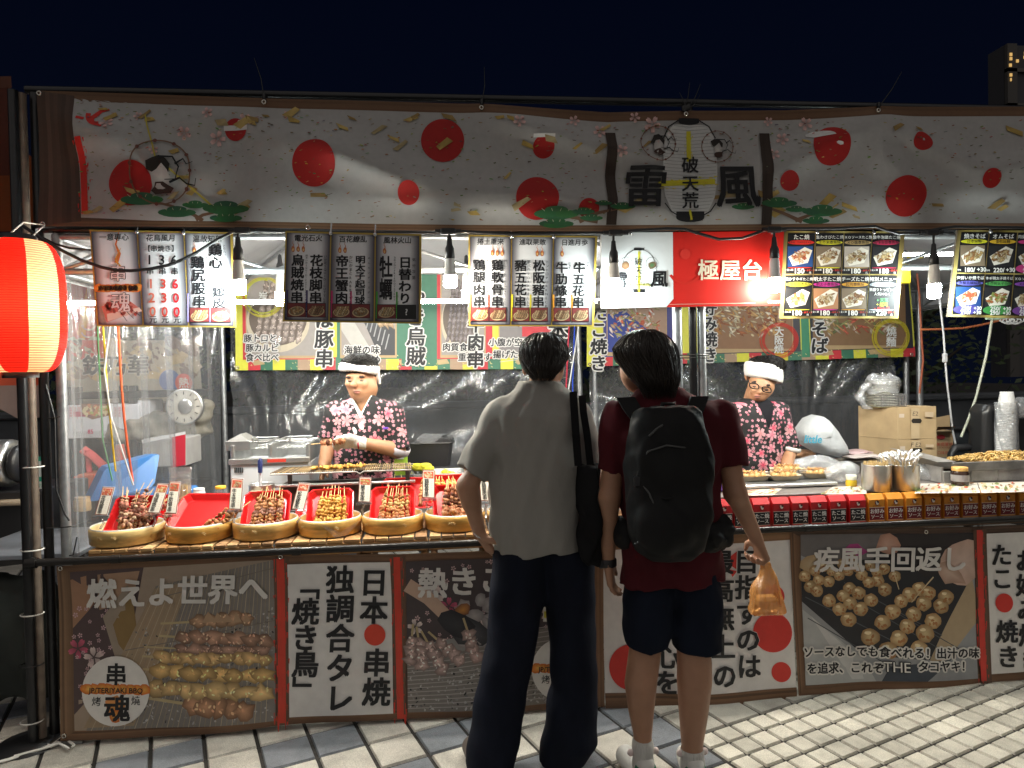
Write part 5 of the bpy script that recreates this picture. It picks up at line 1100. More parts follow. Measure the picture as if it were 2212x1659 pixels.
# second row of red trays behind
for i, (px, py, w_, lab, kd, n_) in enumerate(((390, 1108, .2, 'red tray standing behind the two leftmost baskets', 'squid', 4), (880, 1070, .26, 'red tray with skewers behind the pork belly basket', 'pale', 3), (970, 1062, .24, 'upper red tray with orange skewers behind the cartilage basket', 'gold', 6), (700, 1090, .26, 'red tray behind the golden pork basket', 'gold', 0), (1330, 1085, .2, 'red tray seen between the two customers', 'gold', 4))):
    Y = .42; q = at(px, py, Y); M = Matrix.Rotation(R(48), 3, 'X'); o = Vector((q[0], Y, max(q[2], TZ+.085))); vs, fs = tray_pts(w_, .18, .026, M, o); b = MB(); b.add(vs, fs, (.6, .01, .01)); b.build('red_tray', red_pl, label=lab, cat='tray', group='red trays in the second row')
    for k in range(n_): dup(protos[kd], o+M @ Vector(((k-(n_-1)/2)*w_*.8/max(1, n_), -.08, .02)), (M @ Matrix.Rotation(random.uniform(-.2, .2), 3, 'Z') @ Matrix.Rotation(R(-90), 3, 'X')).to_euler(), 'skewer in the '+lab[0:40].rstrip().replace('standing ', ''), 'skewers in the '+lab[:40].rstrip())
# ---- name cards on clear stands
stand_m = plastic('clear_stand', amount=.25, bump=.1, bs=10, milky=.12, rough=.03)
cards = [(((235+207)/2, 1056, 218, 1113, .06), '花枝脚串', 'red'), ((341.0, 1049, 331, 1109, .13), '烏賊焼串', 'noodle'), ((366, 1045, 369, 1110, .13), '牛肋條串', 'skew'), ((503.5, 1038, 507, 1101, .10), '牛五花串', 'skew'), ((652.5, 1047, 643, 1101, .12), '松阪豬串', 'red'), ((786.5, 1034.6, 786.5, 1085, .12), '豬五花串', 'green'), ((925.5, 1019, 925.5, 1076, .16), '鶏軟骨串', 'pale'), ((1049, 1026, 1052, 1083, .16), '鶏腿肉串', 'red')]
for i, ((xt, yt, xb, yb, Y), txt, kd) in enumerate(cards):
    Y -= .02; S = Sheet(Y); hw = 13.4 if i != 2 else 12; d = 1 if xb < xt else -1
    q = [(xt-hw, yt), (xt+hw, yt+1), (xb+hw, yb), (xb-hw, yb-1)]; f = quadmap(q); slab(S, q, .004, (.6, .6, .6)); qfill(S, q, (.20, .06, .035), .5); S.poly([f(.06, .03), f(.94, .03), f(.94, .97), f(.06, .97)], (.72, .66, .56), 1); S.poly([f(.1, .05), f(.9, .05), f(.9, .3), f(.1, .3)], (.5, .08, .04), 1.5)
    for _ in range(16): S.blob(*f(random.uniform(.2, .8), random.uniform(.1, .27)), 3, 1.4, random.choice(FOODS[kd]), L=2+random.random()*.3, n=6, rot=random.random())
    for k, ch in enumerate(txt): x, y = f(.34, .40+k*.155); S.text(ch, x, y, 10.2, INK, 3, bold=.03)
    for k in range(7): x, y = f(.76, .4+k*.075); S.text('一', x, y, 3, (.2, .1, .08), 3)
    zb_ = at(xb, yb, Y)[2]; S.v = [(x, y+(z-zb_)*.5, z) for x, y, z in S.v]
    t = thing('name_card', tuple(at(xb, yb+4, Y)), 'small upright price card reading '+('squid legs, left of the leftmost basket', 'grilled squid, left card of the pair between the first baskets', 'rib finger, right card of the pair between the first baskets', 'beef belly, between the second and third basket', 'pork neck, between the third and fourth basket', 'pork belly, between the fourth and fifth basket', 'chicken cartilage, above the sixth basket', 'chicken leg, partly behind the man in grey')[i], 'price card', 'price cards over the skewer baskets')
    S.build('card', board_m, t); q_ = at(xb, yb+3, Y); b = MB(); b.box((q_[0], Y, q_[2]), (.075, .012, .012), bev=.002); b.tube([(q_[0], Y, q_[2]-.005), (q_[0]+.01*d, Y, q_[2]-.03), (q_[0]-.004, Y, q_[2]-.055)], .006, n=6); b.build('holder', stand_m, t)
# ================================================================== BEHIND THE SKEWER COUNTER
steel = mat('stainless', (.55, .55, .54), rough=.28, metal=.85, var=.18, vs=14, bump=.05, bs=60); dark_st = mat('sooty_steel', (.06, .055, .05), rough=.5, metal=.5, var=.6, vs=18, bump=.2, bs=60); white_pl = mat('white_enamel', (.62, .64, .66), rough=.4, var=.05, vs=8)
black_pl = mat('black_plastic', (.016, .016, .018), rough=.4); col_pl = mat('coloured_plastic', None, rough=.4, var=.08, vs=20); col_cloth = mat('coloured_cloth', None, rough=.9, var=.25, vs=14, bump=.3, bs=25); card_m = mat('cardboard', None, rough=.85, var=.10, vs=12, bump=.08, bs=60); glassy = plastic('clear_tub', amount=.16, bump=.15, bs=12, milky=.14, rough=.05); bagf = plastic('carrier_film', amount=.16, bump=1.0, bs=22, milky=.30, rough=.16)
# grill
GY0, GY1 = .44, .62; gz = at(737, 1016, GY0)[2]; gx0, gx1 = at(588, 1018, GY0)[0], at(884, 1012, GY0)[0]
gr = thing('charcoal_grill', ((gx0+gx1)/2, GY0, TZ), 'long steel charcoal grill with a scorched rack in front of the skewer cook', 'grill')
b = MB(); bz = at(740, 1046, GY0)[2]
b.box(((gx0+gx1)/2+.02, GY0+.01, (TZ+bz)/2), (gx1-gx0-.03, .02, bz-TZ), bev=.003); b.box(((gx0+gx1)/2+.02, GY1, (TZ+bz)/2), (gx1-gx0-.03, .02, bz-TZ), bev=.003); b.box((gx0+.045, (GY0+GY1)/2, (TZ+bz)/2), (.02, GY1-GY0-.02, bz-TZ)); b.box((gx1-.005, (GY0+GY1)/2, (TZ+bz)/2), (.02, GY1-GY0-.02, bz-TZ)); b.build('body', dark_st, gr)
b = MB(); b.box(((gx0+gx1)/2+.02, GY0-.004, bz+.004), (gx1-gx0+.02, .035, .012), bev=.002); b.build('front_lip', steel, gr)
b = MB(); b.box(((gx0+gx1)/2+.02, (GY0+GY1)/2, bz-.05), (gx1-gx0-.07, GY1-GY0-.03, .02))
for _ in range(90): b.ball((random.uniform(gx0+.08, gx1-.05), random.uniform(GY0+.04, GY1-.03), bz-.03), (random.uniform(.012, .022),)*3, (.05, .05, .05), 7, 5, .3)
b.build('coals', mat('charcoal', (.02, .02, .022), rough=.9, var=.8, vs=40, bump=.5, bs=60), gr)
b = MB(); n_ = 64
for k in range(n_):
    x = gx0+(gx1-gx0+.01)*k/(n_-1); s_ = .06*(1-k/n_*2); b.tube([(x, GY0-.03, gz), (x+s_*.3, GY1+.03, gz+.002)], .0036, (.30, .21, .10) if random.random() < .7 else (.10, .07, .04), n=5)
for y in (GY0-.03, GY0+.1, GY1+.03): b.tube([(gx0-.004, y, gz-.006), ((gx0+gx1)/2+.08, y, gz-.006), ((gx0+gx1)/2+.1, y, gz-.02 if y < GY0 else gz-.006), ((gx0+gx1)/2+.12, y, gz-.006), (gx1+.012, y, gz-.006)], .005, (.35, .33, .3), n=6)
b.build('rack', mat('scorched_rack', None, rough=.5, metal=.3, var=.6, vs=16), gr)
for x in (gx0+.09, gx1-.01):
    b = MB(); b.box((x, GY0+.0, (bz+gz)/2), (.022, .012, gz-bz)); b.build('post', dark_st, gr)
for k in range(3):
    s_ = dup(protos['gold'], (gx0+.20+.07*k, GY0+.02, gz+.016), (R(-90), R(20*k), R(-78+6*k)), 'scorched skewer lying on the left half of the grill rack', 'skewers on the grill rack')
# fryer on the left
fx0, fx1, FYY = at(496, 1020, .62)[0], at(668, 1010, .62)[0], .62
fz = at(520, 1002, FYY)[2]; ff = thing('deep_fryer', ((fx0+fx1)/2, FYY+.2, TZ), 'white deep fryer with steel top and oil baskets left of the cook', 'fryer')
b = MB(); b.box(((fx0+fx1)/2, FYY+.2, (TZ+fz)/2), (fx1-fx0, .38, fz-TZ), bev=.008); b.build('body', white_pl, ff)
for k in range(5): b = MB(); q = at(507+k*4, 1016, FYY); b.box((q[0], FYY+.006, q[2]), (.005, .008, .028)); b.build('vent_slot', black_pl, ff)
b = MB(); b.box(((fx0+fx1)/2, FYY+.01, fz+.012), (fx1-fx0+.01, .03, .03), bev=.003)
for (dx, dy, w_, l_) in ((0, .38, fx1-fx0, .02), (-(fx1-fx0)/2+.01, .2, .02, .36), ((fx1-fx0)/2-.01, .2, .02, .36), (0, .2, .02, .36)): b.box(((fx0+fx1)/2+dx, FYY+dy, fz+.05), (w_, l_, .1), bev=.003)
b.build('tank_rim', steel, ff)
b = MB(); b.box(((fx0+fx1)/2+.04, FYY+.0, fz+.012), (.1, .014, .018), (.55, .05, .03)); b.build('red_label', col_pl, ff)
for k in range(2):
    xx = (fx0+fx1)/2+(-.1 if k == 0 else .1); b = MB(); M = Matrix.Identity(3)
    for j in range(8): b.tube([(xx-.075, FYY+.06+j*.035, fz+.075), (xx+.075, FYY+.06+j*.035, fz+.075)], .002, n=4)
    for j in range(6): b.tube([(xx-.075+j*.03, FYY+.06, fz+.075), (xx-.075+j*.03, FYY+.31, fz+.075)], .002, n=4)
    b.tube([(xx-.078, FYY+.05, fz+.115), (xx+.078, FYY+.05, fz+.115), (xx+.078, FYY+.32, fz+.115), (xx-.078, FYY+.32, fz+.115), (xx-.078, FYY+.05, fz+.115)], .004, n=5); b.tube([(xx, FYY+.05, fz+.115), (xx+.03, FYY-.06, fz+.15)], .005, n=6); b.build('oil_basket', steel, ff)
q = at(520, 960, .7); hs = thing('metal_hood', tuple(q), 'small dented steel hood standing on the left end of the fryer', 'hood'); b = MB(); b.add([(q[0]-.07, .66, q[2]-.03), (q[0]+.06, .66, q[2]-.03), (q[0]+.07, .8, q[2]-.03), (q[0]-.06, .8, q[2]-.03), (q[0]-.07, .66, q[2]+.02), (q[0]+.06, .66, q[2]+.02), (q[0]+.07, .8, q[2]+.02), (q[0]-.06, .8, q[2]+.02), (q[0]+.0, .70, q[2]+.06), (q[0]+.01, .78, q[2]+.06)], [(0, 1, 5, 4), (1, 2, 6, 5), (2, 3, 7, 6), (3, 0, 4, 7), (4, 5, 8), (5, 6, 9, 8), (6, 7, 9), (7, 4, 8, 9)]); b.build('shell', steel, hs)
b = MB(); q = at(655, 958, .85)
b.lathe(tuple(q), [(.10, .02), (.07, .0), (.0, -.008)], n=18, sy=.7); b.tube([(q[0]-.09, .85, q[2]+.02), (q[0]-.3, .8, q[2]-.01)], .005, n=6); b.build('wire_ladle', mat('wire_mesh', (.5, .5, .5), rough=.3, metal=.8, alpha=.6), label='flat wire ladle resting across the fryer', cat='ladle')
def potat(pl, pr, yt, yb, Y, lab, m, cat='pot', extra=None):
    a, c = at(pl, yb, Y), at(pr, yb, Y); r_ = (c[0]-a[0])/2; x = (a[0]+c[0])/2; z0 = a[2]; z1 = at(pl, yt, Y)[2]
    t = thing('steel_pot', (x, Y, z0), lab, cat); b = MB(); b.lathe((x, Y, 0), [(0, z0), (r_*.97, z0), (r_, z0+.004), (r_, z1-.006), (r_*1.025, z1-.003), (r_*1.02, z1), (r_*.97, z1-.004), (r_*.95, z0+.02), (0, z0+.02)], n=32); b.build('body', m, t)
    if extra: extra(t, x, Y, z0, z1, r_)
    return t
def handle_ex(t, x, Y, z0, z1, r_):
    b = MB(); b.tube([(x-.01, Y, z0+.03), (x-.004, Y-.01, z1+.06)], .008, (.7, .7, .72), n=8); b.tube([(x-.004, Y-.01, z1+.06), (x-.002, Y-.012, z1+.12), (x, Y-.012, z1+.135)], [.012, .013, .005], (.02, .03, .12), n=8); b.build('brush_handle', col_pl, t)
potat(539, 594, 1046, 1084, .40, 'steel sauce pot with a blue handled brush left of the grill', steel, extra=handle_ex)
def jar(px0, px1, yt, yb, Y, lab, body, lid, lidfrac=.18, mbody=None, name='glass_jar', label=None, cat='jar'):
    a, c = at(px0, yb, Y), at(px1, yb, Y); r_ = (c[0]-a[0])/2; x = (a[0]+c[0])/2; z0 = a[2]; z1 = at(px0, yt, Y)[2]; h = z1-z0
    t = thing(name, (x, Y, z0), lab, cat); b = MB(); b.lathe((x, Y, z0), [(0, 0), (r_*.94, 0), (r_, .006), (r_, h*(1-lidfrac)-.012), (r_*.86, h*(1-lidfrac))], body, n=24); b.build('body', mbody or mat('jar_glass', None, rough=.1, spec=.6), t)
    b = MB(); b.lathe((x, Y, z0), [(r_*.9, h*(1-lidfrac)), (r_*.92, h*.98), (r_*.86, h), (0, h)], lid, n=24); b.build('lid', col_pl, t)
    if label: b = MB(); b.lathe((x, Y, z0), [(r_*1.01, h*.25), (r_*1.01, h*.6)], label, n=24); b.build('paper_label', col_pl, t)
jar(540, 567, 1061, 1090, .33, 'small jar with gold bands in front of the sauce pot', (.3, .25, .2), (.6, .5, .35), .25, steel)
jar(465, 490, 1050, 1090, .36, 'clear bottle with a yellow cap behind the second basket', (.7, .7, .68), (.75, .42, .03), .14, glassy, 'plastic_bottle', None, 'bottle')
# skewer sticks in a bag, white tub
q0, q1 = at(368, 1096, .42), at(413, 1096, .42); zt = at(390, 1046, .42)[2]; st_ = thing('stick_bag', tuple((q0+q1)/2), 'clear bag packed with bamboo sticks behind the first baskets', 'bag')
b = MB(); 
for k in range(70): x, y = random.uniform(q0[0]+.006, q1[0]-.006), .42+random.uniform(-.03, .03); b.tube([(x, y, q0[2]), (x+random.uniform(-.003, .003), y, zt-random.uniform(0, .01))], .0018, n=4)
b.build('sticks', stick_m, st_)
b = MB(); b.grid(lambda u, v: ((q0[0]+q1[0])/2+(q1[0]-q0[0])*.54*math.cos(u*6.283)*(1 if v < .6 else 1+.3*(v-.6)*math.sin(u*19)), .42+.04*math.sin(u*6.283)*(1-.5*v), q0[2]+(zt-q0[2])*1.75*v), 24, 8, (.8, .8, .8)); b.build('film', film, st_)
jar(418, 444, 1055, 1096, .44, 'white tub with a blue printed label behind the bottle', (.66, .67, .68), (.66, .67, .68), .1, col_pl, 'plastic_tub', (.08, .12, .4), 'tub')
q = at(864, 992, .95); gc = thing('drink_carton', tuple(q), 'lime green carton behind the right end of the grill', 'carton'); b = MB(); b.box((q[0], .95, q[2]), (.09, .07, .19), (.35, .58, .06), bev=.004); b.build('body', col_pl, gc); b = MB(); b.box((q[0]+.005, .912, q[2]+.03), (.04, .004, .05), (.6, .65, .62)); b.build('label', col_pl, gc)
q0, q1 = at(874, 985, 1.25), at(972, 975, 1.25); bt_ = thing('black_crate', tuple((q0+q1)/2), 'black plastic crate lined with film at the back right of the skewer stall', 'crate'); b = MB(); xm = (q0[0]+q1[0])/2; wd_ = q1[0]-q0[0]
b.add(*[x for x in tray_pts(wd_*1.15, .32, .16, Matrix.Identity(3), (xm, 1.32, q0[2]-.07))], col=(.02, .02, .02)); b.build('body', black_pl, bt_); b = MB(); b.grid(lambda u, v: (q0[0]+wd_*(u*1.1-.03), 1.17+.3*v, q0[2]+.08+.03*math.sin(u*9+v*4)+.04*u), 10, 6, (.8, .8, .8)); b.build('film', film, bt_)
for (px, py, Y, w_, col, lab) in ((909, 1010, .9, .1, (.68, .64, .04), 'yellow lemon pile on a dish behind the grill'), (972, 1022, .8, .06, (.68, .64, .04), 'yellow folded cloth on the tray behind the grill')):
    q = at(px, py, Y); b = MB(); 
    for k in range(6): b.ball((q[0]+random.uniform(-.5, .5)*w_, Y+random.uniform(-.02, .02), q[2]+random.uniform(-.01, .01)), (w_*.4, w_*.3, .018), col, 10, 6, .1)
    b.build('yellow_cloth' if 'cloth' in lab else 'lemon_slices', col_cloth, label=lab, cat='cloth' if 'cloth' in lab else 'lemon')
q0, q1 = at(890, 1030, .78), at(1000, 1036, .78); b = MB(); b.add(*tray_pts(q1[0]-q0[0], .2, .03, Matrix.Identity(3), ((q0[0]+q1[0])/2, .84, q0[2]-.01)), col=(.5, .5, .5)); b.build('steel_tray', steel, label='shallow steel tray behind the right end of the grill', cat='tray')

# ================================================================== BACK AND SIDE CURTAINS
cur = plastic('curtain_film', amount=.06, bump=.9, bs=6, rough=.14, stretch=(3.0, 1, .3), milky=.07)
def curtain(name, fn, lab, nu=60, nv=14, m=None):
    b = MB(); b.grid(fn, nu, nv, (.8, .8, .8)); return b.build(name, m or cur, label=lab, cat='curtain', group='clear plastic curtains')
bx0, bx1 = px_x(500, 850, 2.44), px_x(1245, 850, 2.44)
def gather(xg, zg):
    return lambda x, z: .035*math.sin(20*math.atan2(x-xg, zg-z+.15))*min(1, math.hypot(x-xg, z-zg))
ga, gb2 = gather(px_x(590, 980, 2.44), .9), gather(bx1-.3, 2.2)
curtain('plastic_curtain', lambda u, v: (bx0+(bx1-bx0)*u, 2.44+.03*math.sin(u*31)+ga(bx0+(bx1-bx0)*u, .2+2.0*v)+gb2(bx0+(bx1-bx0)*u, .2+2.0*v)*.7, .2+2.05*v), 'creased clear plastic curtain behind the skewer cook', 140, 26)
b2, b3 = px_x(1275, 850, 2.46), px_x(1935, 850, 2.46); gc2 = gather(px_x(1740, 960, 2.46), .85)
curtain('plastic_curtain', lambda u, v: (b2+(b3-b2)*u, 2.46+.025*math.sin(u*27)+gc2(b2+(b3-b2)*u, .2+2.0*v), .2+2.05*v), 'creased clear plastic curtain behind the octopus ball cook', 130, 26)
side = plastic('side_film', amount=.07, bump=1.0, bs=6, rough=.10, stretch=(1, 3.5, .3), milky=.10)
curtain('plastic_curtain', lambda u, v: (TX0-.02+.03*math.sin(u*37+v)+.02*math.sin(u*83), .12+2.28*u, .55+1.7*v), 'clear plastic side curtain left of the baskets', 160, 16, side)
darkwall = mat('dark_sheet', (.022, .024, .028), rough=.8, var=.3, vs=3)
# hanging cords at the side curtain
for pts, col, r_, lab in (([(213, 575), (225, 740), (231, 830), (240, 930), (252, 1040)], (.68, .45, .02), .008, 'yellow cord hanging inside the side curtain'), ([(255, 700), (262, 830), (268, 900), (275, 960), (290, 1060)], (.62, .10, .03), .010, 'red orange cord hanging inside the side curtain'), ([(205, 570), (213, 760), (222, 950), (248, 1060)], (.10, .30, .12), .006, 'thin green cord beside the yellow one'), ([(185, 570), (200, 700), (212, 800), (226, 1000)], (.55, .48, .40), .012, 'twisted rope of clear film beside the cords'), ([(240, 690), (225, 800), (240, 900), (300, 1085)], (.55, .55, .55), .008, 'loose white string inside the side curtain')):
    b = MB(); P = []
    for i in range(len(pts)-1):
        for k in range(5): t_ = k/5; P.append(at(lerp(pts[i][0], pts[i+1][0], t_), lerp(pts[i][1], pts[i+1][1], t_), .45+.1*len(P)/20))
    b.tube(P, r_*.6, col, n=6); b.build('plastic_rope', col_cloth if col[0] != .55 or r_ < .01 else film, label=lab, cat='rope')
for (px, py, px2, py2, Y, col, lab) in ((1216, 690, 1205, 1000, 2.3, (.5, .03, .06), 'red cord hanging beside the middle back pole'), (1228, 690, 1222, 960, 2.3, (.03, .08, .5), 'blue cord hanging beside the middle back pole'), (1236, 705, 1195, 985, 2.28, (.6, .6, .6), 'white string slanting past the middle back pole')):
    b = MB(); b.tube([at(px+14, py, Y), at((px+px2)/2+12, (py+py2)/2, Y), at(px2+14, py2, Y)], .006, col, n=6); b.build('plastic_rope', col_cloth, label=lab, cat='rope')

# ================================================================== LEFT BACKGROUND: shelf rack, boxes, neighbour
SHY = 2.0
rk = thing('storage_rack', tuple(atz(230, 1150, 0)*0+np.array([at(215, 900, SHY)[0], SHY, 0])), 'black slotted steel rack behind the side curtain', 'rack')
for px, yy in ((171, SHY), (292, SHY), (270, SHY+.4), (150, SHY+.4)):
    x = at(px, 950, yy)[0]; b = MB(); b.box((x, yy, .8), (.05, .05, 1.6), bev=.004)
    b.build('upright', black_pl, rk)
    for k in range(14): bb_ = MB(); bb_.box((x, yy-.027, .55+k*.075), (.014, .006, .03), (.2, .2, .2)); 
for py in (855, 938, 1070):
    a, c = at(160, py, SHY), at(415, py, SHY); b = MB(); b.box(((a[0]+c[0])/2, SHY+.22, a[2]), (c[0]-a[0], .5, .05), bev=.004); b.build('shelf', black_pl, rk)
def boxat(px0, py0, px1, py1, Y, dep, col, lab, name='cardboard_box', cat='box', m=None, rz=0, group=None, art=None, bev=.006, part='body'):
    a, c = at(px0, py1, Y), at(px1, py0, Y); t = thing(name, ((a[0]+c[0])/2, Y+dep/2, a[2]), lab, cat, group); b = MB()
    b.box(((a[0]+c[0])/2, Y+dep/2, (a[2]+c[2])/2), (abs(c[0]-a[0]), dep, abs(c[2]-a[2])), col, bev=bev, rz=rz); b.build(part, m or card_m, t)
    if art: art(t)
    return t
def art_white(t):
    S = Sheet(SHY-.03)
    S.rect(160, 889, 200, 900, (.45, .1, .15), 3); S.poly([(176, 872), (238, 872), (238, 897), (200, 906), (178, 896)], (.25, .14, .10), 3)
    for _ in range(50): S.blob(random.uniform(180, 234), random.uniform(875, 896), 5, 3, random.choice(((.3, .4, .12), (.5, .2, .1), (.6, .5, .3))), L=3.5+random.random()*.3, rot=random.random()*3)
    for x0 in (150, 246): 
        for k in range(3): S.stroke([(x0+k*9, 874), (x0+k*9, 905)], .6, (.5, .1, .12), 3); S.text('招牌美味', x0+4+k*9, 890, 5.5, (.5, .1, .12), 4, True)
    S.text('食品有限公司', 258, 930, 9, (.15, .08, .3), 4); S.text('85', 196, 932, 13, (.5, .05, .12), 4, bold=.03); S.text('新鮮美味冷凍食品', 256, 941, 6, (.2, .12, .3), 4)
    S.build('print', board_m, t)
boxat(147, 872, 300, 948, SHY-.03, .3, (.62, .62, .66), 'white printed food box on the upper shelf', m=mat('white_card', None, rough=.6, var=.06, vs=9), art=art_white)
boxat(296, 864, 322, 944, SHY+.0, .25, (.58, .58, .62), 'narrow white box end at the right of the printed food box', m=_M['white_card'])
sk = Body(.03); c0_ = at(360, 925, SHY+.1); sk.ell(c0_, (.32, .2, .14), k=.05); sk.ell(c0_+np.array([-.28, 0, -.02]), (.2, .16, .11)); sk.ell(c0_+np.array([.2, -.05, .12]), (.16, .12, .12)); sk.warp(lambda P: .012*np.sin(P[:, 0]*40+P[:, 2]*25)+.01*np.sin(P[:, 2]*55))
sk.build('rice_sack', mat('sack_cloth', (.26, .24, .20), rough=.7, var=.5, vs=7, bump=.3, bs=30), c0_-.6, c0_+.6, .02, label='grey brown sack slumped on the upper shelf', cat='sack')
# printed cloth with a red badge at the rear of the neighbour
S = Sheet(2.75); f = quadmap([(150, 735), (432, 735), (440, 880), (150, 885)]); qfill(S, [(150, 735), (432, 735), (440, 880), (150, 885)], (.34, .30, .24), 0)
for _ in range(60): S.blob(*f(random.random(), random.random()*.5), 22, 13, random.choice(((.5, .36, .2), (.2, .13, .1), (.42, .34, .25))), L=.5+random.random()*.3, rot=random.random())
S.text('鉄乃華', 250, 790, 46, (.04, .035, .035), 3, bold=.05, outline=(.55, .5, .45), ow=.06); S.disc(397, 827, 20, (.6, .09, .06), 3, 24); S.text('熱', 397, 827, 24, (.66, .6, .55), 4, bold=.03); S.disc(365, 822, 24, (.12, .16, .36), 2, 24); S.poly([f(.0, .0), f(.3, 0), f(.26, .28), f(0, .3)], (.5, .06, .05), 1)
S.build('back_banner', vinyl_m, label='pale printed cloth with a round red badge behind the shelf rack', cat='banner', post=bend(lambda x, z: .03*math.sin(x*6+z*3), .1))
S = Sheet(2.9); f = quadmap([(140, 560), (215, 560), (215, 800), (140, 800)]); qfill(S, [(100, 540), (218, 540), (218, 800), (100, 800)], (.42, .03, .03), 0)
for k in range(5): S.stroke([(170+k*4, 790-k*8), (180-k*3, 720), (186, 680-k*14)], 12-k*2, (.65, .3-.03*k, .04), 1, 3)
for k in range(4): S.ring(190, 745-k*16, 14, 17, (.5, .3, .26), 1.5, 14, .2, 2.8)
for k in range(12): S.rect(150+(k % 3)*16, 770+(k//3)*9, 158+(k % 3)*16, 774+(k//3)*9, (.05, .04, .04) if k % 2 else (.6, .58, .55), 2)
S.build('flame_poster', vinyl_m, label='red poster with orange flames seen through the side curtain', cat='poster', post=bend(lambda x, z: .02*math.sin(x*9), .1))
# scale dial
q = at(399, 878, 1.75); sc_ = thing('dial_scale', tuple(q), 'round dial of a weighing scale hanging below the upper shelf', 'scale'); M = Matrix.Rotation(R(90), 3, 'X')
b = MB(); b.lathe(tuple(q), [(.125, -.03), (.13, 0), (.125, .012), (.115, .012)], n=32, M=M); b.build('rim', steel, sc_); b = MB(); b.disc((q[0], q[1]-.010, q[2]), .118, (.42, .40, .36), 32, M=M); b.build('dial', col_pl, sc_)
b = MB()
for k in range(12): a = k*math.pi/6; b.box((q[0]+.095*math.cos(a), q[1]-.014, q[2]+.095*math.sin(a)), (.022, .003, .006), (.05, .05, .05), M=Matrix.Rotation(-a, 3, 'Y'))
b.build('tick_marks', col_pl, sc_); b = MB(); b.ball((q[0]+.01, q[1]-.018, q[2]), (.05, .012, .055), (.1, .1, .11), 12, 8); b.build('hub', steel, sc_)
def art_rw(t): S = Sheet(1.5); S.poly([(372, 944), (401, 936), (401, 1004), (374, 1010)], (.5, .03, .05), 2); S.poly([(306, 950), (401, 932), (401, 938), (308, 958)], (.62, .62, .62), 3); S.build('red_panel', board_m, t)
boxat(308, 946, 400, 1010, 1.51, .3, (.35, .34, .33), 'grey and red carton on the lower shelf', art=art_rw)
# blue cool box lid
q = [at(192, 1086, .75), at(228, 1011, .8), at(345, 980, 1.0), at(333, 1050, .9)]
bl = Body(.02); c_ = sum(q)/4; ux = Vector(q[2]-q[1]).normalized(); 
b = MB(); A_ = [Vector(p) for p in q]; n_ = (A_[1]-A_[0]).cross(A_[2]-A_[1]).normalized()*.05
rim = []
for d in (0, 1):
    for i in range(4):
        p, nx, pv = A_[i], A_[(i+1) % 4], A_[i-1]
        for tt in (.1, .04): rim.append(p+(pv-p)*tt+n_*d) if tt == .1 else rim.append(p+(nx-p)*tt+n_*d)
ins = [p+(Vector(c_)-p)*.06+n_*1.25 for p in rim[8:]]
b.add(rim+ins, [tuple(range(7, -1, -1))]+[(i, (i+1) % 8, 8+(i+1) % 8, 8+i) for i in range(8)]+[(8+i, 8+(i+1) % 8, 16+(i+1) % 8, 16+i) for i in range(8)]+[tuple(range(16, 24))], (.05, .20, .52))
cb = thing('cool_box', tuple(c_-np.array([0, 0, .2])), 'blue cool box lid leaning up behind the leftmost basket', 'cool box'); b.build('lid', mat('blue_plastic', None, rough=.4, var=.1, vs=6), cb)
b = MB(); cz = c_[2]; b.box((c_[0]+.05, 1.12, TZ+.02), (.42, .3, .16), (.06, .22, .55), bev=.02); b.build('body', _M['blue_plastic'], cb)
# red bag and straps, orange box, wooden tub
b = MB(); pts = [at(x, y, 1.7) for x, y in ((178, 970), (200, 985), (222, 1005), (228, 1040))]; b.tube(pts, .03, (.55, .10, .10), n=8, flat=.3); pts = [at(x, y, 1.7) for x, y in ((190, 972), (192, 1010), (196, 1040))]; b.tube(pts, .02, (.5, .08, .09), n=8, flat=.3); q = at(200, 1045, 1.72); b.box(tuple(q), (.26, .14, .12), (.55, .10, .05), bev=.03); b.build('red_bag', col_cloth, label='red tote bag with broad handles on the lower shelf', cat='bag')
q = at(263, 985, 1.65); b = MB(); b.tube([at(258, 960, 1.65), at(262, 1000, 1.65), at(268, 1040, 1.65)], [.03, .04, .02], (.5, .08, .05), n=8); b.build('red_bottle', col_pl, label='red bottle behind the cords', cat='bottle')
jar(161, 196, 1074, 1104, .75, 'round wooden tub behind the squid card', (.5, .34, .16), (.45, .3, .15), .1, bam, 'wooden_tub', None, 'tub')
boxat(168, 1024, 205, 1072, 1.6, .2, (.5, .12, .06), 'orange red box below the bag', m=col_pl)
boxat(205, 870, 300, 930, 2.5, .3, (.30, .20, .17), 'brown wrapped carton behind the rack', m=mat('wrapped_card', None, rough=.25, var=.4, vs=9, bump=.6, bs=12))
boxat(306, 868, 372, 935, 2.5, .3, (.32, .23, .18), 'brown wrapped carton right of the other behind the rack', m=_M['wrapped_card'])
# neighbour stall on the far left: steel drum, machine, counter
q = at(10, 1000, .9); dr = thing('steel_drum', tuple(q-np.array([0, 0, .1])), 'shiny steel drum machine of the neighbour at the left edge', 'machine'); b = MB(); M = Matrix.Rotation(R(90), 3, 'Y'); b.lathe((q[0]-.25, .9, q[2]), [(0, 0), (.13, 0), (.135, .02), (.135, .28), (.13, .3), (.10, .31), (0, .31)], n=32, M=M); b.build('drum', steel, dr)
b = MB(); q2 = at(33, 1003, .85); b.lathe((q2[0]-.02, .88, q2[2]), [(0, 0), (.10, .01), (.11, .03), (.09, .05), (0, .06)], n=20, M=M); b.build('hub', black_pl, dr)
boxat(-60, 1060, 92, 1170, .8, .5, (.03, .03, .032), 'black cabinet of the neighbour under the steel drum', 'cabinet', 'cabinet', black_pl)
boxat(-60, 1084, 48, 1096, .7, .2, (.46, .36, .25), 'pale wooden board on the neighbour cabinet', 'wooden_board', 'board', woodm)
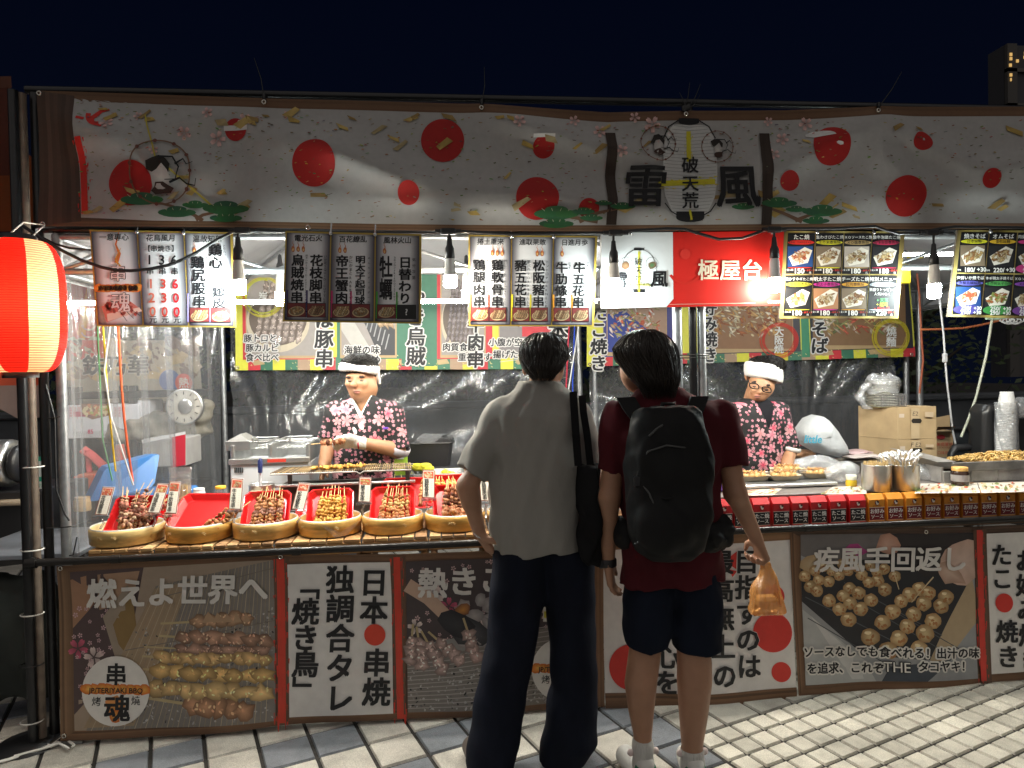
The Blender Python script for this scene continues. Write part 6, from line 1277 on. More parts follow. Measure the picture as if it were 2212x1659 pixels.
def art_g(t):
    S = Sheet(.62); S.rect(44, 986, 100, 1040, (.02, .30, .20), 1); S.rect(44, 1040, 100, 1056, (.6, .62, .58), 1); S.rect(66, 996, 92, 1030, (.55, .6, .58), 2); S.text('行', 92, 978, 9, (.7, .75, .7), 2); S.text('支付', 84, 1048, 9, (.1, .35, .25), 3); S.build('print', board_m, t)
boxat(43, 986, 100, 1057, .625, .01, (.6, .6, .58), 'green and white payment sign between the left poles', 'payment_sign', 'sign', col_pl, art=art_g)
q0, q1 = at(-100, 1205, .25), at(180, 1190, .25); nt_ = thing('folding_table', ((q0[0]+q1[0])/2, .4, 0), 'grey steel folding table of the neighbour between the left poles', 'table'); b = MB(); b.box(((q0[0]+q1[0])/2, .5, q0[2]), (q1[0]-q0[0], .6, .025), bev=.004); b.build('top', mat('brushed_steel', (.32, .34, .38), rough=.4, metal=.6, var=.2, vs=9), nt_)
for x in (q0[0]+.1, q1[0]-.08): b = MB(); b.tube([(x, .3, 0), (x, .3, q0[2]-.01)], .016, n=8); b.build('leg', steel_b, nt_)
bag = Body(.05); qb = at(8, 1390, .2); bag.loft([(qb[2]-.28, qb[0], .3, .26, .10), (qb[2]-.1, qb[0], .3, .27, .12), (qb[2]+.14, qb[0], .3, .22, .10), (qb[2]+.30, qb[0], .3, .15, .05)]); bag.warp(lambda P: .012*np.sin(P[:, 0]*30+P[:, 2]*12)); 
bag.build('duffel_bag', mat('dark_green_cloth', (.018, .022, .018), rough=.8, var=.3, vs=12), qb-.6, qb+.7, .02, label='dark green bag hanging below the table at the left edge', cat='bag')
boxat(68, 1360, 116, 1500, .35, .4, (.02, .18, .03), 'green plastic tub on the ground behind the left poles', 'plastic_tub', 'tub', col_pl, bev=.03)
S = Sheet(.85); S.poly([(-120, 806), (92, 803), (92, 832), (-120, 834)], (.45, .07, .03), 0); S.poly([(-120, 834), (92, 832), (88, 900), (52, 915), (-60, 850)], (.26, .19, .17), 0); S.build('table_cloth', vinyl_m, label='orange and beige cloth hanging at the neighbour stall behind the lantern', cat='cloth', post=bend(lambda x, z: .02*math.sin(x*14), .08))
b = MB(); b.tube([atz(x, y, .012) for x, y in ((138, 1592), (110, 1612), (80, 1606), (100, 1598), (130, 1604), (70, 1622), (20, 1640), (-20, 1650))], .006, n=6, flat=1.6); b.tube([atz(x, y, .016) for x, y in ((138, 1592), (160, 1610), (150, 1618), (128, 1606), (90, 1618), (30, 1634))], .006, n=6); b.tube([atz(x, y, .02) for x, y in ((170, 1590), (210, 1588), (260, 1580))], .004, n=5); b.build('white_ribbon', tie_w, label='white ribbon tied at the lower left corner of the banner', cat='ribbon')
b = MB(); b.tube([at(x, y, -.05) for x, y in ((98, 830), (112, 880), (118, 905), (120, 1000), (122, 1060), (140, 1110), (150, 1125))], .004, n=5)
for x, y, x2, y2 in ((104, 904, 130, 900), (100, 1141, 155, 1137), (150, 1200, 166, 1160)): b.tube([at(x, y, -.05), at((x+x2)/2, y-1, -.06), at(x2, y2, -.05)], .003, n=5)
b.build('black_wire', tie_b, label='thin black wire and ties along the second left pole', cat='wire')
# ties holding the middle poles, wall behind
b = MB(); 
for y in (768, 774): b.tube([at(1450, y, .03), at(1488, y-1, .02), at(1532, y-1, .03)], .003, n=5)
b.build('pole_tie', tie_b, label='black cable ties joining the two middle poles', cat='cable tie')
# ================================================================== OCTOPUS BALL COUNTER
CY = .075; zc0 = at(1900, 1131, CY)[2]; zc = at(1900, 1067, CY)[2]
ct = thing('serving_counter', (2.3, .5, 0), 'counter with food photo sheets on top behind the sauce cartons', 'counter')
cx0, cx1 = px_x(1545, 1060, .2), 4.4
b = MB(); b.box(((cx0+cx1)/2, .48, zc-.012), (cx1-cx0, .58, .016), (.16, .14, .13), bev=.003); b.build('top', mat('counter_top', None, rough=.4, var=.3, vs=9), ct)
b = MB(); b.box(((cx0+cx1)/2, .16, zc0-.012), (cx1-cx0, .24, .02), (.2, .13, .08)); b.build('carton_shelf', woodm, ct)
b = MB(); b.box(((cx0+cx1)/2, .21, (zc0+zc)/2-.01), (cx1-cx0, .02, zc-zc0-.04), (.1, .06, .04)); b.build('back_board', woodm, ct)
for x in (cx0+.1, 3.0, cx1-.1): b = MB(); b.box((x, .6, zc/2-.02), (.05, .05, zc-.05)); b.build('leg', galv, ct)
def photosheet(q, seed):
    rr = random.Random(seed); b = MB(); P = [atz(x, y, zc) for x, y in q]
    f = lambda s, t: tuple((P[0]*(1-s)+P[1]*s)*(1-t)+(P[3]*(1-s)+P[2]*s)*t)
    up = lambda p, L: (p[0], p[1], zc-.002+L*.0012)
    b.add([up(f(*c), 0) for c in ((0, 1), (1, 1), (1, 0), (0, 0))], [(0, 1, 2, 3)], (.66, .60, .52))
    for i in range(60):
        s_, t_ = rr.uniform(.03, .97), rr.uniform(.06, .94); w_, h_ = rr.uniform(.015, .05), rr.uniform(.06, .2); c = rr.choice(((.5, .08, .04), (.55, .32, .12), (.2, .1, .05), (.6, .5, .3), (.15, .2, .05), (.62, .58, .5)))
        P_ = [(s_+w_*math.cos(a)*rr.uniform(.6, 1), t_+h_*math.sin(a)*rr.uniform(.6, 1)) for a in (0, 1, 2, 3, 4, 5)]; b.add([up(f(*p), 1+i*.03) for p in P_], [tuple(range(6))], c)
    return b
for q, lab, sd_ in (([(1800, 1051), (1870, 1049), (1872, 1066), (1772, 1067)], 'food photo sheet on the counter left of the steel pots', 1), ([(1990, 1044), (2110, 1042), (2118, 1064), (1975, 1065)], 'food photo sheet on the counter right of the steel pots', 2), ([(2112, 1042), (2240, 1040), (2250, 1061), (2120, 1064)], 'food photo sheet on the counter at the right edge', 3), ([(1620, 1056), (1690, 1054), (1670, 1069), (1560, 1070)], 'dark food photo sheet on the counter beside the man in maroon', 4)):
    photosheet(q, sd_).build('photo_sheet', board_m, label=lab, cat='photo sheet')
# sauce cartons: red for octopus balls, orange for pancakes
carton_m = mat('carton_print', None, rough=.38, spec=.45, var=.04, vs=30)
def carton_mesh(red):
    w_, d_, h_ = .0885, .062, zc-zc0-.002
    base, acc = ((.50, .018, .022), (.012, .012, .014)) if red else ((.62, .24, .025), (.16, .012, .018))
    b = MB(); sl = h_*.82
    b.add([(-w_/2, 0, 0), (w_/2, 0, 0), (w_/2, d_, 0), (-w_/2, d_, 0), (-w_/2, 0, sl), (w_/2, 0, sl), (w_/2, d_, sl), (-w_/2, d_, sl), (-w_/2, d_*.35, h_), (w_/2, d_*.35, h_), (w_/2, d_*.6, h_), (-w_/2, d_*.6, h_)], [(0, 1, 5, 4), (1, 2, 6, 5), (3, 0, 4, 7), (2, 3, 7, 6), (4, 5, 9, 8), (7, 6, 10, 11)][:5] + [(6, 7, 11, 10), (8, 9, 10, 11), (4, 8, 11, 7), (5, 6, 10, 9)], base)
    def R_(x0, z0, x1, z1, c, L=1): b.add([(x0*w_, -L*.0005, z0*h_), (x1*w_, -L*.0005, z0*h_), (x1*w_, -L*.0005, z1*h_), (x0*w_, -L*.0005, z1*h_)], [(0, 1, 2, 3)], c)
    R_(-.47, .13, .47, .55, acc); R_(-.5, .55, .5, .565, (.66, .62, .55)); R_(-.5, .115, .5, .13, (.6, .5, .4)); R_(-.4, .045, .4, .075, (.66, .6, .5) if not red else (.6, .35, .33)); R_(-.49, 0, -.475, .82, tuple(c*.5 for c in base)); R_(.475, 0, .49, .82, tuple(c*.5 for c in base))
    def disc(x, z, r, c, L, k=1, n=16): b.add([(x*w_+r*math.cos(6.283*j/n), -L*.0005, z*h_+r*k*math.sin(6.283*j/n)) for j in range(n)], [tuple(range(n))], c)
    tilt = lambda z: 0
    disc(.0, .72, .0125, (.5, .02, .02) if not red else (.02, .015, .015), 2); disc(.0, .72, .0112, (.02, .015, .015) if not red else (.5, .02, .02), 3); disc(.02, .70, .0075, (.72, .68, .62), 4, 1.1); disc(-.05, .745, .004, (.72, .68, .62), 5); disc(.06, .74, .006, (.02, .015, .015), 5, .7)
    def T(t, x, z, s_, c, L=4):
        for i, ch in enumerate(t):
            for dx in (-.025, .025):
                vs, fs = glyph(ch, .01); 
                if len(vs): b.add([((x*w_+(i-(len(t)-1)/2)*s_+(a-.5+dx)*s_), -L*.0005-dx*.001, z*h_+(b_-.36)*s_) for a, b_ in vs], fs, c)
    if red: T('たこ焼', 0, .43, .026, (.74, .72, .68)); T('ソース', 0, .25, .024, (.74, .72, .68))
    else: T('お好み', 0, .43, .027, (.74, .72, .68)); T('ソース', 0, .25, .024, (.74, .72, .68))
    vs, fs = glyph('OTAFUKU', .0); k = .0105; b.add([((a-vs[:, 0].max()/2)*k, -.002, .595*h_+(b_)*k) for a, b_ in vs], fs, (.06, .03, .02) if not red else (.1, .01, .01))
    vs, fs = glyph('1,200g' if red else 'Okonomi Sauce', .0); k = .0075; b.add([((a-vs[:, 0].max()/2)*k, -.002, .04*h_+(b_)*k) for a, b_ in vs], fs, (.3, .02, .03))
    return b
ords = ['first', 'second', 'third', 'fourth', 'fifth', 'sixth', 'seventh', 'eighth', 'ninth', 'tenth']
cr = None; pxs = [1545+41*i for i in range(8)]; edges = [1546, 1584, 1625, 1667.5, 1709, 1750, 1790, 1833, 1874.5]
for kind, n_, e0 in ((True, 8, None), (False, 10, None)):
    proto = None
    for i in range(n_):
        px = (edges[i]+edges[i+1])/2 if kind else 1874.5+(i+.5)*40.4
        q = at(px, 1131, CY); lab = (ords[i]+' red octopus ball sauce carton from the left in the counter row') if kind else (ords[i]+' orange pancake sauce carton to the right of the red ones')
        if proto is None:
            proto = carton_mesh(kind).build('sauce_carton', carton_m, local=True); o = proto
        else: o = proto.copy(); C.objects.link(o)
        o.location = (q[0], CY, zc0); o.rotation_euler = (0, 0, random.uniform(-.03, .03)); o.scale = (1.0, 1, 1); tag(o, lab, 'sauce carton', 'red sauce cartons' if kind else 'orange sauce cartons')
# steel pots with sticks
def pot2(pl, pr, yt, yb, lab, sticks):
    Y = float(atz((pl+pr)/2, yb, zc)[1])+.05
    def ex(t, x, Y_, z0, z1, r_):
        b = MB(); 
        for k in range(130 if sticks == 'tooth' else 60):
            a, rr_ = random.random()*6.28, r_*.9*random.random()**.5; x_, y_ = x+rr_*math.cos(a), Y_+rr_*math.sin(a)
            if sticks == 'tooth': b.tube([(x_, y_, z1-.05), (x_+random.uniform(-.004, .004), y_, z1+random.uniform(.006, .014))], .0018, random.choice(((.62, .46, .22), (.55, .38, .16))), n=4)
            else:
                dx, dy = (x_-x)*.6+random.uniform(-.02, .02), (y_-Y_)*.5+random.uniform(-.01, .01); p = Vector((x_+dx, y_+dy, z1+random.uniform(.03, .065))); b.tube([(x_, y_, z1-.06), p], .0032, random.choice(((.62, .48, .28), (.68, .6, .5))), n=5)
                b.tube([p-Vector((dx, dy, .03))*.6, p+Vector((dx*.3, dy*.3, .006))], .0055, (.72, .72, .72), n=5)
        b.build('toothpicks' if sticks == 'tooth' else 'wrapped_chopsticks', mat('pale_sticks', None, rough=.5), t)
    potat(pl, pr, yt, yb, Y, lab, steel, extra=ex)
pot2(1866, 1922, 1003, 1060, 'left steel pot filled with toothpicks on the counter', 'tooth'); pot2(1924, 1981, 1003, 1058, 'right steel pot filled with wrapped chopsticks on the counter', 'chop')
jar(1731+326.6, 2089.5, 1009, 1049, float(atz(2075, 1049, zc)[1])+.03, 'dark sauce jar with an orange lid on the photo sheets', (.035, .018, .012), (.6, .34, .10), .2, None, 'glass_jar', (.3, .28, .28))
jar(1828, 1850, 1026, 1051, float(atz(1840, 1051, zc)[1])+.03, 'small jar of yellow mustard in front of the clear film', (.62, .42, .03), (.55, .55, .45), .4, None)
# griddle wall and paper boats of octopus balls
gY = float(atz(1700, 1052, zc)[1])+.14
a, c = at(1595, 1033, gY), at(1788, 1026, gY); tg = thing('ball_griddle', ((a[0]+c[0])/2, gY, zc), 'steel octopus ball griddle in front of the cook with glasses', 'griddle')
b = MB(); hh = at(1690, 1023, gY)[2]-at(1690, 1040, gY)[2]
for k in range(3): b.box((a[0]+(c[0]-a[0])*(k+.5)/3, gY, a[2]), ((c[0]-a[0])/3-.004, .012, hh+.02), bev=.002)
b.box(((a[0]+c[0])/2, gY+.16, a[2]-.01), (c[0]-a[0], .3, .02)); b.build('splash_plate', steel, tg); b = MB(); b.box(((a[0]+c[0])/2, gY+.15, (zc+a[2])/2-.02), (c[0]-a[0]-.02, .28, a[2]-zc+.0), (.03, .03, .03)); b.build('body', dark_st, tg)
p0, p1 = atz(1600, 1056, zc), atz(1812, 1050, zc); b = MB(); b.box(((p0[0]+p1[0])/2, (p0[1]+p1[1])/2+.05, zc+.012), (p1[0]-p0[0], .12, .02), bev=.004); b.build('serving_tray', steel, label='long steel tray carrying the paper boats', cat='tray')
paper = mat('paper_boat', (.62, .54, .40), rough=.7, var=.08, vs=20); tako_m = mat('octopus_ball', None, rough=.35, spec=.6, var=.45, vs=45, bump=.4, bs=60)
bp = None
for i, (px, py, lab) in enumerate(((1626, 1047, 'left paper boat of octopus balls on the steel tray'), (1693, 1046, 'middle paper boat of octopus balls on the steel tray'), (1765, 1040, 'right paper boat of octopus balls on the steel tray'), (1700, 1019, 'paper boat of glazed octopus balls behind the griddle plate'))):
    Y = (float(atz(px, py+3, zc)[1])+.04) if i < 3 else gY+.1; q = at(px, py, Y); z = zc+.024 if i < 3 else q[2]-.012
    if bp is None:
        bp = thing('paper_boat', (q[0], Y, z), lab, 'food tray', 'paper boats of octopus balls'); r0 = [(-.058, -.03, 0), (.058, -.03, 0), (.058, .03, 0), (-.058, .03, 0)]; r1 = [(-.088, -.048, .034), (.088, -.048, .034), (.088, .048, .034), (-.088, .048, .034), (0, -.05, .028), (0, .05, .028), (-.1, 0, .03), (.1, 0, .03)]
        b = MB(); b.add(r0+r1, [(0, 1, 2, 3), (0, 8, 4), (0, 1, 8), (1, 5, 8), (2, 9, 6), (2, 3, 9), (3, 7, 9), (3, 0, 10), (0, 4, 10), (3, 10, 7), (1, 11, 5), (1, 2, 11), (2, 6, 11)], (.7, .6, .45)); b.build('boat', paper, bp, local=True)
        b = MB(); 
        for k in range(8): b.ball(((k % 4-1.5)*.034, (k//4-.5)*.036, .030), (.021, .021, .019), (.52, .32, .12), 10, 7, .06)
        b.build('octopus_balls', tako_m, bp, local=True); b = MB()
        for k in range(60): x, y = random.uniform(-.065, .065), random.uniform(-.032, .032); b.tube([(x, y, .048), (x+random.uniform(-.014, .014), y+random.uniform(-.01, .01), .053+random.uniform(0, .006))], .003, random.choice(((.62, .40, .16), (.55, .28, .08), (.25, .08, .03), (.66, .55, .36))), n=4)
        b.build('flakes', mat('bonito', None, rough=.6), bp, local=True)
    else: dup(bp, (q[0], Y, z), (0, 0, random.uniform(-.15, .15)), lab)
# noodles on the big griddle at the right
nY = float(atz(2120, 1043, zc)[1])+.04; a, c = at(2036, 1045, nY), at(2330, 1043, nY); ng = thing('noodle_griddle', ((a[0]+c[0])/2, nY, zc), 'large steel griddle with a high rim at the right edge', 'griddle'); z1 = at(2100, 1007, nY)[2]
b = MB()
for k in range(5): b.box((a[0]+(c[0]-a[0])*(k+.5)/5, nY, (zc+z1)/2-.012), ((c[0]-a[0])/5-.003, .012, z1-zc-.024), (.3, .29, .28), bev=.002)
b.box((a[0]-.0, nY+.2, (zc+z1)/2), (.012, .4, z1-zc), (.3, .29, .28)); b.build('body', mat('used_steel', None, rough=.45, metal=.6, var=.5, vs=12), ng)
b = MB(); b.box(((a[0]+c[0])/2+.03, nY-.006, z1), (c[0]-a[0]-.05, .02, .05), (.2, .19, .18), bev=.003); b.box(((a[0]+c[0])/2, nY+.25, z1-.02), (c[0]-a[0], .46, .012), (.05, .045, .04)); b.add([(a[0]-.03, nY+.0, z1+.03), (a[0]+.08, nY-.008, z1+.03), (a[0]+.08, nY+.3, z1+.05), (a[0]-.11, nY+.3, z1+.08)], [(0, 1, 2, 3)], (.35, .33, .31)); b.build('rim', _M['used_steel'], ng)
b = MB(); nx0, nx1 = at(2090, 1010, nY+.2)[0], at(2330, 1010, nY+.2)[0]; zp = at(2160, 978, nY+.2)[2]
def mound(x): return z1+.0+(zp-z1)*max(0, min(1, (x-nx0)/.2))**.8*(1 if x < nx0+.35 else max(.55, 1-(x-nx0-.35)*.9))
for k in range(620):
    x = random.uniform(nx0, nx1); yy = random.uniform(-.17, .17); z = z1-.01+(mound(x)-z1+.01)*max(0, 1-(yy/.19)**2)*random.uniform(.86, 1.03); a_ = random.uniform(-.9, .9); l_ = random.uniform(.02, .05); P = []
    for j in range(5): t_ = j/4-.5; P.append((x+math.cos(a_)*l_*t_*2, nY+.2+yy+math.sin(a_)*l_*t_*2, z+.012*math.sin(j*1.7+k)*.7))
    v = random.uniform(.75, 1.15); b.tube(P, .0034, (.56*v, .36*v, .12*v), n=5, cap=False)
b.grid(lambda u, v: (nx0+(nx1-nx0)*u, nY+.03+.34*v, z1-.02+(mound(nx0+(nx1-nx0)*u)-z1)*max(0, 1-((v-.5)/.5)**2)*.86), 24, 10, (.3, .17, .05)); b.build('fried_noodles', mat('noodle', None, rough=.35, spec=.6, var=.2, vs=40), label='heap of yellow fried noodles on the griddle at the right edge', cat='noodles', kind='stuff')
# bags and film between
def crumple(name, px0, py0, px1, py1, Y, dep, m, lab, cat='bag', seed=1, col=(.75, .75, .76)):
    rr = random.Random(seed); a, c = at(px0, py1, Y), at(px1, py0, Y); w_, h_ = c[0]-a[0], c[2]-a[2]; b = MB(); N, K = 22, 14; vs = []
    ph = [rr.uniform(0, 6) for _ in range(8)]
    for j in range(K+1):
        v = j/K
        for i in range(N):
            u = 6.2832*i/N; rad = (math.sin(math.pi*min(1, .12+v*.86))**.6)*(1+.13*math.sin(3*u+ph[0]+4*v)+.10*math.sin(5*u+ph[1]-6*v)+.06*math.sin(9*u+ph[2]+9*v))
            vs.append(((a[0]+c[0])/2+w_/2*rad*math.cos(u)+.12*w_*math.sin(ph[3]+2.5*v)*v, Y+dep/2+dep/2*rad*math.sin(u), a[2]+h_*v+.02*h_*math.sin(4*u+ph[4])))
    b.add(vs, [(j*N+i, j*N+(i+1) % N, (j+1)*N+(i+1) % N, (j+1)*N+i) for j in range(K) for i in range(N)]+[tuple(range(N-1, -1, -1)), tuple(range(K*N, K*N+N))], col, 0, True)
    return b.build(name, m, label=lab, cat=cat)
wbag = mat('white_bag_film', None, rough=.3, spec=.5, trans=.3, var=.12, vs=14, bump=.9, bs=20)
sh2 = thing('side_table', (2.9, 1.1, 0), 'dark side table behind the counter carrying the cardboard boxes', 'table'); zs = at(1990, 1003, 1.15)[2]; b = MB(); b.box((2.75, 1.15, zs-.02), (2.3, .55, .035), (.05, .05, .055), bev=.004); b.build('top', black_pl, sh2)
for x in (1.75, 3.75): b = MB(); b.tube([(x, 1.2, 0), (x, 1.2, zs-.03)], .02, n=8); b.build('leg', galv, sh2)
# white carrier bag, leaning
bgq = thing('carrier_bag', tuple(at(1775, 985, 1.0)), 'white carrier bag with turquoise script leaning beside the cook with glasses', 'bag')
rr = random.Random(4); b = MB(); prof = [(1728, 945), (1735, 925), (1750, 905), (1770, 897), (1785, 905), (1805, 930), (1822, 962), (1824, 978), (1805, 986), (1775, 980), (1745, 963)]
cxy = (1775, 942); vs = []; N = len(prof)
for k, (s_, yo) in enumerate(((1, .0), (.97, -.05), (.8, -.085), (.5, -.105), (.0, -.11))):
    for (x, y) in prof: q = at(cxy[0]+(x-cxy[0])*s_, cxy[1]+(y-cxy[1])*s_, 1.0); vs.append((q[0]+rr.uniform(-.006, .006), 1.0+yo+rr.uniform(-.012, .012), q[2]+rr.uniform(-.006, .006)))
for (x, y) in prof: q = at(x, y, 1.0); vs.append((q[0], 1.1, q[2]))
fs = [(k*N+i, k*N+(i+1) % N, (k+1)*N+(i+1) % N, (k+1)*N+i) for k in range(4) for i in range(N)]+[(5*N+i, 5*N+(i+1) % N, (i+1) % N, i) for i in range(N)]
b.add(vs, fs, (.76, .78, .80), 0, True); b.build('body', wbag, bgq)
S = Sheet(.886); S.text('little', 1757, 948, 24, (.05, .36, .52), 2, bold=.03, slant=.2, sx=.9); b_ = S; 
for k, p in enumerate(S.v): S.v[k] = (p[0], p[1], p[2])
S.build('script', board_m, bgq)
crumple('clear_bag', 1725, 984, 1835, 1030, .62, .12, bagf, 'loose clear film lying behind the paper boats', seed=3); crumple('clear_bag', 1795, 998, 1865, 1045, .40, .1, bagf, 'crumpled clear bag left of the toothpick pot', seed=5); crumple('clear_bag', 1985, 1004, 2040, 1046, .40, .1, bagf, 'crumpled clear bag right of the chopstick pot', seed=6)
crumple('food_pack', 1836, 972, 1895, 986, 1.0, .16, mat('pink_pack', (.52, .36, .37), rough=.3, var=.15, vs=10, bump=.5, bs=20), 'flat pink food pack on the pile beside the carrier bag', 'food pack', 8); crumple('food_pack', 1842, 982, 1915, 994, .92, .15, mat('pale_pack', (.55, .48, .46), rough=.3, var=.15, vs=10, bump=.5, bs=20), 'pale food pack under the pink one', 'food pack', 9); crumple('egg_tray', 1825, 990, 1925, 1004, .95, .2, card_m, 'grey egg tray under the food packs', 'tray', 10, (.4, .36, .3)); crumple('food_pack', 1720, 972, 1768, 992, 1.02, .12, mat('orange_pack', (.55, .30, .16), rough=.3, var=.3, vs=20, bump=.5, bs=20), 'orange snack bag behind the loose film', 'food pack', 12)
boxat(1708, 927, 1745, 965, 1.5, .2, (.34, .03, .03), 'dark red box behind the carrier bag', m=card_m)
# two kraft boxes on end, corner towards the counter
def kraft(pa, pb, pc, yt, yb, lab, txt):
    """pa left edge, pb near corner, pc right edge"""
    Yn, Yf = 1.05, 1.34; A, B_, D = at(pa, yt, Yf), at(pb, yt, Yn), at(pc, yt-1, Yn+.02); z1 = B_[2]; z0 = at(pb, yb, Yn)[2]; E_ = A+D-B_
    t = thing('cardboard_box', (B_[0], Yn, z0), lab, 'box', 'kraft boxes behind the counter'); b = MB(); P = [(A[0], A[1]), (B_[0], B_[1]), (D[0], D[1]), (E_[0], E_[1])]
    vs = [(x, y, z0) for x, y in P]+[(x, y, z1) for x, y in P]; b.add(vs, [(3, 2, 1, 0), (0, 1, 5, 4), (1, 2, 6, 5), (2, 3, 7, 6), (3, 0, 4, 7), (4, 5, 6, 7)], (.50, .36, .20)); b.build('body', card_m, t)
    S = Sheet(Yn-.001); xm = (pb+pc)/2; ym = lerp(yt, yb, .42)
    S.rect(xm-12, yt+2, xm+6, yb-2, (.54, .41, .25), 1); pts = [(xm-11+22*k/6, ym-4) for k in range(7)]; S.poly([(xm-12, ym), (xm-9, ym-5), (xm+8, ym-5), (xm+11, ym), (xm+8, ym+5), (xm-9, ym+5)], (.02, .015, .01), 2); S.text(txt, xm-3, lerp(yt, yb, .19), 13, (.12, .09, .06), 3, bold=.0, slant=.15); S.rect(xm+18, yt+10, pc-6, lerp(yt, yb, .3), (.56, .44, .30), 1); S.rect(pb+4, yt+14, pb+15, yt+22, (.6, .5, .4), 1.5)
    S.build('tape_and_marks', card_m, t); return z1
kraft(1855, 1940, 2023, 950, 1004, 'lower kraft box marked F E2 behind the chopstick pot', 'F E2'); kraft(1854, 1938, 2022, 880, 949.5, 'upper kraft box marked E2 with a dark hand hole', 'E2')
# carton with open flap, bowls, tubs on top
def art_c(t): S = Sheet(1.39); S.disc(2032, 944, 9, (.5, .04, .05), 2, 20, ry=5); S.text('美國薯條', 2040, 960, 9, (.45, .08, .05), 3, bold=.03); S.text('IN MATERIALS', 2042, 967, 4.5, (.3, .1, .05), 3); S.text('口味用', 2036, 978, 8, (.45, .08, .05), 3, bold=.02); S.build('print', card_m, t)
cbx = boxat(2022, 930, 2060, 1002, 1.4, .2, (.42, .29, .16), 'tall brown carton with red print and an open flap right of the kraft boxes', art=art_c); b = MB(); P = [at(2022, 930, 1.4), at(2060, 925, 1.4), at(2064, 921, 1.25), at(2026, 922, 1.25)]; b.add(P, [(0, 1, 2, 3)], (.36, .24, .13)); P = [at(2022, 930, 1.6), at(2052, 930, 1.6), at(2052, 896, 1.62), at(2022, 902, 1.62)]; b.add(P, [(0, 1, 2, 3)], (.40, .28, .15)); b.build('flap', card_m, cbx)
q = at(1905, 874, 1.2); zb = at(1905, 879, 1.2)[2]; bw = thing('bowl_stack', (q[0], 1.2, zb), 'tall stack of white paper bowls wrapped in film on the upper kraft box', 'bowls'); b = MB(); n_ = 17; hz = (at(1905, 820, 1.2)[2]-zb)/n_
for k in range(n_): b.lathe((q[0], 1.2, zb+k*hz), [(.088, hz*.55), (.1, hz*.75), (.102, hz), (.09, hz)], (.68, .66, .58), n=24)
b.lathe((q[0], 1.2, zb), [(0, 0), (.088, 0), (.09, hz)], (.66, .6, .3), n=24); b.build('bowls', mat('paper_bowl', None, rough=.5), bw)
b = MB(); zt_ = zb+n_*hz; b.grid(lambda u, v: (q[0]+(.108+.02*math.sin(u*25+v*9))*math.cos(u*6.283)*(1 if v < .75 else 1-(v-.75)*2.2), 1.2+.105*math.sin(u*6.283)*(1 if v < .75 else 1-(v-.75)*2.2), zb+.1+(zt_-zb-.06)*v+.01*math.sin(u*30)), 30, 12, (.8, .8, .8)); b.grid(lambda u, v: (q[0]-.11-.07*math.sin(v*3)+.03*math.cos(u*6.283)*(1+.3*math.sin(v*14)), 1.17+.03*math.sin(u*6.283), zt_-.02-(zt_-zb)*v*.95), 14, 14, (.8, .8, .8)); b.build('film', bagf, bw)
for k in range(6):
    q = at(1951+k*9.2, 878, 1.12); 
q0, q1 = at(1906, 880, 1.1), at(1961, 880, 1.1); b = MB(); hh = at(1930, 851, 1.1)[2]-q0[2]
for k in range(9): x = q0[0]+(q1[0]-q0[0])*(k+.5)/9; b.box((x, 1.15, q0[2]+hh/2), ((q1[0]-q0[0])/9*.7, .1, hh), bev=.006)
b.build('clear_tubs', glassy, label='row of clear plastic tubs beside the bowl stack on the upper box', cat='tubs')
# cup stack, black jug, chair
cY = .95; q = at(2172, 978, cY); cs_ = thing('cup_stack', tuple(q), 'tall leaning stack of white paper cups wrapped in film near the right edge', 'cups'); zt_ = at(2172, 846, cY)[2]; b = MB(); n_ = 26; zc_ = q[2]; hh = (zt_-.105-zc_)/n_
for k in range(n_): b.lathe((q[0]+.0006*k-.002, cY, zc_+k*hh), [(.056, 0), (.0585, hh*.2), (.0585, hh*.6), (.055, hh*.7), (.0545, hh)], (.70, .70, .69), n=22)
b.lathe((q[0]+.013, cY, zc_+n_*hh), [(.055, 0), (.037, .105), (0, .105)], (.70, .70, .69), n=24); b.build('cups', _M['paper_bowl'], cs_)
b = MB(); b.grid(lambda u, v: (q[0]+.01+(.066+.006*math.sin(u*44+v*8))*math.cos(u*6.283), cY+.066*math.sin(u*6.283), zc_+(zt_-.07-zc_)*v), 40, 14, (.8, .8, .8)); b.build('film', bagf, cs_)
crumple('clear_bag', 2192, 858, 2240, 905, .98, .12, bagf, 'crumpled clear bag of lids at the right edge', seed=14, col=(.7, .72, .74))
jq = at(2133, 1000, 1.15); jb = Body(.02); jz = at(2133, 872, 1.15)[2]; jb.loft([(jq[2]-.02, jq[0], 1.15, .10, .10), (jz-.05, jq[0], 1.15, .095, .095), (jz, jq[0]+.02, 1.15, .085, .085)], n=3); jb.build('black_jug', mat('black_metal', (.02, .02, .021), rough=.3, spec=.6), jq-.3, (jq[0]+.3, 1.5, jz+.1), .012, label='large black drum can behind the paper cups', cat='can')
boxat(2195, 900, 2300, 985, 1.15, .2, (.02, .02, .02), 'black box behind the crumpled bag at the right edge', m=black_pl)
cY = 1.5; chq = at(2080, 970, cY); ch = thing('black_chair', (chq[0], cY, 0), 'black office chair with armrest behind the tall brown carton', 'chair')
b = MB(); P = [at(x, y, cY) for x, y in ((2040, 930), (2055, 926), (2100, 927), (2125, 927))]; b.tube(P, .018, n=8); b.build('frame', black_pl, ch)
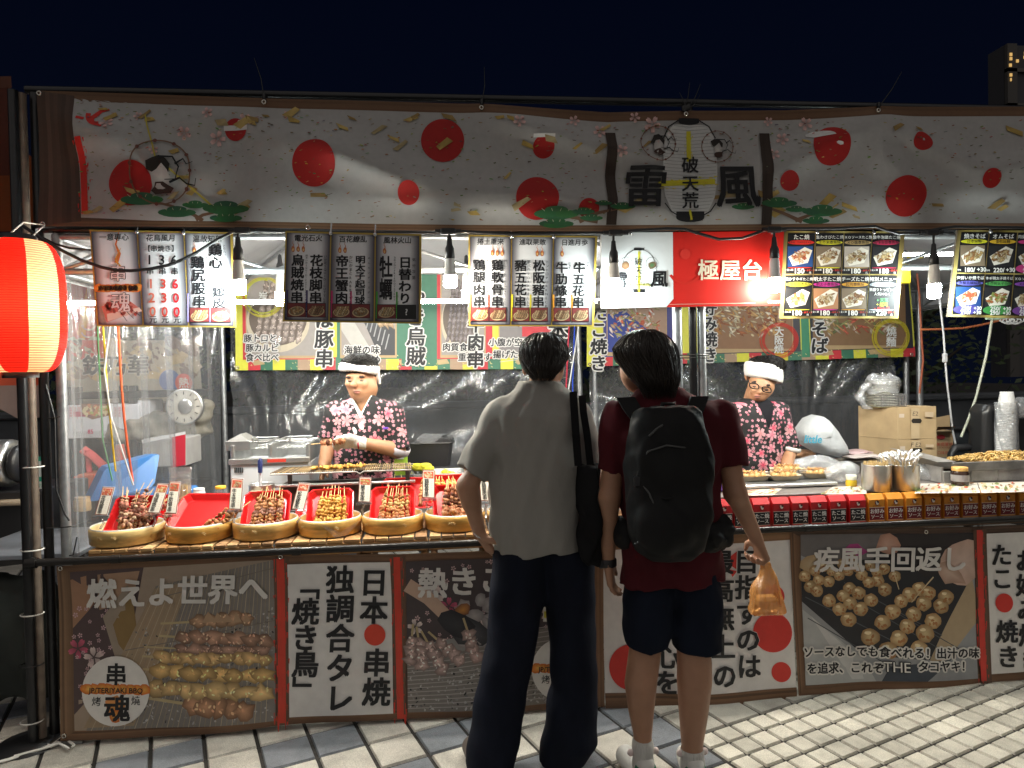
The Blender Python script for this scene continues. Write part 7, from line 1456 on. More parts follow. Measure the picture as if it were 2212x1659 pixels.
b = MB(); q = at(2090, 955, cY+.05); b.box(tuple(q), (.36, .04, .22), bev=.02); b.build('backrest', mat('grey_mesh', (.05, .055, .065), rough=.6), ch); b = MB(); P = [at(x, y, cY-.3) for x, y in ((2130, 968), (2090, 966), (2063, 968), (2056, 980), (2054, 1003))]; b.tube(P, .028, n=8); b.build('armrest', black_pl, ch); b = MB(); q = at(2090, 1010, cY-.1); b.box(tuple(q), (.5, .4, .06), bev=.02); b.build('seat', black_pl, ch); b = MB(); b.tube([(q[0], q[1], 0), (q[0], q[1], q[2])], .03, n=8); b.build('stem', black_pl, ch)
# cables on the right
for pts, Y, r_, col, lab in (([(2023, 560), (2030, 650), (2038, 720), (2042, 780), (2046, 830), (2052, 880), (2058, 930), (2064, 960)], 1.3, .007, (.66, .66, .68), 'white cable with an inline switch hanging right of the back poles'), ([(2143, 690), (2130, 770), (2108, 860), (2090, 910), (2076, 944)], 1.2, .009, (.50, .52, .42), 'cream cable curving down to the black chair'), ([(1988, 712), (2040, 711), (2080, 709), (2120, 702), (2160, 692), (2230, 676)], 1.8, .009, (.55, .16, .06), 'orange cord strung across the dark right side'), ([(1978, 560), (1986, 640), (1990, 720), (1994, 780), (1986, 850)], 2.3, .009, (.50, .12, .05), 'orange cord hanging down the back right pole')):
    b = MB(); P = [at(x, y, Y) for x, y in pts]; b.tube(P, r_, col, n=7)
    if 'switch' in lab: q = at(2041, 773, 1.3); b.box(tuple(q), (.03, .025, .065), col, bev=.005)
    b.build('power_cable', col_pl, label=lab, cat='cable')
b = MB(); 
for k in range(5): c_ = (2172+k*7, 690+3*(k % 2)); b.tube([at(c_[0]+13*math.cos(t_*.7+k), c_[1]+7*math.sin(t_*.7+k), 1.2) for t_ in range(10)], .006, (.66, .67, .68), n=6)
b.tube([at(2130, 688, 1.2), at(2150, 690, 1.2), at(2172, 686, 1.2)], .008, (.45, .6, .45), n=6); b.build('cable_coil', col_pl, label='coil of white cable hanging under the right menu board', cat='cable')
b = MB(); 
for x, y in ((2122, 855), (2132, 854), (2136, 855), (2139, 853), (2111, 853)): q = at(x, y, 7.0); b.box(tuple(q), (.03, .02, .035), (.25, .5, .9))
b.build('far_lights', emis('blue_led', (.3, .55, 1), 1.2), label='tiny pale blue lights far behind the right stall', cat='light')
boxat(1949, 570, 1968, 612, 1.6, .05, (.68, .56, .03), 'yellow plastic lamp bracket right of the octopus ball menu', 'lamp_bracket', 'bracket', col_pl)
boxat(1945, 540, 1960, 568, 1.55, .06, (.03, .03, .035), 'black plug box above the yellow bracket', 'plug_box', 'plug box', black_pl)
b = MB(); b.tube([at(1950, 558, 2.0), at(2000, 555, 2.0), at(2040, 549, 2.0), at(2070, 540, 2.0)], .014, (.62, .48, .03), n=8, flat=.4); b.build('yellow_strap', col_pl, label='yellow strap along the roof bar at the right', cat='strap')
boxat(1541, 1028, 1572, 1062, .3, .2, (.16, .07, .42), 'purple carton behind the right arm of the man in maroon', 'drink_carton', 'carton', col_pl)
# ================================================================== PEOPLE
J = lambda x, y, Y: np.array(at(x, y, Y))
def rings(Y, rows, ry, dy=None):
    """rows: (py, left px, right px); ry: half depths; centre depth Y (+dy)"""
    out = []
    for i, (py, l_, r_) in enumerate(rows):
        Yi = Y+(dy[i] if dy else 0); a, c = J(l_, py, Yi), J(r_, py, Yi); k = ry[i] if isinstance(ry, (list, tuple)) else ry
        out.append(((a[2]+c[2])/2, (a[0]+c[0])/2, Yi, (c[0]-a[0])/2, k))
    return out
def cone(B, a, b, r1, r2, k=.03):
    a, b = np.array(a), np.array(b); ba = b-a; L = np.linalg.norm(ba); dr = ba/L
    def f(P):
        t = np.clip(((P-a) @ dr)/L, 0, 1.2); d = np.linalg.norm(P-a-(t*L)[:, None]*dr, axis=1)-(r1+(r2-r1)*t); return np.maximum(d, (P-b) @ dr)
    B.ops.append(('u', f, k)); return B
def wrinkle(dirs, amp=.004, seed=0, sc=4.0):
    r_ = np.random.default_rng(seed); K = [(r_.normal(size=3)*np.array(d)*sc, r_.uniform(0, 6)) for d in dirs]
    def f(P):
        s_ = 0
        for k_, ph in K: s_ = s_+np.sin(P @ k_+ph+.8*np.sin(P @ (k_[[1, 2, 0]]*.6)+ph))
        return amp*s_/len(K)**.5
    return f
def hand(B, w_, d, n_, s_, curl=.5, spread=.1, sc_=1.0, thumb=.6, k=.007):
    """w_ wrist, d finger direction, n_ palm side, s_ thumb side"""
    d, n_, s_ = [np.array(v, float)/np.linalg.norm(v) for v in (d, n_, s_)]; offs = (.030, .010, -.010, -.029); lens = (.072, .080, .075, .058)
    for o, l_ in zip(offs, lens):
        kn = w_+(d*.088+s_*o)*sc_; B.cap(w_+(d*.012+s_*o*.55)*sc_, kn, .0155*sc_, .0125*sc_, .014)
        p, v, ang = kn, d+s_*spread*o/.03, 0
        for j, q in enumerate((.45, .32, .23)):
            ang += curl*(.7, 1.1, .8)[j]; dv = v*math.cos(ang)+n_*math.sin(ang); e = p+dv/np.linalg.norm(dv)*l_*q*sc_; B.cap(p, e, (.0095, .0085, .0078)[j]*sc_, (.0085, .0078, .0065)[j]*sc_, k); p = e
    b0 = w_+(d*.025+s_*.022)*sc_; tdir = d*.65+s_*.62+n_*thumb; tdir /= np.linalg.norm(tdir); m1 = b0+tdir*.042*sc_; B.cap(b0, m1, .016*sc_, .0115*sc_, .012); t2 = d*.9+n_*thumb*.9+s_*.1; t2 /= np.linalg.norm(t2); B.cap(m1, m1+t2*.030*sc_, .011*sc_, .0085*sc_, k)
def strands(name, RG, n_, m, parent, a_rng=(0, 6.2832), drop=.015, r_=.0016, seed=1, sweep=.35, lift=.004):
    rr = random.Random(seed); A = np.array(sorted(RG, reverse=True)); z1, z0 = A[0, 0], A[-1, 0]; b = MB(); zz = A[::-1]
    g_ = lambda z: [float(np.interp(z, zz[:, 0], zz[:, i])) for i in range(1, 5)]
    for _ in range(n_):
        a = rr.uniform(*a_rng); va = rr.random()**1.5*.75; vb = min(1.0, va+rr.uniform(.3, .7)); P = []; R_ = []; sw = rr.uniform(-sweep, sweep); of = rr.uniform(0, lift)
        for j in range(6):
            v = va+(vb-va)*j/5; z = z1-(z1-z0)*v; cx, cy, rx, ry = g_(z); aa = a+sw*j/5; e = drop*rr.uniform(0, 1) if (j == 5 and vb > .96) else 0
            P.append((cx+(rx+of+.003*math.sin(j*.63))*math.cos(aa), cy+(ry+of+.003*math.sin(j*.63))*math.sin(aa), z-e)); R_.append(r_*(1, 1.2, 1.2, 1, .7, .25)[j])
        b.tube(P, R_, n=4, cap=False)
    return b.build(name, m, parent)
skin = mat('skin', (.38, .195, .105), rough=.48, var=.10, vs=14, bump=.06, bs=120); skin2 = mat('skin_tanned', (.36, .19, .115), rough=.5, var=.12, vs=14, bump=.06, bs=120)
hair_m = mat('black_hair', (.005, .004, .0035), rough=.5, spec=.22); hair_s = mat('hair_strand', (.016, .011, .008), rough=.38, spec=.5); lip = mat('lips', (.42, .16, .12), rough=.4)
def cloth(name, col, rough=.9, var=.1, sheen=.15, bs=260): return mat(name, col, rough=rough, spec=.15, var=var, vs=9, bump=.55, bs=11, stretch=(1.3, 1, .6))
towel = mat('white_towel', (.74, .73, .70), rough=.95, var=.08, vs=30, bump=.8, bs=150)
def sakura_mat():
    m = bpy.data.materials.new('sakura_cloth'); m.use_nodes = True; n = m.node_tree.nodes; l = m.node_tree.links; b = n['Principled BSDF']; b.inputs['Roughness'].default_value = .8
    tc = n.new('ShaderNodeTexCoord'); sp = n.new('ShaderNodeSeparateXYZ'); cb = n.new('ShaderNodeCombineXYZ'); l.new(tc.outputs['Object'], sp.inputs[0])
    ya = n.new('ShaderNodeMath'); ya.operation = 'MULTIPLY_ADD'; ya.inputs[1].default_value = .35; l.new(sp.outputs['Y'], ya.inputs[0]); l.new(sp.outputs['X'], ya.inputs[2]); l.new(ya.outputs[0], cb.inputs[0]); l.new(sp.outputs['Z'], cb.inputs[1])
    def mt(op, a, b_=None, c=None):
        q = n.new('ShaderNodeMath'); q.operation = op
        for i, v in enumerate((a, b_, c)):
            if v is None: continue
            if isinstance(v, (int, float)): q.inputs[i].default_value = v
            else: l.new(v, q.inputs[i])
        return q.outputs[0]
    cur_ = None
    def layer(scale, R0, pals, prev, off, thr=2.0, rnd=.75):
        mp = n.new('ShaderNodeMapping'); mp.inputs['Location'].default_value = (off, off*.7, 0); l.new(cb.outputs[0], mp.inputs[0])
        v = n.new('ShaderNodeTexVoronoi'); v.voronoi_dimensions = '2D'; v.inputs['Scale'].default_value = scale; v.inputs['Randomness'].default_value = rnd; l.new(mp.outputs[0], v.inputs['Vector'])
        sb = n.new('ShaderNodeVectorMath'); sb.operation = 'SUBTRACT'; l.new(mp.outputs[0], sb.inputs[0]); l.new(v.outputs['Position'], sb.inputs[1]); s2 = n.new('ShaderNodeSeparateXYZ'); l.new(sb.outputs[0], s2.inputs[0])
        ln = n.new('ShaderNodeVectorMath'); ln.operation = 'LENGTH'; l.new(sb.outputs[0], ln.inputs[0]); r_ = ln.outputs['Value']; cs = n.new('ShaderNodeSeparateColor'); l.new(v.outputs['Color'], cs.inputs[0])
        an = mt('ADD', mt('ARCTAN2', s2.outputs['Y'], s2.outputs['X']), mt('MULTIPLY', cs.outputs[1], 6.28)); pet = mt('ABSOLUTE', mt('COSINE', mt('MULTIPLY', an, 2.5))); notch = mt('MULTIPLY', mt('POWER', pet, 40.0), .22)
        shape = mt('SUBTRACT', mt('ADD', mt('MULTIPLY', mt('POWER', pet, .55), .95), .05), notch); Rr = mt('MULTIPLY', shape, mt('MULTIPLY_ADD', cs.outputs[2], R0*.5, R0*.75)); mask = mt('MULTIPLY', mt('LESS_THAN', r_, Rr), mt('LESS_THAN', cs.outputs[0], thr))
        mask = mt('MULTIPLY', mask, mt('GREATER_THAN', pet, .2))
        rp = n.new('ShaderNodeValToRGB'); rp.color_ramp.interpolation = 'CONSTANT'; e = rp.color_ramp.elements; e[0].color = (*pals[0], 1); e[1].color = (*pals[1], 1); e[1].position = .34; q = e.new(.67); q.color = (*pals[2], 1); l.new(cs.outputs[1], rp.inputs[0])
        g_ = n.new('ShaderNodeMix'); g_.data_type = 'RGBA'; l.new(mt('DIVIDE', r_, R0*1.1), g_.inputs[0]); l.new(rp.outputs[0], g_.inputs[6]); g_.inputs[7].default_value = (.58, .34, .37, 1)
        x = n.new('ShaderNodeMix'); x.data_type = 'RGBA'; l.new(mask, x.inputs[0]); l.new(g_.outputs[2], x.inputs[7])
        if prev is None: x.inputs[6].default_value = (.009, .009, .010, 1)
        else: l.new(prev, x.inputs[6])
        return x.outputs[2]
    c = layer(36, .0095, ((.50, .12, .2), (.54, .2, .26), (.48, .05, .12)), None, .31, .8)
    c = layer(13.5, .034, ((.60, .022, .085), (.52, .13, .19), (.56, .24, .25)), c, .1, .62, .8)
    l.new(c, b.inputs['Base Color']); return m
sak = sakura_mat()
# ------------------------------------------------------------ customer in grey, seen from behind
c1 = thing('person', (J(1160, 1600, -.5)[0], -.5, 0), 'person seen from behind in grey oversized t-shirt and wide dark trousers', 'person'); Y = -.50
tee = cloth('grey_tee', (.27, .258, .235), var=.06)
TR = rings(Y, ((1189, 1066, 1254), (1140, 1058, 1252), (1060, 1055, 1254), (1000, 1056, 1257), (930, 1059, 1262), (895, 1062, 1268), (872, 1074, 1255), (855, 1092, 1240), (838, 1114, 1214), (825, 1124, 1207)), [.115, .12, .125, .13, .13, .122, .105, .088, .072, .062])
B = Body(.03).loft(TR, 2.4); cone(B, J(1090, 895, Y), J(1016, 1021, Y-.04), .080, .064, .014); cone(B, J(1240, 905, Y), J(1272, 1014, Y-.0), .078, .058, .014)
B.warp(wrinkle([(5, 5, 5)]*2+[(14, 6, 3)]*3, .0055, 3)); zc_ = J(1166, 823, Y)[2]; B.ell((J(1166, 824, Y)[0], Y+.01, zc_+.012), (.060, .055, .03), op='s', k=.01)
b0 = J(1166, 1000, Y); B.build('t_shirt', tee, (b0[0]-.45, Y-.3, .7), (b0[0]+.45, Y+.3, 1.7), .0075, c1)
b = MB(); zr = J(1166, 828, Y)[2]; b.lathe((J(1166, 828, Y)[0], Y, zr), [(.076, -.012), (.071, .008), (.064, .012)], n=36, sy=.88); b.build('collar', tee, c1)
S_ = Body(.02); N0, HC = J(1172, 838, Y), J(1175, 775, Y+.0)
S_.cap(N0-np.array([0, 0, .06]), J(1174, 800, Y+.01), .058, .053).ell(HC, (.074, .09, .105)).ell(J(1186, 798, Y+.05), (.062, .055, .075)).ell(J(1213, 790, Y+.0), (.010, .022, .030), k=.006).ell(J(1133, 796, Y+.01), (.010, .02, .028), k=.006)
S_.chain([J(1092, 898, Y), J(1010, 1050, Y-.06), J(1035, 1150, Y-.01)], [.048, .039, .027]); S_.cap(J(1010, 1050, Y-.06), J(1018, 1085, Y-.05), .039, .038)
hand(S_, J(1036, 1152, Y-.01), J(1064, 1196, Y+.02)-J(1036, 1152, Y-.01), (.75, -.2, .3), (.2, -.9, .2), .32)
S_.chain([J(1245, 905, Y), J(1281, 1030, Y+.04), J(1287, 1130, Y+.10)], [.05, .04, .027]); hand(S_, J(1287, 1130, Y+.10), (.1, .6, -.8), (-1, 0, 0), (0, .8, .6), .5)
S_.build('body', skin2, (b0[0]-.5, Y-.3, .6), (b0[0]+.45, Y+.35, 1.85), .006, c1)
HR = rings(Y-.004, ((817, 1156, 1186), (808, 1146, 1198), (795, 1135, 1209), (775, 1128, 1221), (755, 1128, 1221), (738, 1133, 1214), (726, 1145, 1203), (719, 1158, 1190)), [.04, .062, .088, .105, .108, .1, .075, .045], [-.05, -.038, -.02, -.0, .0, .0, 0, 0])
B = Body(.012).loft(HR, 2.1); B.warp(wrinkle([(60, 60, 10)]*4, .002, 5, 3)); B.ell(J(1188, 800, Y+.10), (.075, .09, .07), op='s', k=.01); B.build('hair', hair_m, HC-.2, HC+.2, .005, c1); strands('hair_strands', HR, 1300, hair_s, c1, drop=.016, seed=3, r_=.0019, lift=.010)
pant = cloth('navy_denim', (.007, .009, .017), var=.3, bs=300)
LL = rings(Y, ((1180, 1067, 1178), (1240, 1062, 1178), (1285, 1058, 1177), (1382, 1051, 1157), (1478, 1032, 1143), (1560, 1017, 1132), (1620, 1007, 1113), (1652, 1004, 1108)), [.112, .118, .115, .105, .10, .105, .11, .115]); RL = rings(Y+.02, ((1180, 1162, 1280), (1240, 1172, 1283), (1285, 1181, 1284), (1400, 1187, 1288), (1478, 1192, 1289), (1560, 1177, 1290), (1603, 1168, 1288), (1640, 1164, 1262)), [.112, .118, .115, .105, .10, .105, .11, .10])
B = Body(.02).loft(LL, 2.3, k=.0).loft(RL, 2.3, k=.035); B.warp(wrinkle([(16, 16, 3)]*3+[(5, 5, 12)]*3, .0045, 9, 2.2)); B.build('trousers', pant, (b0[0]-.5, Y-.25, -.02), (b0[0]+.4, Y+.25, 1.0), .0085, c1)
shoe_w = mat('shoe_leather', None, rough=.5, var=.08, vs=30)
def shoe(px, py, Y_, lab, col, par, yaw=0):
    q = J(px, py, Y_); B = Body(.02); f_ = np.array([math.sin(yaw), math.cos(yaw), 0]); z = .045
    B.cap((q[0], Y_-.03, z), np.array((q[0], Y_-.03, z))+f_*.17, .045, .042).cap(np.array((q[0], Y_-.03, .06)), np.array((q[0], Y_-.02, .10)), .040, .036); B.cut(lambda P: .004-P[:, 2]); P_, F_ = B.mesh(q-np.array([.2, .25, q[2]+.01]), q+np.array([.2, .45, .3]), .007)
    b = MB(); b.v = P_.tolist(); b.f = [tuple(t_) for t_ in F_.tolist()]; b.c = [col]*len(F_); b.m = [0]*len(F_); b.s = [True]*len(F_); return b.build('shoe', shoe_w, par)
shoe(1040, 1640, Y-.0, '', (.12, .10, .085), c1, -.2); shoe(1222, 1640, Y+.03, '', (.12, .10, .085), c1, .2)
bl = cloth('black_canvas', (.010, .010, .011), var=.25)
tote = thing('tote_bag', tuple(J(1266, 1200, Y-.06)), 'black tote bag hanging from the right shoulder of the person in grey', 'bag')
BR = rings(Y-.03, ((1207, 1248, 1288), (1190, 1243, 1291), (1120, 1240, 1292), (1050, 1238, 1291), (1003, 1241, 1286)), [.13, .15, .16, .15, .13]); B = Body(.01).loft(BR, 2.6); B.warp(wrinkle([(12, 12, 10)]*3, .007, 2)); bq = J(1266, 1100, Y); B.build('body', bl, bq-.45, bq+.45, .009, tote)
def ribbon(pts, w_, col, m, par, name='strap', th=.004, axis=(1, 0, 0)):
    b = MB(); P = [Vector(p) for p in pts]; ax = Vector(axis)*w_/2
    for i in range(len(P)-1): 
        o = Vector((0, -th, 0)); b.add([P[i]-ax, P[i]+ax, P[i+1]+ax, P[i+1]-ax, P[i]-ax+o, P[i]+ax+o, P[i+1]+ax+o, P[i+1]-ax+o], [(0, 3, 2, 1), (4, 5, 6, 7), (0, 4, 7, 3), (1, 2, 6, 5)], col)
    return b.build(name, m, par)
ribbon([J(1240, 848, Y+.02), J(1238, 846, Y-.085), J(1240, 880, Y-.125), J(1244, 940, Y-.15), J(1249, 1006, Y-.14)], .030, (.01, .01, .01), bl, tote); ribbon([J(1256, 856, Y+.02), J(1257, 854, Y-.075), J(1260, 890, Y-.115), J(1268, 940, Y-.13), J(1275, 1004, Y-.12)], .028, (.01, .01, .01), bl, tote)
b = MB(); w0 = J(1036, 1150, Y-.012); b.lathe(tuple(w0), [(.030, -.003), (.033, 0), (.030, .003)], n=20, M=Euler((.5, .5, 0)).to_matrix()); b.build('bracelet', clip_m, c1)
# ------------------------------------------------------------ customer in maroon with a backpack
Y = -.66; c2 = thing('person', (J(1450, 1600, Y)[0], Y, 0), 'person seen from behind in a maroon t-shirt and navy shorts looking down to the left', 'person'); b0 = J(1445, 1000, Y)
mar = cloth('maroon_tee', (.068, .010, .014), var=.15)
TR = rings(Y, ((1253, 1344, 1558), (1150, 1343, 1553), (1050, 1338, 1546), (980, 1326, 1553), (935, 1314, 1565), (900, 1313, 1574), (878, 1332, 1556), (862, 1352, 1516), (848, 1370, 1488), (838, 1380, 1478)), [.142, .138, .13, .13, .125, .115, .098, .085, .07, .06])
B = Body(.03).loft(TR, 2.4); cone(B, J(1338, 908, Y), J(1318, 1020, Y-.0), .076, .054, .014); cone(B, J(1556, 908, Y), J(1575, 1008, Y-.02), .080, .068, .014); B.warp(wrinkle([(5, 5, 5)]*2+[(14, 6, 3)]*3, .007, 13)); B.ell((J(1430, 838, Y)[0], Y+.01, J(1430, 836, Y)[2]+.012), (.058, .054, .03), op='s', k=.01)
B.build('t_shirt', mar, (b0[0]-.45, Y-.3, .6), (b0[0]+.45, Y+.3, 1.75), .0075, c2); b = MB(); b.lathe((J(1430, 843, Y)[0], Y, J(1430, 843, Y)[2]), [(.085, -.016), (.074, .008), (.066, .012)], n=36, sy=.86); b.build('collar', mar, c2)
S_ = Body(.02); HC = J(1400, 775, Y); S_.cap(J(1428, 870, Y), J(1412, 810, Y+.01), .06, .054).ell(HC, (.088, .09, .105)).ell(J(1372, 805, Y+.06), (.055, .06, .08)).ell(J(1356, 800, Y+.10), (.03, .035, .06)).ell(J(1357, 803, Y-.0), (.010, .022, .030), k=.006)
S_.chain([J(1338, 905, Y), J(1317, 1075, Y-.02), J(1313, 1205, Y+.03)], [.05, .040, .027]); hand(S_, J(1313, 1212, Y+.03), J(1328, 1310, Y+.05)-J(1313, 1212, Y+.03), (.8, .3, .2), (.35, .9, 0), .34, thumb=.3)
S_.chain([J(1556, 908, Y), J(1588, 1065, Y-.04), J(1632, 1160, Y+.02)], [.052, .042, .027]); wr = J(1633, 1162, Y+.02); hand(S_, wr, J(1654, 1222, Y+.05)-wr, (-.7, .3, -.1), (-.2, .9, .2), 1.15, spread=.03, thumb=.5)
LG1 = rings(Y, ((1370, 1362, 1432), (1400, 1360, 1428), (1430, 1356, 1424), (1475, 1350, 1418), (1530, 1357, 1412), (1588, 1369, 1407), (1668, 1370, 1410)), [.062, .06, .06, .064, .055, .04, .042], [0, .0, -.005, -.012, -.008, 0, 0]); LG2 = rings(Y-.03, ((1370, 1462, 1532), (1400, 1463, 1531), (1430, 1464, 1536), (1475, 1464, 1536), (1540, 1468, 1528), (1612, 1473, 1517), (1680, 1473, 1520)), [.062, .06, .06, .064, .055, .04, .042], [0, .0, -.005, -.012, -.008, 0, 0])
S_.loft(LG1, 2.0, k=0).loft(LG2, 2.0, k=0); S_.build('body', skin2, (b0[0]-.5, Y-.35, -.02), (b0[0]+.5, Y+.35, 1.85), .006, c2)
HR = rings(Y-.004, ((846, 1398, 1452), (836, 1388, 1457), (820, 1372, 1460), (800, 1356, 1459), (775, 1338, 1457), (752, 1332, 1452), (735, 1342, 1440), (721, 1358, 1424), (713, 1376, 1406)), [.035, .055, .08, .1, .112, .112, .1, .075, .04], [-.055, -.045, -.03, -.01, .0, .0, 0, 0, 0])
B = Body(.012).loft(HR, 2.1); B.ell(J(1345, 764, Y+.03), (.035, .05, .045), k=.03); B.warp(wrinkle([(50, 50, 12)]*4, .0025, 6, 3)); B.ell(J(1345, 818, Y+.05), (.06, .08, .062), op='s', k=.012); B.build('hair', hair_m, HC-.22, HC+.22, .005, c2); strands('hair_strands', HR, 1500, hair_s, c2, a_rng=(-3.4, 1.4), drop=.03, seed=7, r_=.0019, lift=.012)
b = MB(); g0 = J(1341, 803, Y+.13); b.tube([g0+np.array([.013*math.cos(t_*.7), .012*math.cos(t_*.7), .020*math.sin(t_*.7)]) for t_ in range(10)], .0016, n=5); b.tube([g0+np.array([.012, 0, .012]), J(1350, 797, Y+.08), J(1358, 797, Y+.01)], .0016, n=5); b.build('glasses', mat('thin_frame', (.3, .32, .35), rough=.25, metal=.8), c2)
sh = cloth('navy_shorts', (.007, .010, .020), var=.2); B = Body(.02).loft(rings(Y, ((1225, 1358, 1452), (1300, 1346, 1450), (1350, 1347, 1446), (1393, 1353, 1440)), [.105, .112, .105, .1]), 2.4).loft(rings(Y-.01, ((1225, 1442, 1544), (1300, 1448, 1555), (1350, 1452, 1556), (1397, 1456, 1556)), [.105, .112, .105, .1]), 2.4, k=.03); B.warp(wrinkle([(14, 14, 4)]*3+[(4, 4, 12)]*2, .004, 4, 2.5)); B.build('shorts', sh, (b0[0]-.4, Y-.25, .3), (b0[0]+.4, Y+.25, 1.0), .0085, c2)
sock = mat('ribbed_sock', (.52, .51, .48), rough=.95, var=.1, vs=40, bump=.6, bs=14, stretch=(9, 9, .2))
for LG, py0 in ((LG1, 1592), (LG2, 1614)):
    A = np.array(sorted(LG)); z1 = J(1400, py0, Y)[2]; z0 = .05; g_ = lambda z: [float(np.interp(z, A[:, 0], A[:, i])) for i in range(1, 5)]; b = MB(); pr = []; vs = []; n_ = 28
    zs_ = np.linspace(z0, z1, 12)
    for z in list(zs_)+[z1+.001]:
        cx, cy, rx, ry = g_(z); e = .005+.002*math.sin(z*90)
        for j in range(n_): a = 6.2832*j/n_; vs.append((cx+(rx+e)*math.cos(a)*(1 if z < z1 else .9), cy+(ry+e)*math.sin(a)*(1 if z < z1 else .9), z))
    b.add(vs, [(k*n_+j, k*n_+(j+1) % n_, (k+1)*n_+(j+1) % n_, (k+1)*n_+j) for k in range(12) for j in range(n_)], (.5, .5, .5), 0, True); b.build('sock', sock, c2)
for LG, yaw in ((LG1, -.2), (LG2, .15)):
    A = np.array(sorted(LG))[0]; so = shoe(1400, 1650, Y, '', (.60, .59, .56), c2, yaw); so.location = so.location; q = J(1400, 1650, Y); so.location.x += A[1]-q[0]; so.location.y += A[2]-Y
    b = MB(); b.lathe((A[1], A[2]-.03, .04), [(.0475, .0), (.046, .03), (.040, .055), (.036, .06)], (.02, .13, .075), n=24); b.build('heel_tab', col_cloth, so).matrix_parent_inverse = Matrix.Translation(-Vector((A[1]-q[0], A[2]-Y, 0)))
    for dx in (-.05, .05): b = MB(); b.ball((A[1]+dx, A[2]+.0, .135), (.014, .012, .014), (.62, .52, .5), 10, 8); b.build('pompom', mat('pompom', None, rough=.95, bump=.4), c2)
b = MB(); w0 = J(1312, 1215, Y+.03); b.lathe(tuple(w0), [(.034, -.016), (.037, -.012), (.037, .012), (.034, .016)], n=24, sy=.8); b.box((w0[0]-.030, w0[1]-.012, w0[2]), (.018, .03, .034), bev=.004); b.build('watch', black_pl, c2)
bpk = thing('backpack', tuple(J(1444, 1200, Y-.2)), 'large black backpack worn by the person in maroon', 'backpack'); nyl = mat('black_nylon', (.007, .007, .0075), rough=.7, spec=.25, var=.35, vs=7, bump=.25, bs=18)
PR = rings(Y-.2, ((1207, 1402, 1488), (1190, 1378, 1512), (1150, 1362, 1526), (1080, 1354, 1533), (1000, 1353, 1533), (945, 1357, 1527), (912, 1366, 1516), (890, 1374, 1508), (879, 1388, 1496)), [.06, .085, .1, .105, .1, .09, .08, .06, .04])
B = Body(.025).loft(PR, 3.1); B.ell(J(1440, 1135, Y-.28), (.115, .055, .10), k=.02).ell(J(1440, 1000, Y-.275), (.105, .03, .12), k=.015); B.warp(wrinkle([(12, 12, 12)]*3+[(4, 4, 16)]*2, .0028, 8, 3)); bq = J(1444, 1050, Y-.2); B.build('body', nyl, bq-.42, bq+.42, .0075, bpk)
for pts in ([(1376, 1030), (1385, 1000), (1400, 975), (1440, 962), (1490, 968), (1512, 1000)], [(1420, 1148), (1432, 1152), (1434, 1140), (1402, 1065), (1390, 1050)], [(1372, 1175), (1400, 1158), (1450, 1148), (1500, 1140)], [(1402, 942), (1420, 925), (1432, 918)]):
    b = MB(); b.tube([J(x, y, Y-.315+.00003*(x-1440)**2*.4) for x, y in pts], .0035, n=6); b.build('zip', mat('zip_cord', (.05, .05, .05), rough=.35), bpk)
ribbon([J(1352, 862, Y+.04), J(1350, 858, Y-.08), J(1366, 885, Y-.13), J(1385, 910, Y-.16)], .07, (.01, .01, .01), nyl, bpk, 'shoulder_strap', .012); ribbon([J(1510, 860, Y+.04), J(1510, 856, Y-.08), J(1500, 884, Y-.13), J(1488, 910, Y-.16)], .07, (.01, .01, .01), nyl, bpk, 'shoulder_strap', .012)
for pts in ([(1366, 920), (1362, 1000), (1364, 1080), (1372, 1150)], [(1520, 920), (1523, 1000), (1522, 1080), (1514, 1150)], [(1372, 1068), (1440, 1078), (1512, 1066)], [(1384, 1120), (1440, 1132), (1502, 1116)]):
    b = MB(); b.tube([J(x, y, Y-.318+.00002*(x-1444)**2) for x, y in pts], .004, n=6); b.build('piping', nyl, bpk)
for x in (1378, 1508): b = MB(); b.box(tuple(J(x, 1040, Y-.27)), (.03, .02, .035), bev=.004); b.build('buckle', black_pl, bpk)
b = MB(); b.tube([J(1425, 905, Y-.14), J(1432, 872, Y-.15), J(1455, 872, Y-.15), J(1462, 905, Y-.14)], .009, n=7); b.build('top_handle', nyl, bpk)
wb_ = thing('waist_bag', tuple(J(1556, 1180, Y-.05)), 'black waist pouch at the right hip of the person in maroon', 'bag'); B = Body(.02).ell(J(1553, 1148, Y-.06), (.058, .06, .072)).ell(J(1530, 1160, Y-.1), (.07, .05, .06)); B.warp(wrinkle([(14, 14, 14)]*3, .005, 3)); bq = J(1548, 1150, Y-.06); B.build('body', nyl, bq-.2, bq+.2, .008, wb_); B = Body(.02).ell(J(1345, 1150, Y-.0), (.045, .09, .065)); bq = J(1345, 1150, Y); B.build('side_pocket', nyl, bq-.2, bq+.2, .009, wb_)
# orange carrier bag in the hand
hb = J(1650, 1218, Y+.04); ob = thing('takeaway_bag', tuple(J(1656, 1324, Y+.04)), 'translucent orange takeaway bag held in the right hand of the person in maroon', 'bag'); orange = plastic('orange_film', (1, .72, .42), amount=.10, bump=1.0, bs=16, rough=.2, stretch=(2, 2, .6), milky=.42, mcol=(.85, .42, .13))
OR = rings(Y+.04, ((1324, 1624, 1691), (1318, 1620, 1693), (1290, 1622, 1688), (1262, 1630, 1680), (1240, 1640, 1672), (1226, 1645, 1665), (1212, 1644, 1662)), [.04, .055, .055, .045, .03, .018, .016]); B = Body(.01).loft(OR, 2.6); B.warp(lambda P: .0012*np.sin(17*np.arctan2(P[:, 0]-hb[0], P[:, 1]-hb[1])+P[:, 2]*20)+.003*np.sin(P[:, 2]*50+P[:, 0]*40)); bq = J(1656, 1270, Y+.04); B.build('film', orange, bq-.2, bq+.2, .006, ob)
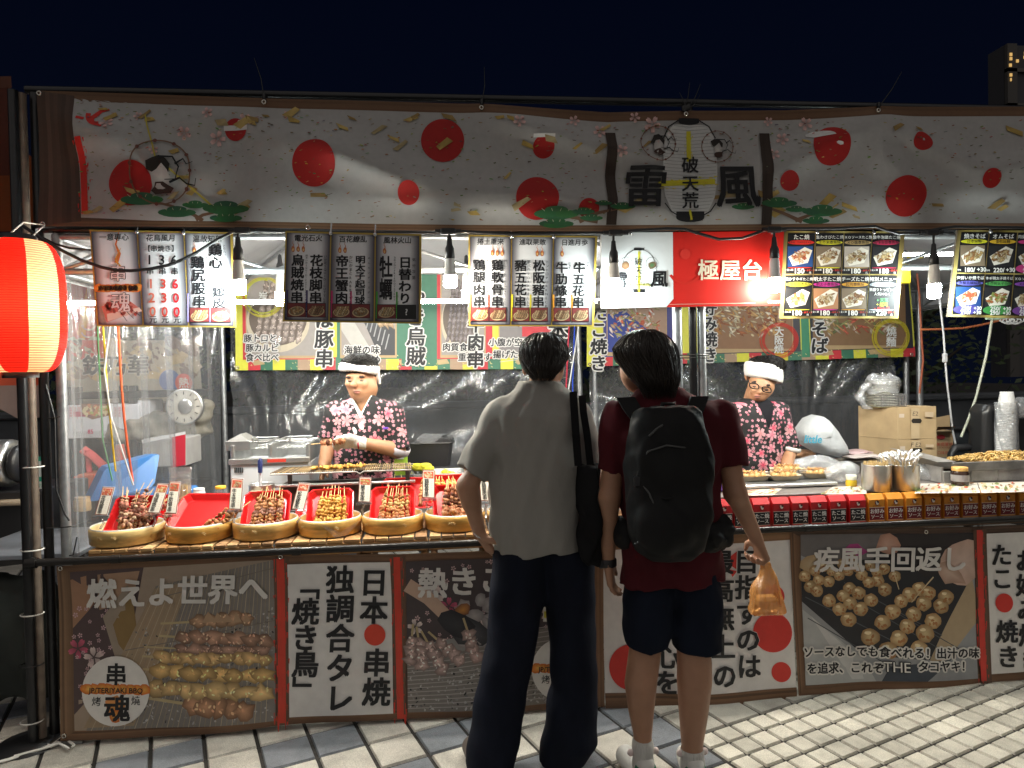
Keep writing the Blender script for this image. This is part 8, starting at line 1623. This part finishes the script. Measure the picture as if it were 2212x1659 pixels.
b = MB(); q = J(1656, 1300, Y+.04); b.box((q[0], q[1], q[2]), (.085, .06, .05), (.75, .68, .55), bev=.012); b.build('food_box', col_pl, ob)
# ------------------------------------------------------------ the skewer cook
def facebits(S_, par, eyes, brows, mouth, Y_, lidw=.012):
    def J(x, y, _):
        ys = np.linspace(Y_-.1, Y_+.12, 90); P = np.array([at(x, y, k) for k in ys]); d = S_.ev(P); return P[int(np.argmax(d < .0012))]
    for (x, y) in eyes:
        q = J(x, y, Y_); b = MB(); b.tube([q+np.array([-lidw, .006, .002]), q+np.array([-.004, .0, -.002]), q+np.array([.005, .0, -.002]), q+np.array([lidw, .007, .001])], [.0025, .0056, .0056, .0025], n=6); b.build('eyelid', mat('lash', (.03, .018, .014), rough=.6), par)
    for (x, y) in brows:
        q = J(x, y, Y_-.004); b = MB(); b.tube([q+np.array([-.016, .012, -.001]), q+np.array([-.004, .0, .002]), q+np.array([.008, .001, .002]), q+np.array([.017, .012, -.002])], [.004, .0085, .008, .0035], n=6); b.build('eyebrow', mat('brow', (.04, .026, .02), rough=.9), par)
    q = J(*mouth, Y_-.006); b = MB(); b.ball(q+np.array([0, 0, .004]), (.020, .010, .0048), (.4, .15, .12), 12, 6); b.ball(q+np.array([0, -.001, -.006]), (.016, .010, .0055), (.4, .15, .12), 12, 6); b.build('lips', lip, par)
    b = MB(); b.tube([q+np.array([-.017, -.005, -.001]), q+np.array([0, -.0108, -.0012]), q+np.array([.017, -.005, -.001])], .0016, n=5); b.build('mouth_line', mat('lash', (.03, .018, .014), rough=.6), par)
Y = .78; v1 = thing('person', (J(785, 900, Y)[0], Y, 0), 'cook in cherry blossom shirt and twisted white headband holding a skewer over the grill', 'person'); b0 = J(785, 900, Y)
S_ = Body(.018); S_.cap(J(790, 880, Y+.03), J(786, 845, Y+.01), .062, .060).ell(J(779, 800, Y+.02), (.084, .095, .10)).ell(J(774, 826, Y-.02), (.072, .075, .080)).ell(J(774, 850, Y-.045), (.046, .045, .042), k=.03).ell(J(795, 838, Y-.0), (.055, .06, .06), k=.03).ell(J(764, 832, Y-.108), (.017, .020, .014), k=.010).cap(J(764, 831, Y-.106), J(767, 818, Y-.090), .011, .007, k=.012).ell(J(756, 821, Y-.105), (.016, .02, .010), k=.014, op='s').ell(J(779, 821, Y-.105), (.016, .02, .010), k=.014, op='s').ell(J(754, 829, Y-.075), (.024, .018, .018), k=.02).ell(J(782, 830, Y-.075), (.024, .018, .018), k=.02).ell(J(757, 813, Y-.078), (.028, .014, .010), k=.014).ell(J(780, 812, Y-.078), (.028, .014, .010), k=.014).ell(J(810, 818, Y+.03), (.012, .022, .033), k=.008).ell(J(771, 846, Y-.088), (.024, .012, .012), k=.01)
S_.chain([J(728, 890, Y), J(712, 950, Y-.02), J(700, 1005, Y-.08)], [.055, .045, .034]); hand(S_, J(700, 1005, Y-.08), (-.1, -.4, -.8), (.8, -.3, 0), (.2, -.9, .2), .5)
S_.chain([J(850, 890, Y), J(858, 972, Y-.05), J(788, 958, Y-.18)], [.055, .047, .032]); S_.build('body', skin, (b0[0]-.4, Y-.35, .85), (b0[0]+.4, Y+.2, 1.85), .0055, v1)
facebits(S_, v1, ((755.8, 823), (781, 822)), ((753, 815.5), (780, 814.5)), (771, 846), Y-.094)
TR1 = ((1040, 722, 850), (960, 717, 856), (920, 714, 860), (893, 714, 862), (878, 724, 856), (867, 744, 832), (857, 760, 814), (850, 768, 808)); RY1 = [.115, .115, .115, .105, .09, .08, .07, .062]
def vneck(px, pz, wide, Yf):
    q = J(px, pz, Yf)
    return lambda P: np.maximum(np.abs(P[:, 0]-q[0])*.86-(P[:, 2]-q[2])*wide, P[:, 1]-Yf-.02)
def cookshirt(par, TR, RY, Y_, sl, vn, seed):
    B = Body(.025).loft(rings(Y_, TR, RY), 2.3)
    for a, c, r1, r2 in sl: cone(B, a, c, r1, r2)
    B.warp(wrinkle([(6, 6, 6)]*3+[(16, 8, 4)]*3, .004, seed)); 
    if vn: B.ops.append(('s', vneck(*vn, Y_), .004))
    return B.build('patterned_shirt', sak, (b0[0]-.42, Y_-.25, .8), (b0[0]+.42, Y_+.2, 1.75), .007, par)
cookshirt(v1, TR1, RY1, Y, ((J(730, 893, Y), J(712, 950, Y-.02), .074, .064), (J(848, 895, Y), J(859, 970, Y-.04), .074, .068)), (782, 900, .42), 4)
B = Body(.02).loft([(z, x, y, rx-.006, ry-.005) for z, x, y, rx, ry in rings(Y, TR1, RY1)], 2.3); B.ops.append(('s', vneck(783, 892, .46, Y), .003)); B.build('undershirt', cloth('white_tee', (.72, .71, .68)), (b0[0]-.3, Y-.25, 1.2), (b0[0]+.3, Y+.2, 1.7), .007, v1)
b = MB(); q0, q1 = J(812, 957, Y-.10), J(868, 985, Y-.0); b.lathe(tuple(J(859, 968, Y-.04)), [(.066, -.02), (.074, -.012), (.074, .02), (.066, .026)], n=24, M=Euler((.3, .5, 0)).to_matrix()); b.build('rolled_cuff', cloth('cuff_lining', (.40, .38, .42), var=.5), v1)
HR = rings(Y+.02, ((806, 736, 817), (796, 733, 819), (784, 737, 816), (775, 744, 810), (768, 754, 798), (763, 766, 784)), [.105, .118, .12, .11, .08, .04]); B = Body(.012).loft(HR, 2.1).cap(J(808, 812, Y+.02), J(808, 826, Y+.02), .014, .008); B.warp(wrinkle([(50, 50, 12)]*4, .0025, 6, 3)); hq = J(776, 785, Y); B.build('hair', hair_m, hq-.2, hq+.2, .006, v1); strands('hair_strands', HR[2:], 420, hair_m, v1, drop=.0, seed=9, sweep=.9, r_=.0024, lift=.009)
def band(par, px0, py0, px1, py1, Y_, ry, hh, m, twist=0, name='headband', th=.012):
    a, c = J(px0, py0, Y_), J(px1, py1, Y_); rx = (c[0]-a[0])/2; ctr = (a+c)/2; tilt = (c[2]-a[2])/(2*rx); b = MB(); N, K = 56, 10; vs = []
    for i in range(N):
        u = 6.2832*i/N
        for j in range(K):
            v = 6.2832*j/K+(u*twist); e = 1+(.25*math.sin(u*twist*1.0+2*v) if twist else .06*math.sin(3*v+u*5)); r_ = th*math.cos(v)*e; z = hh/2*math.sin(v)*e
            vs.append((ctr[0]+(rx+r_)*math.cos(u), ctr[1]+(ry+r_)*math.sin(u), ctr[2]+z+tilt*rx*math.cos(u)-.10*ry*math.sin(u)*0))
    b.add(vs, [(i*K+j, ((i+1) % N)*K+j, ((i+1) % N)*K+(j+1) % K, i*K+(j+1) % K) for i in range(N) for j in range(K)], (.7, .7, .7), 0, True)
    if twist: q = c+np.array([-.004, .02, -.03]); b.ball(q, (.016, .02, .03), (.7, .7, .7), 8, 6, .15); b.tube([q, q+np.array([.01, .01, -.05])], [.016, .008], n=7)
    return b.build(name, m, par)
band(v1, 736, 792, 816, 800, Y+.015, .116, .046, towel, 3)
gl = mat('white_glove', (.68, .66, .60), rough=.95, var=.12, vs=30, bump=.6, bs=180); B = Body(.012); wr = J(782, 957, Y-.185); hand(B, wr, J(728, 953, Y-.25)-wr, (-.1, .75, -.6), (.1, -.6, .75), .55, sc_=1.12, thumb=.35); B.cap(J(786, 958, Y-.18), J(774, 956, Y-.195), .034, .033); B.build('glove', gl, wr-.25, wr+.2, .0045, v1)
b = MB(); M = Matrix.Rotation(R(90), 3, 'Y'); b.lathe(tuple(J(775, 956, Y-.195)), [(.0345, -.004), (.037, 0), (.0345, .004)], n=24, M=M); b.build('red_cuff_line', mat('red_thread', (.5, .03, .05), rough=.8), v1)
b = MB(); q = J(833, 925, Y-.12); b.box(tuple(q), (.03, .006, .012), (.14, .05, .42), bev=.002); b.build('name_tag', col_pl, v1)
hs_ = dup(protos['dark'], J(744, 952, Y-.26), (0, R(-94), R(8)), 'raw dark meat skewer held in the gloved hand over the grill', 'skewer in the gloved hand'); hs_.scale = (1.3, 1.3, .85)
# ------------------------------------------------------------ the octopus ball cook
Y = .80; v2 = thing('person', (J(1630, 900, Y)[0], Y, 0), 'cook with glasses and a broad white headband in a black cherry blossom shirt looking down', 'person'); b0 = J(1630, 900, Y)
S_ = Body(.018); S_.cap(J(1622, 885, Y+.03), J(1632, 850, Y+.01), .062, .060).ell(J(1649, 808, Y+.02), (.090, .095, .10)).ell(J(1644, 834, Y-.03), (.080, .075, .078)).ell(J(1636, 855, Y-.05), (.055, .05, .04), k=.03).ell(J(1641, 847, Y-.108), (.014, .017, .014), k=.012).cap(J(1641, 846, Y-.105), J(1645, 833, Y-.095), .010, .007, k=.012).ell(J(1628, 846, Y-.08), (.024, .018, .018), k=.02).ell(J(1652, 849, Y-.08), (.022, .018, .018), k=.02).ell(J(1613, 812, Y+.03), (.012, .022, .03), k=.008).ell(J(1636, 856, Y-.095), (.022, .012, .012), k=.01)
S_.chain([J(1683, 888, Y), J(1704, 975, Y-.03), J(1700, 1018, Y-.16)], [.055, .045, .033]); hand(S_, J(1699, 1016, Y-.17), (-.45, -.7, -.45), (.2, .2, -.9), (-.7, -.6, 0), .4)
S_.chain([J(1572, 888, Y), J(1562, 975, Y-.03), J(1590, 1018, Y-.2)], [.055, .045, .033]); hand(S_, J(1590, 1018, Y-.2), (.45, -.7, -.3), (-.2, .2, -.9), (.7, -.6, 0), .4); S_.build('body', skin, (b0[0]-.4, Y-.45, .85), (b0[0]+.4, Y+.2, 1.85), .0055, v2)
facebits(S_, v2, ((1631, 835), (1656, 842)), ((1631, 826), (1659, 833)), (1636, 856), Y-.100)
TR2 = ((1050, 1578, 1684), (960, 1568, 1690), (905, 1560, 1693), (890, 1562, 1690), (878, 1575, 1682), (868, 1592, 1664), (860, 1602, 1654)); RY2 = [.115, .115, .115, .105, .09, .08, .068]
cookshirt(v2, TR2, RY2, Y, ((J(1576, 895, Y), J(1563, 965, Y-.02), .072, .064), (J(1681, 893, Y), J(1704, 970, Y-.03), .072, .064)), (1643, 925, .30), 14)
B = Body(.02).loft([(z, x, y, rx-.006, ry-.005) for z, x, y, rx, ry in rings(Y, TR2, RY2)], 2.3); B.build('undershirt', cloth('black_tee', (.012, .012, .015)), (b0[0]-.3, Y-.25, 1.2), (b0[0]+.3, Y+.2, 1.7), .007, v2)
b = MB(); b.lathe(tuple(J(1705, 968, Y-.03)), [(.060, -.012), (.068, -.006), (.068, .012), (.060, .016)], n=24, M=Euler((.15, .25, 0)).to_matrix()); b.build('white_cuff', cloth('white_cuff', (.62, .61, .58)), v2)
HR = rings(Y+.02, ((800, 1615, 1689), (790, 1617, 1690), (780, 1623, 1687), (773, 1632, 1679), (768, 1643, 1667)), [.115, .118, .112, .085, .05]); B = Body(.012).loft(HR, 2.1); B.warp(wrinkle([(50, 50, 12)]*4, .0025, 6, 3)); hq = J(1652, 790, Y); B.build('hair', hair_m, hq-.2, hq+.2, .006, v2); strands('hair_strands', HR, 420, hair_m, v2, drop=.0, seed=19, sweep=.9, r_=.0026, lift=.010)
band(v2, 1614, 797, 1684, 812, Y+.005, .112, .098, towel, 0, th=.010)
b = MB()
for (x, y, dz) in ((1630, 834, 0), (1657, 842, 0)):
    q = J(x, y, Y-.118); P = []
    for t_ in range(15): a = t_/14*6.2832; P.append(q+np.array([.029*abs(math.cos(a))**.7*math.copysign(1, math.cos(a)), .006*abs(math.cos(a)), .016*abs(math.sin(a))**.7*math.copysign(1, math.sin(a))-.25*.029*math.cos(a)]))
    b.tube(P, .0036, n=5)
b.tube([J(1640, 836, Y-.115), J(1645, 836, Y-.122), J(1649, 839, Y-.115)], .0024, n=5); b.tube([J(1620, 829, Y-.11), J(1614, 818, Y-.02), J(1613, 808, Y+.03)], .0026, n=5); b.build('glasses', mat('glasses_frame', (.008, .008, .008), rough=.5, spec=.2), v2)
for kd, P in protos.items(): pass
